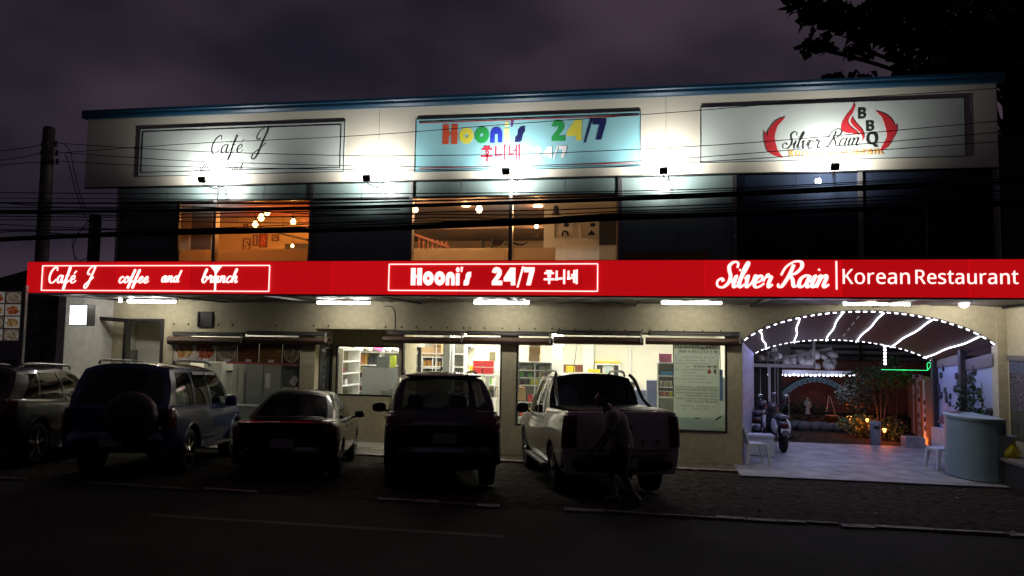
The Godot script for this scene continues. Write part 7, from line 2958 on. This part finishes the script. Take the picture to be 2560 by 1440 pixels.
func build_car(c):
	var t = thing(c.called, c.label, c.cat, Vector3.ZERO, "cars parked nose-in before the shops")
	O = Vector3.ZERO
	nb()
	var rows = []
	var N = 110
	for i in N + 1:
		rows.append(ring(c, lerpf(c.L / 2, -c.L / 2, i / float(N))))
	grid(rows)
	end_face(rows[0], 0.05)
	end_face(rows[N], -0.12)
	done("body", c.paint, t)
	nb()
	box(Vector3(0, c.sill + 0.12, 0), Vector3(c.W - 0.42, 0.24, c.L - 0.5))
	done("underbody", "plastic_black", t)
	# rear bumper
	nb()
	var br = []
	for i in 6:
		var y = lerpf(c.bump[0], c.bump[1], i / 5.0)
		var line = PackedVector3Array()
		for k in 25:
			var u = 1.0 - k / 12.0
			line.append(Vector3(u * (c.W / 2 - 0.01), y, c.L / 2 + c.bump[2] * sin(PI * (0.12 + 0.76 * i / 5.0)) + 0.05 * (1.0 - u * u) - 0.3 * pow(absf(u), 7.0)))
		br.append(line)
	grid(br)
	done("rear_bumper", c.get("bumper", c.paint), t)
	# roof
	nb()
	var rr = []
	for i in 19:
		var a = i / 18.0
		var line = PackedVector3Array()
		var e = cab(c, a, 1.0, 1.0)
		for k in 19:
			var u = 1.0 - k / 9.0
			line.append(Vector3(e.x * u, e.y + c.crown * (1.0 - pow(absf(u), 3.0)), e.z + (0.012 * (1 - u * u) if i == 0 else 0.0)))
		rr.append(line)
	grid(rr)
	done("roof", c.paint, t)
	# glass house sides
	for s in [-1.0, 1.0]:
		nb()
		cab_patch(c, [0, 1], [0, 1], 0.9, 1.0, s)
		cab_patch(c, [0, 1], [0, 1], 0.0, 0.05, s)
		var pb = 0.0
		var pt = 0.0
		for w in c.side + [[1.0, 1.0, 1.0, 1.0]]:
			cab_patch(c, [pb, w[0]], [pt, w[2]], 0.05, 0.9, s)
			pb = w[1]
			pt = w[3]
		done("pillars", c.paint, t)
		for w in c.side:
			nb()
			cab_patch(c, [w[0], w[1]], [w[2], w[3]], 0.05, 0.9, s, 0.008)
			done("side_window", c.glass, t)
	for e in 2:
		nb()
		var m = 0.86 if e == 0 else 0.92
		var lo = c.rw[0] if e == 0 else 0.05
		var hi = c.rw[1] if e == 0 else 0.94
		screen_patch(c, -1.0, 1.0, hi, 1.0, e)
		screen_patch(c, -1.0, 1.0, 0.0, lo, e)
		screen_patch(c, -1.0, -m, lo, hi, e)
		screen_patch(c, m, 1.0, lo, hi, e)
		done("rear_frame" if e == 0 else "windscreen_frame", c.get("frame", c.paint), t)
		nb()
		screen_patch(c, -m, m, lo, hi, e, -0.006)
		done("rear_window" if e == 0 else "windscreen", c.glass, t)
	# wheels
	for z in [c.zr, c.zf]:
		for s in [-1.0, 1.0]:
			make_wheel(c, t, s * (c.W / 2 - c.ww / 2 - 0.03), z, s)
	# mirrors
	for s in [-1.0, 1.0]:
		var zb = lerpf(c.zb0, c.zb1, c.mir[0])
		var p = Vector3(s * (c.W / 2 + 0.1), c.mir[1], zb)
		nb()
		blob(p, Vector3(c.mir[2], c.mir[3], 0.075), Basis.IDENTITY, 0.7)
		tube([p + Vector3(-s * 0.04, -0.04, 0), Vector3(s * (c.W / 2 - 0.06), c.mir[1] - 0.07, zb + 0.02)], 0.025, 6)
		done("mirror", c.get("mirror", "plastic_black"), t)
	# door handles and shut lines
	for s in [-1.0, 1.0]:
		for z in c.handles:
			var y = cv(c.sho, z) - 0.1
			var x = cv(c.wid, z) * side_prof((y - c.sill) / (cv(c.sho, z) - c.sill))
			nb()
			box(Vector3(s * (x + 0.014), y, z), Vector3(0.022, 0.026, 0.16), Basis.IDENTITY, 0.006)
			done("door_handle", c.get("handle", "chrome"), t)
		for z in c.seams:
			nb()
			for k in 8:
				var ya = lerpf(c.sill + 0.06, cv(c.sho, z) - 0.01, k / 8.0)
				var yb = lerpf(c.sill + 0.06, cv(c.sho, z) - 0.01, (k + 1) / 8.0)
				var xa = cv(c.wid, z) * side_prof(clampf((ya - c.sill) / (cv(c.sho, z) - c.sill), 0, 1))
				var xb = cv(c.wid, z) * side_prof(clampf((yb - c.sill) / (cv(c.sho, z) - c.sill), 0, 1))
				q(Vector3(s * (xa + 0.002), ya, z + 0.006), Vector3(s * (xa + 0.002), ya, z - 0.006), Vector3(s * (xb + 0.002), yb, z - 0.006), Vector3(s * (xb + 0.002), yb, z + 0.006))
			done("shut_line", "black", t)
	# tail lamps: on the rear face and wrapping round the corner
	for s in [-1.0, 1.0]:
		nb()
		var tl = c.tail   # y0, y1, inner u, wrap length
		var rws = []
		for i in 7:
			var y = lerpf(tl[0], tl[1], i / 6.0)
			var hw = cv(c.wid, c.L / 2) * side_prof(clampf((y - c.sill) / (cv(c.sho, c.L / 2) - c.sill), 0, 1))
			var line = PackedVector3Array()
			for k in 5:
				var u = lerpf(tl[2], 1.0, k / 4.0)
				line.append(Vector3(s * u * hw, y, c.L / 2 + rear_z(c, y) + 0.05 * (1 - u * u) + 0.014))
			for k in 4:
				var z = c.L / 2 + rear_z(c, y) - tl[3] * (k + 1) / 4.0
				var x = cv(c.wid, z) * side_prof(clampf((y - c.sill) / (cv(c.sho, z) - c.sill), 0, 1))
				line.append(Vector3(s * (maxf(x, hw) + 0.012), y, z))
			if s > 0:
				line.reverse()
			rws.append(line)
		grid(rws)
		done("tail_lamp", "lens_red", t)
	# seats seen as shapes against the lit shop
	for r in c.seats:
		for x in [-0.38, 0.38]:
			nb()
			blob(Vector3(x, r[1] - 0.28, r[0]), Vector3(0.24, 0.34, 0.09), Basis(Vector3.RIGHT, 0.2), 0.7)
			blob(Vector3(x, r[1] + 0.12, r[0] + 0.06), Vector3(0.12, 0.1, 0.05), Basis.IDENTITY, 0.7)
			done("seat", "plastic_black", t)
	nb()
	box(Vector3(0, c.plate[0], c.L / 2 + c.plate[1]), Vector3(0.36, 0.14, 0.012))
	done("number_plate", "plate_dull", t)
	return t


func rails(c, t, y, x, z0, z1, m):
	for s in [-1.0, 1.0]:
		nb()
		tube(smooth([Vector3(s * x, y - 0.07, z0), Vector3(s * x, y, z0 - 0.12), Vector3(s * x, y + 0.012, (z0 + z1) / 2), Vector3(s * x, y, z1 + 0.12), Vector3(s * x, y - 0.07, z1)], 5), 0.022, 7)
		done("roof_rail", m, t)


func park(t, c, rear, yaw):   # rear: middle of the rear end on the ground plan
	var f = Vector3(-sin(deg_to_rad(yaw)), 0, -cos(deg_to_rad(yaw)))
	var mid = rear + f * c.L / 2
	var pr = mid - f * c.zr
	var pf = mid - f * c.zf
	var hr = gy(pr.z)
	var hf = gy(maxf(pf.z, 0.85)) if pf.z > 0.84 else -0.281
	var pitch = atan2(hf - hr, pr.distance_to(pf))
	t.position = Vector3(mid.x, lerpf(hf, hr, c.zf / (c.zf - c.zr)) if c.zf != c.zr else hr, mid.z)
	t.position.y = hr + (hf - hr) * (c.zr / (c.zr - c.zf))
	t.basis = Basis(Vector3.UP, deg_to_rad(yaw)) * Basis(Vector3.RIGHT, pitch)


func paint(key, r, g, b, rough = 0.35, metal = 0.4):
	var m = mt(key, r, g, b, rough, metal)
	m.clearcoat_enabled = true
	m.clearcoat = 1.0
	m.clearcoat_roughness = 0.03
	return m


func cars():
	paint("paint_silver", 0.5, 0.48, 0.45, 0.35, 0.3)
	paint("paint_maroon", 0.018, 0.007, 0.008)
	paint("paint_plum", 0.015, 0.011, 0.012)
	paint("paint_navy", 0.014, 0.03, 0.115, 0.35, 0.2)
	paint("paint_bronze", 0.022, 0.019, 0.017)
	mt("plate_dull", 0.25, 0.25, 0.24, 0.5)
	# --- pickup
	var p = {"called": "pickup_truck", "label": "silver double-cab pickup parked before the wide shop window", "cat": "pickup", "L": 5.0, "W": 1.82, "sill": 0.42, "wr": 0.38, "ww": 0.25, "ra": 0.46, "zr": 1.38, "zf": -1.62, "spokes": 6, "rim": "grey_metal",
		"wid": [[-2.5, 0.7], [-2.35, 0.83], [-2.0, 0.9], [0.0, 0.91], [2.3, 0.91], [2.44, 0.9], [2.5, 0.87]],
		"sho": [[-2.5, 0.85], [-2.3, 1.0], [-1.0, 1.13], [0.6, 1.17], [0.75, 1.3], [2.5, 1.33]], "top": [[-2.5, 0.88], [-2.2, 1.06], [-1.1, 1.2], [0.6, 1.2], [0.75, 1.33], [2.5, 1.36]],
		"rear": [[0.4, -0.02], [0.7, 0.0], [1.3, 0.0], [1.36, -0.03]], "bump": [0.48, 0.72, 0.1], "bumper": "dark_metal",
		"zb0": 0.72, "zb1": -1.5, "zt0": 0.5, "zt1": -0.75, "roof": [[-0.9, 1.87], [-0.3, 1.92], [0.5, 1.9]], "crown": 0.08, "hwb": 0.84, "hwr": 0.7, "pinch": 0.05, "bow": 0.04, "rw": [0.1, 0.9],
		"side": [[0.1, 0.42, 0.1, 0.46], [0.47, 0.86, 0.5, 0.97]], "glass": "black_glass", "mir": [0.8, 1.22, 0.12, 0.1], "handles": [0.35, -0.6], "seams": [0.52, -0.32, -1.25], "tail": [0.82, 1.28, 0.84, 0.1], "seats": [[0.1, 1.2], [-0.7, 1.2]], "plate": [0.6, 0.16], "paint": "paint_silver", "frame": "plastic_black"}
	var t = build_car(p)
	nb()   # bed cover and tailgate shut lines
	q(Vector3(-0.78, 1.372, 2.45), Vector3(0.78, 1.372, 2.45), Vector3(0.78, 1.372, 0.74), Vector3(-0.78, 1.372, 0.74))
	done("bed_cover", "plastic_black", t)
	nb()
	for s in [-1.0, 1.0]:
		bb(s * 0.72 - 0.005, 0.78, 2.54, s * 0.72 + 0.005, 1.33, 2.553)
	bb(-0.72, 0.776, 2.54, 0.72, 0.786, 2.56)
	done("tailgate_gap", "black", t)
	nb()
	box(Vector3(0.0, 1.12, 2.565), Vector3(0.26, 0.08, 0.02), Basis.IDENTITY, 0.015)
	done("tailgate_handle", "plastic_black", t)
	for i in 6:
		lettering("RANGER"[i], Vector3(-0.6 + 0.22 * i, 0.86, 2.562), 0.075, "badge_grey", t, "Droid Sans", 0.0, 700, 0.006)
	rails(p, t, 1.93, 0.62, 0.42, -0.7, "grey_metal")
	for s in [-1.0, 1.0]:   # sports bar and side steps
		nb()
		tube(smooth([Vector3(s * 0.78, 1.36, 1.45), Vector3(s * 0.74, 1.5, 1.1), Vector3(s * 0.71, 1.78, 0.75), Vector3(s * 0.66, 1.88, 0.6)], 5), 0.03, 8)
		done("sports_bar", "plastic_black", t)
		nb()
		bb(s * 0.86 - 0.09, 0.36, -1.05, s * 0.86 + 0.09, 0.4, 0.85)
		done("side_step", "grey_metal", t)
	nb()
	tube([Vector3(-0.25, 1.92, 0.1), Vector3(-0.21, 2.45, 0.25)], [0.006, 0.003], 5)
	done("aerial", "plastic_black", t)
	nb()
	tube([Vector3(0.1, 0.42, 2.3), Vector3(0.1, 0.38, 2.55)], 0.03, 6)
	blob(Vector3(0.1, 0.43, 2.56), Vector3.ONE * 0.035)
	done("tow_hook", "dark_metal", t)
	park(t, p, Vector3(-0.36, 0, 5.0), 17.5)
	# --- plum SUV
	var s1 = {"called": "suv", "label": "tall dark SUV with a fin aerial parked before the narrow shop window", "cat": "SUV", "L": 4.5, "W": 1.84, "sill": 0.36, "wr": 0.35, "ww": 0.23, "ra": 0.42, "zr": 1.32, "zf": -1.36, "spokes": 5, "rim": "grey_metal",
		"wid": [[-2.25, 0.68], [-2.1, 0.82], [-1.8, 0.9], [0.0, 0.91], [1.8, 0.92], [2.05, 0.9], [2.2, 0.85], [2.25, 0.81]],
		"sho": [[-2.25, 0.8], [-2.0, 0.96], [-1.0, 1.1], [0.5, 1.17], [2.25, 1.24]], "top": [[-2.25, 0.83], [-2.0, 1.01], [-1.0, 1.15], [0.5, 1.2], [2.25, 1.26]],
		"rear": [[0.36, -0.08], [0.6, 0.0], [1.0, 0.0], [1.26, -0.12]], "bump": [0.42, 0.72, 0.07],
		"zb0": 2.1, "zb1": -1.1, "zt0": 1.68, "zt1": -0.35, "roof": [[-0.5, 1.78], [0.3, 1.87], [1.1, 1.87], [1.7, 1.82]], "crown": 0.09, "hwb": 0.86, "hwr": 0.68, "pinch": 0.06, "bow": 0.06, "rw": [0.12, 0.86],
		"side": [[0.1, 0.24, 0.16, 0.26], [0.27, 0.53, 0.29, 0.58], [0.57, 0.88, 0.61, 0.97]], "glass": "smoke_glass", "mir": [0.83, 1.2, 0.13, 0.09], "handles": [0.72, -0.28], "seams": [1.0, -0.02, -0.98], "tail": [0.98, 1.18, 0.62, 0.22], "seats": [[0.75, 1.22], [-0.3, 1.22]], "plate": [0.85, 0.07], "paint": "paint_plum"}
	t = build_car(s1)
	rails(s1, t, 1.86, 0.6, 1.2, -0.35, "grey_metal")
	nb()
	prism(PackedVector2Array([Vector2(0, 0), Vector2(0.16, 0), Vector2(0.02, 0.07)]), -0.015, 0.015, Transform3D(Basis(Vector3.UP, PI / 2), Vector3(0.0, 1.88, 1.35)))
	done("fin_aerial", "plastic_black", t)
	nb()
	blob(Vector3(0, 1.8, 1.84), Vector3(0.62, 0.03, 0.14), Basis(Vector3.RIGHT, 0.1), 0.6)
	done("roof_spoiler", "paint_plum", t)
	park(t, s1, Vector3(-3.06, 0, 5.2), 19.5)
	# --- sedan
	var s2 = {"called": "sedan", "label": "dark maroon sedan, the lowest car, parked right of the blue SUV", "cat": "car", "L": 4.4, "W": 1.74, "sill": 0.3, "wr": 0.31, "ww": 0.2, "ra": 0.36, "zr": 1.26, "zf": -1.3, "spokes": 5, "rim": "grey_metal",
		"wid": [[-2.2, 0.62], [-2.05, 0.78], [-1.7, 0.85], [0.0, 0.87], [1.7, 0.87], [2.0, 0.84], [2.15, 0.78], [2.2, 0.73]],
		"sho": [[-2.2, 0.66], [-1.9, 0.78], [-0.9, 0.88], [0.8, 0.94], [1.5, 0.98], [2.2, 0.97]], "top": [[-2.2, 0.68], [-1.9, 0.83], [-0.9, 0.96], [0.8, 0.98], [1.5, 1.03], [2.1, 1.03], [2.2, 0.99]],
		"rear": [[0.3, -0.08], [0.55, 0.02], [0.95, -0.02]], "bump": [0.32, 0.6, 0.06],
		"zb0": 1.62, "zb1": -1.05, "zt0": 0.72, "zt1": -0.3, "roof": [[-0.4, 1.43], [0.1, 1.49], [0.5, 1.485], [0.8, 1.44]], "crown": 0.09, "hwb": 0.78, "hwr": 0.56, "pinch": 0.06, "bow": 0.05, "rw": [0.06, 0.9],
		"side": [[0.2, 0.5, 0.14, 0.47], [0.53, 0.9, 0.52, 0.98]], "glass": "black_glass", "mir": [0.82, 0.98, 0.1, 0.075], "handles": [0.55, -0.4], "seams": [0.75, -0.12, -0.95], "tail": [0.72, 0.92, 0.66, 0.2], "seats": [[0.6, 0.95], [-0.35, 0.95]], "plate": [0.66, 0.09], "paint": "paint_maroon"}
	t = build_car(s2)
	nb()
	blob(Vector3(0, 1.06, 2.02), Vector3(0.62, 0.018, 0.09), Basis(Vector3.RIGHT, -0.1), 0.6)
	done("boot_lip", "paint_maroon", t)
	park(t, s2, Vector3(-5.85, 0, 4.95), 16.0)
	# --- blue SUV with a spare wheel
	var s3 = {"called": "suv", "label": "boxy dark blue SUV with a spare wheel on its tailgate", "cat": "SUV", "L": 4.55, "W": 1.8, "sill": 0.42, "wr": 0.38, "ww": 0.25, "ra": 0.46, "zr": 1.3, "zf": -1.5, "spokes": 6, "rim": "chrome",
		"wid": [[-2.27, 0.68], [-2.1, 0.82], [-1.8, 0.89], [0.0, 0.9], [2.05, 0.9], [2.2, 0.88], [2.27, 0.84]],
		"sho": [[-2.27, 0.85], [-2.0, 1.0], [-1.1, 1.1], [2.27, 1.13]], "top": [[-2.27, 0.88], [-2.0, 1.05], [-1.1, 1.16], [2.27, 1.15]],
		"rear": [[0.4, -0.03], [0.7, 0.0], [1.15, -0.02]], "bump": [0.46, 0.76, 0.1],
		"zb0": 2.22, "zb1": -1.3, "zt0": 1.98, "zt1": -0.6, "roof": [[-0.7, 1.82], [0.0, 1.89], [1.5, 1.89], [2.0, 1.86]], "crown": 0.1, "hwb": 0.87, "hwr": 0.7, "pinch": 0.05, "bow": 0.04, "rw": [0.08, 0.88],
		"side": [[0.06, 0.3, 0.06, 0.29], [0.33, 0.57, 0.33, 0.59], [0.6, 0.89, 0.62, 0.97]], "glass": "black_glass", "mir": [0.82, 1.18, 0.12, 0.11], "handles": [0.55, -0.45], "seams": [0.82, -0.15, -1.15], "tail": [0.8, 1.12, 0.86, 0.14], "seats": [[0.6, 1.2], [-0.5, 1.2]], "plate": [0.6, 0.16], "paint": "paint_navy", "mirror": "paint_navy"}
	t = build_car(s3)
	rails(s3, t, 1.92, 0.62, 1.6, -0.35, "grey_metal")
	nb()
	lathe([[0.0, 0.2], [0.28, 0.19], [0.37, 0.16], [0.41, 0.1], [0.415, 0.0], [0.4, -0.03], [0.0, -0.03]], Vector3(0.27, 1.0, 2.35), 36, Basis(Vector3.RIGHT, PI / 2))
	done("spare_wheel_cover", "cover_grey", t)
	for s in [-1.0, 1.0]:
		for e in [s3.zr, s3.zf]:   # wide fender flares and steps
			nb()
			var pts = []
			for i in 11:
				var a = PI * i / 10.0
				pts.append(Vector3(s * 0.885, s3.wr + sin(a) * 0.47, e + cos(a) * 0.47))
			tube(pts, 0.035, 6)
			done("fender_flare", "paint_navy", t)
		nb()
		bb(s * 0.86 - 0.1, 0.37, -0.95, s * 0.86 + 0.1, 0.41, 0.75)
		done("side_step", "grey_metal", t)
		for zz in [0.6, -0.3]:
			nb()
			var a = cab(s3, inverse_lerp(s3.zb0, s3.zb1, zz), 0.86, s)
			box(a + Vector3(s * 0.02, 0.02, 0), Vector3(0.012, 0.06, 0.62), Basis(Vector3.BACK, s * 0.3))
			done("rain_guard", "pale_grey", t)
	park(t, s3, Vector3(-8.45, 0, 5.55), 15.0)
	# --- bronze SUV at the left edge
	var s4 = s1.duplicate(true)
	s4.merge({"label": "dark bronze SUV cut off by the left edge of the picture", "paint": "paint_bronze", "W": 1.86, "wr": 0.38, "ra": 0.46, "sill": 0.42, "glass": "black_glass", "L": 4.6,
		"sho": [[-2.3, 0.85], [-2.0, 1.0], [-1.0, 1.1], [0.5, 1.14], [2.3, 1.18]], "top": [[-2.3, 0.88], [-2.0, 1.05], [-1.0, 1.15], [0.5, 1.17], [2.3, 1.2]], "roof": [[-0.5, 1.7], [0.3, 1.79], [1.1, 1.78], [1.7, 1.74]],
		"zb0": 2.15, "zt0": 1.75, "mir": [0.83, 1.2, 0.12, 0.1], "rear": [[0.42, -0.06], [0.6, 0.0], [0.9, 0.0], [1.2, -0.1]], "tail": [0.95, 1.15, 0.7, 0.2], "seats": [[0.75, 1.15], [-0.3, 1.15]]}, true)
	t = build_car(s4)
	rails(s4, t, 1.8, 0.56, 1.4, -0.35, "grey_metal")
	park(t, s4, Vector3(-11.35, 0, 5.75), 15.0)


# ---------------------------------------------------------------- the passer-by
func seg(p, a, b, ra, rb):
	var ab = b - a
	var h = clampf((p - a).dot(ab) / ab.length_squared(), 0.0, 1.0)
	return p.distance_to(a + ab * h) - lerpf(ra, rb, h)


func smin(a, b, k):
	var h = maxf(k - absf(a - b), 0.0) / k
	return minf(a, b) - h * h * k * 0.25


func nets(bones, cell, k):   # surface nets round tapered bones [a, b, ra, rb]
	var lo = Vector3.ONE * 1e9
	var hi = -lo
	for b in bones:
		var r = maxf(b[2], b[3]) + cell * 2
		lo = lo.min(b[0] - Vector3.ONE * r).min(b[1] - Vector3.ONE * r)
		hi = hi.max(b[0] + Vector3.ONE * r).max(b[1] + Vector3.ONE * r)
	var n = Vector3i(((hi - lo) / cell).ceil()) + Vector3i.ONE
	var f = PackedFloat32Array()
	f.resize(n.x * n.y * n.z)
	f.fill(1.0)
	for b in bones:
		var r = maxf(b[2], b[3]) + cell * 3 + k
		var i0 = Vector3i(((b[0].min(b[1]) - Vector3.ONE * r - lo) / cell).floor()).clamp(Vector3i.ZERO, n - Vector3i.ONE)
		var i1 = Vector3i(((b[0].max(b[1]) + Vector3.ONE * r - lo) / cell).ceil()).clamp(Vector3i.ZERO, n - Vector3i.ONE)
		for z in range(i0.z, i1.z + 1):
			for y in range(i0.y, i1.y + 1):
				for x in range(i0.x, i1.x + 1):
					var at = x + n.x * (y + n.y * z)
					f[at] = smin(f[at], seg(lo + Vector3(x, y, z) * cell, b[0], b[1], b[2], b[3]), k)
	var vid = {}
	var vs = []
	var ns = []
	var step = [1, n.x, n.x * n.y]
	for z in n.z - 1:
		for y in n.y - 1:
			for x in n.x - 1:
				var at = x + n.x * (y + n.y * z)
				var sum = Vector3.ZERO
				var cnt = 0
				var neg = 0
				var cs = []
				for c in 8:
					var v = f[at + (c & 1) + ((c >> 1) & 1) * n.x + ((c >> 2) & 1) * n.x * n.y]
					cs.append(v)
					neg += 1 if v < 0.0 else 0
				if neg == 0 or neg == 8:
					continue
				for e in [[0, 1], [2, 3], [4, 5], [6, 7], [0, 2], [1, 3], [4, 6], [5, 7], [0, 4], [1, 5], [2, 6], [3, 7]]:
					if (cs[e[0]] < 0.0) != (cs[e[1]] < 0.0):
						var t = cs[e[0]] / (cs[e[0]] - cs[e[1]])
						var pa = Vector3(e[0] & 1, (e[0] >> 1) & 1, (e[0] >> 2) & 1)
						var pb = Vector3(e[1] & 1, (e[1] >> 1) & 1, (e[1] >> 2) & 1)
						sum += pa.lerp(pb, t)
						cnt += 1
				vid[at] = vs.size()
				vs.append(lo + (Vector3(x, y, z) + sum / cnt) * cell)
				ns.append(Vector3(cs[1] + cs[3] + cs[5] + cs[7] - cs[0] - cs[2] - cs[4] - cs[6], cs[2] + cs[3] + cs[6] + cs[7] - cs[0] - cs[1] - cs[4] - cs[5], cs[4] + cs[5] + cs[6] + cs[7] - cs[0] - cs[1] - cs[2] - cs[3]).normalized())
	for at in vid:
		for ax in 3:
			var a = f[at]
			var nx = at + step[ax]
			if nx >= f.size() or (a < 0.0) == (f[nx] < 0.0):
				continue
			var u = step[(ax + 1) % 3]
			var v = step[(ax + 2) % 3]
			if not (vid.has(at - u) and vid.has(at - v) and vid.has(at - u - v)):
				continue
			var k4 = [vid[at], vid[at - u], vid[at - u - v], vid[at - v]]
			if a < 0.0:
				k4.reverse()
			for j in [0, 1, 2, 0, 2, 3]:
				vt(vs[k4[j]], ns[k4[j]])


func person():
	# walking to the left behind the pickup, back bent, head down
	var at = Vector3(-0.42, 0, 5.62)
	at.y = gy(at.z)
	var t = thing("person", "person in a pale shirt and dark shorts walking left behind the pickup, back bent", "person", at)
	t.rotation_degrees.y = 100.0   # the figure is built facing -z
	O = Vector3.ZERO
	var hip = Vector3(0, 0.84, 0.06)
	var chest = Vector3(0, 1.14, -0.04)
	var neck = Vector3(0, 1.32, -0.14)
	var head = Vector3(0, 1.46, -0.22)
	var body = [[hip, hip + Vector3(0, 0.14, -0.03), 0.13, 0.125], [hip + Vector3(0, 0.14, -0.03), chest, 0.125, 0.15], [chest, neck, 0.14, 0.07], [neck, head, 0.052, 0.055]]
	var skin = []
	for s in [-1.0, 1.0]:
		var sh = Vector3(s * 0.17, 1.25, -0.1)
		var el = Vector3(s * 0.22, 1.0, -0.04 if s > 0 else -0.2)
		var wr = Vector3(s * 0.2, 0.82, -0.18 if s > 0 else -0.36)
		body.append([Vector3(s * 0.06, 1.24, -0.09), sh, 0.08, 0.062])
		skin.append([sh, el, 0.05, 0.042])
		skin.append([el, wr, 0.04, 0.028])
		var hj = Vector3(s * 0.09, 0.8, 0.06)
		var kn = Vector3(s * 0.1, 0.45, -0.08 if s > 0 else 0.06)
		var ak = Vector3(s * 0.1, 0.09, -0.02 if s > 0 else 0.26)
		body.append([hip + Vector3(s * 0.05, -0.02, 0), hj, 0.12, 0.1])
		skin.append([hj, kn, 0.09, 0.058])
		skin.append([kn, ak, 0.055, 0.036])
		skin.append([ak, ak + Vector3(0, -0.05, -0.14), 0.04, 0.035])
		skin.append([ak, ak + Vector3(0, -0.055, 0.03), 0.04, 0.034])
	# hands: palm, four fingers and a thumb, loosely curled
	var hands = []
	for s in [-1.0, 1.0]:
		var wr = Vector3(s * 0.2, 0.82, -0.18 if s > 0 else -0.36)
		var d = Vector3(0, -0.86, -0.5)
		var up = Vector3(s * -1.0, 0, 0)
		var palm = wr + d * 0.085
		var hand = [[wr, palm, 0.028, 0.03]]
		for k in 4:
			var off = Vector3(0, -0.5, 0.86) * (0.024 * (k - 1.5))
			var root = wr + d * 0.08 + off
			var ln = [0.042, 0.047, 0.044, 0.034][k]
			var m = root + d * ln
			var e = m + (d * 0.6 + up * 0.8).normalized() * ln * 0.8
			var f = e + up * ln * 0.55
			hand.append_array([[root, m, 0.0095, 0.009], [m, e, 0.009, 0.0085], [e, f, 0.0085, 0.007]])
		var th = wr + d * 0.03 + Vector3(0, 0.01, -0.025)
		hand.append_array([[th, th + d * 0.035 + Vector3(0, 0.01, -0.02), 0.012, 0.011], [th + d * 0.035 + Vector3(0, 0.01, -0.02), th + d * 0.07 + up * 0.015, 0.011, 0.009]])
		hands.append(hand)
	nb()
	nets(body + skin, 0.013, 0.05)
	for h in hands:
		nets(h, 0.0042, 0.008)
	# head: skull, jaw, nose, brow, lips, ears
	var hd = [[head + Vector3(0, 0.03, 0.01), head + Vector3(0, 0.03, -0.02), 0.082, 0.078], [head + Vector3(0, -0.03, -0.03), head + Vector3(0, -0.075, -0.06), 0.06, 0.034], [head + Vector3(0, 0.015, -0.095), head + Vector3(0, -0.018, -0.112), 0.01, 0.013], [head + Vector3(-0.035, 0.024, -0.085), head + Vector3(0.035, 0.024, -0.085), 0.012, 0.012], [head + Vector3(-0.018, -0.045, -0.092), head + Vector3(0.018, -0.045, -0.092), 0.008, 0.008], [head + Vector3(0.08, 0.0, 0.005), head + Vector3(0.086, 0.03, 0.015), 0.012, 0.014], [head + Vector3(-0.08, 0.0, 0.005), head + Vector3(-0.086, 0.03, 0.015), 0.012, 0.014], [head + Vector3(0, -0.04, 0.02), neck, 0.055, 0.055]]
	nets(hd, 0.006, 0.02)
	done("body", "skin", t)
	for s in [-1.0, 1.0]:
		nb()
		blob(head + Vector3(s * 0.031, 0.008, -0.083), Vector3(0.012, 0.007, 0.008))
		done("eye", "statue_white", t)
	nb()
	nets([[head + Vector3(0, 0.055, 0.012), head + Vector3(0, 0.045, 0.03), 0.084, 0.082], [head + Vector3(0, 0.0, 0.05), head + Vector3(0, -0.03, 0.05), 0.058, 0.045]], 0.008, 0.03)
	done("hair", "hair", t)
	# loose shirt and shorts over the figure
	nb()
	var cloth = [[hip + Vector3(0, 0.0, 0), hip + Vector3(0, 0.14, -0.03), 0.165, 0.15], [hip + Vector3(0, 0.14, -0.03), chest + Vector3(0, 0, 0.01), 0.15, 0.172], [chest, neck + Vector3(0, -0.05, 0.03), 0.16, 0.09]]
	for s in [-1.0, 1.0]:
		cloth.append([Vector3(s * 0.06, 1.23, -0.08), Vector3(s * 0.18, 1.24, -0.1), 0.1, 0.082])
		cloth.append([Vector3(s * 0.18, 1.24, -0.1), Vector3(s * 0.205, 1.08, -0.06 if s > 0 else -0.15), 0.08, 0.075])
	nets(cloth, 0.013, 0.05)
	done("shirt", "shirt", t)
	nb()
	var sho = [[hip + Vector3(0, 0.04, 0), hip + Vector3(0, -0.06, 0), 0.15, 0.155]]
	for s in [-1.0, 1.0]:
		sho.append([Vector3(s * 0.09, 0.78, 0.05), Vector3(s * 0.105, 0.5, -0.06 if s > 0 else 0.05), 0.115, 0.098])
	nets(sho, 0.013, 0.04)
	done("shorts", "shorts", t)
	O = Vector3.ZERO
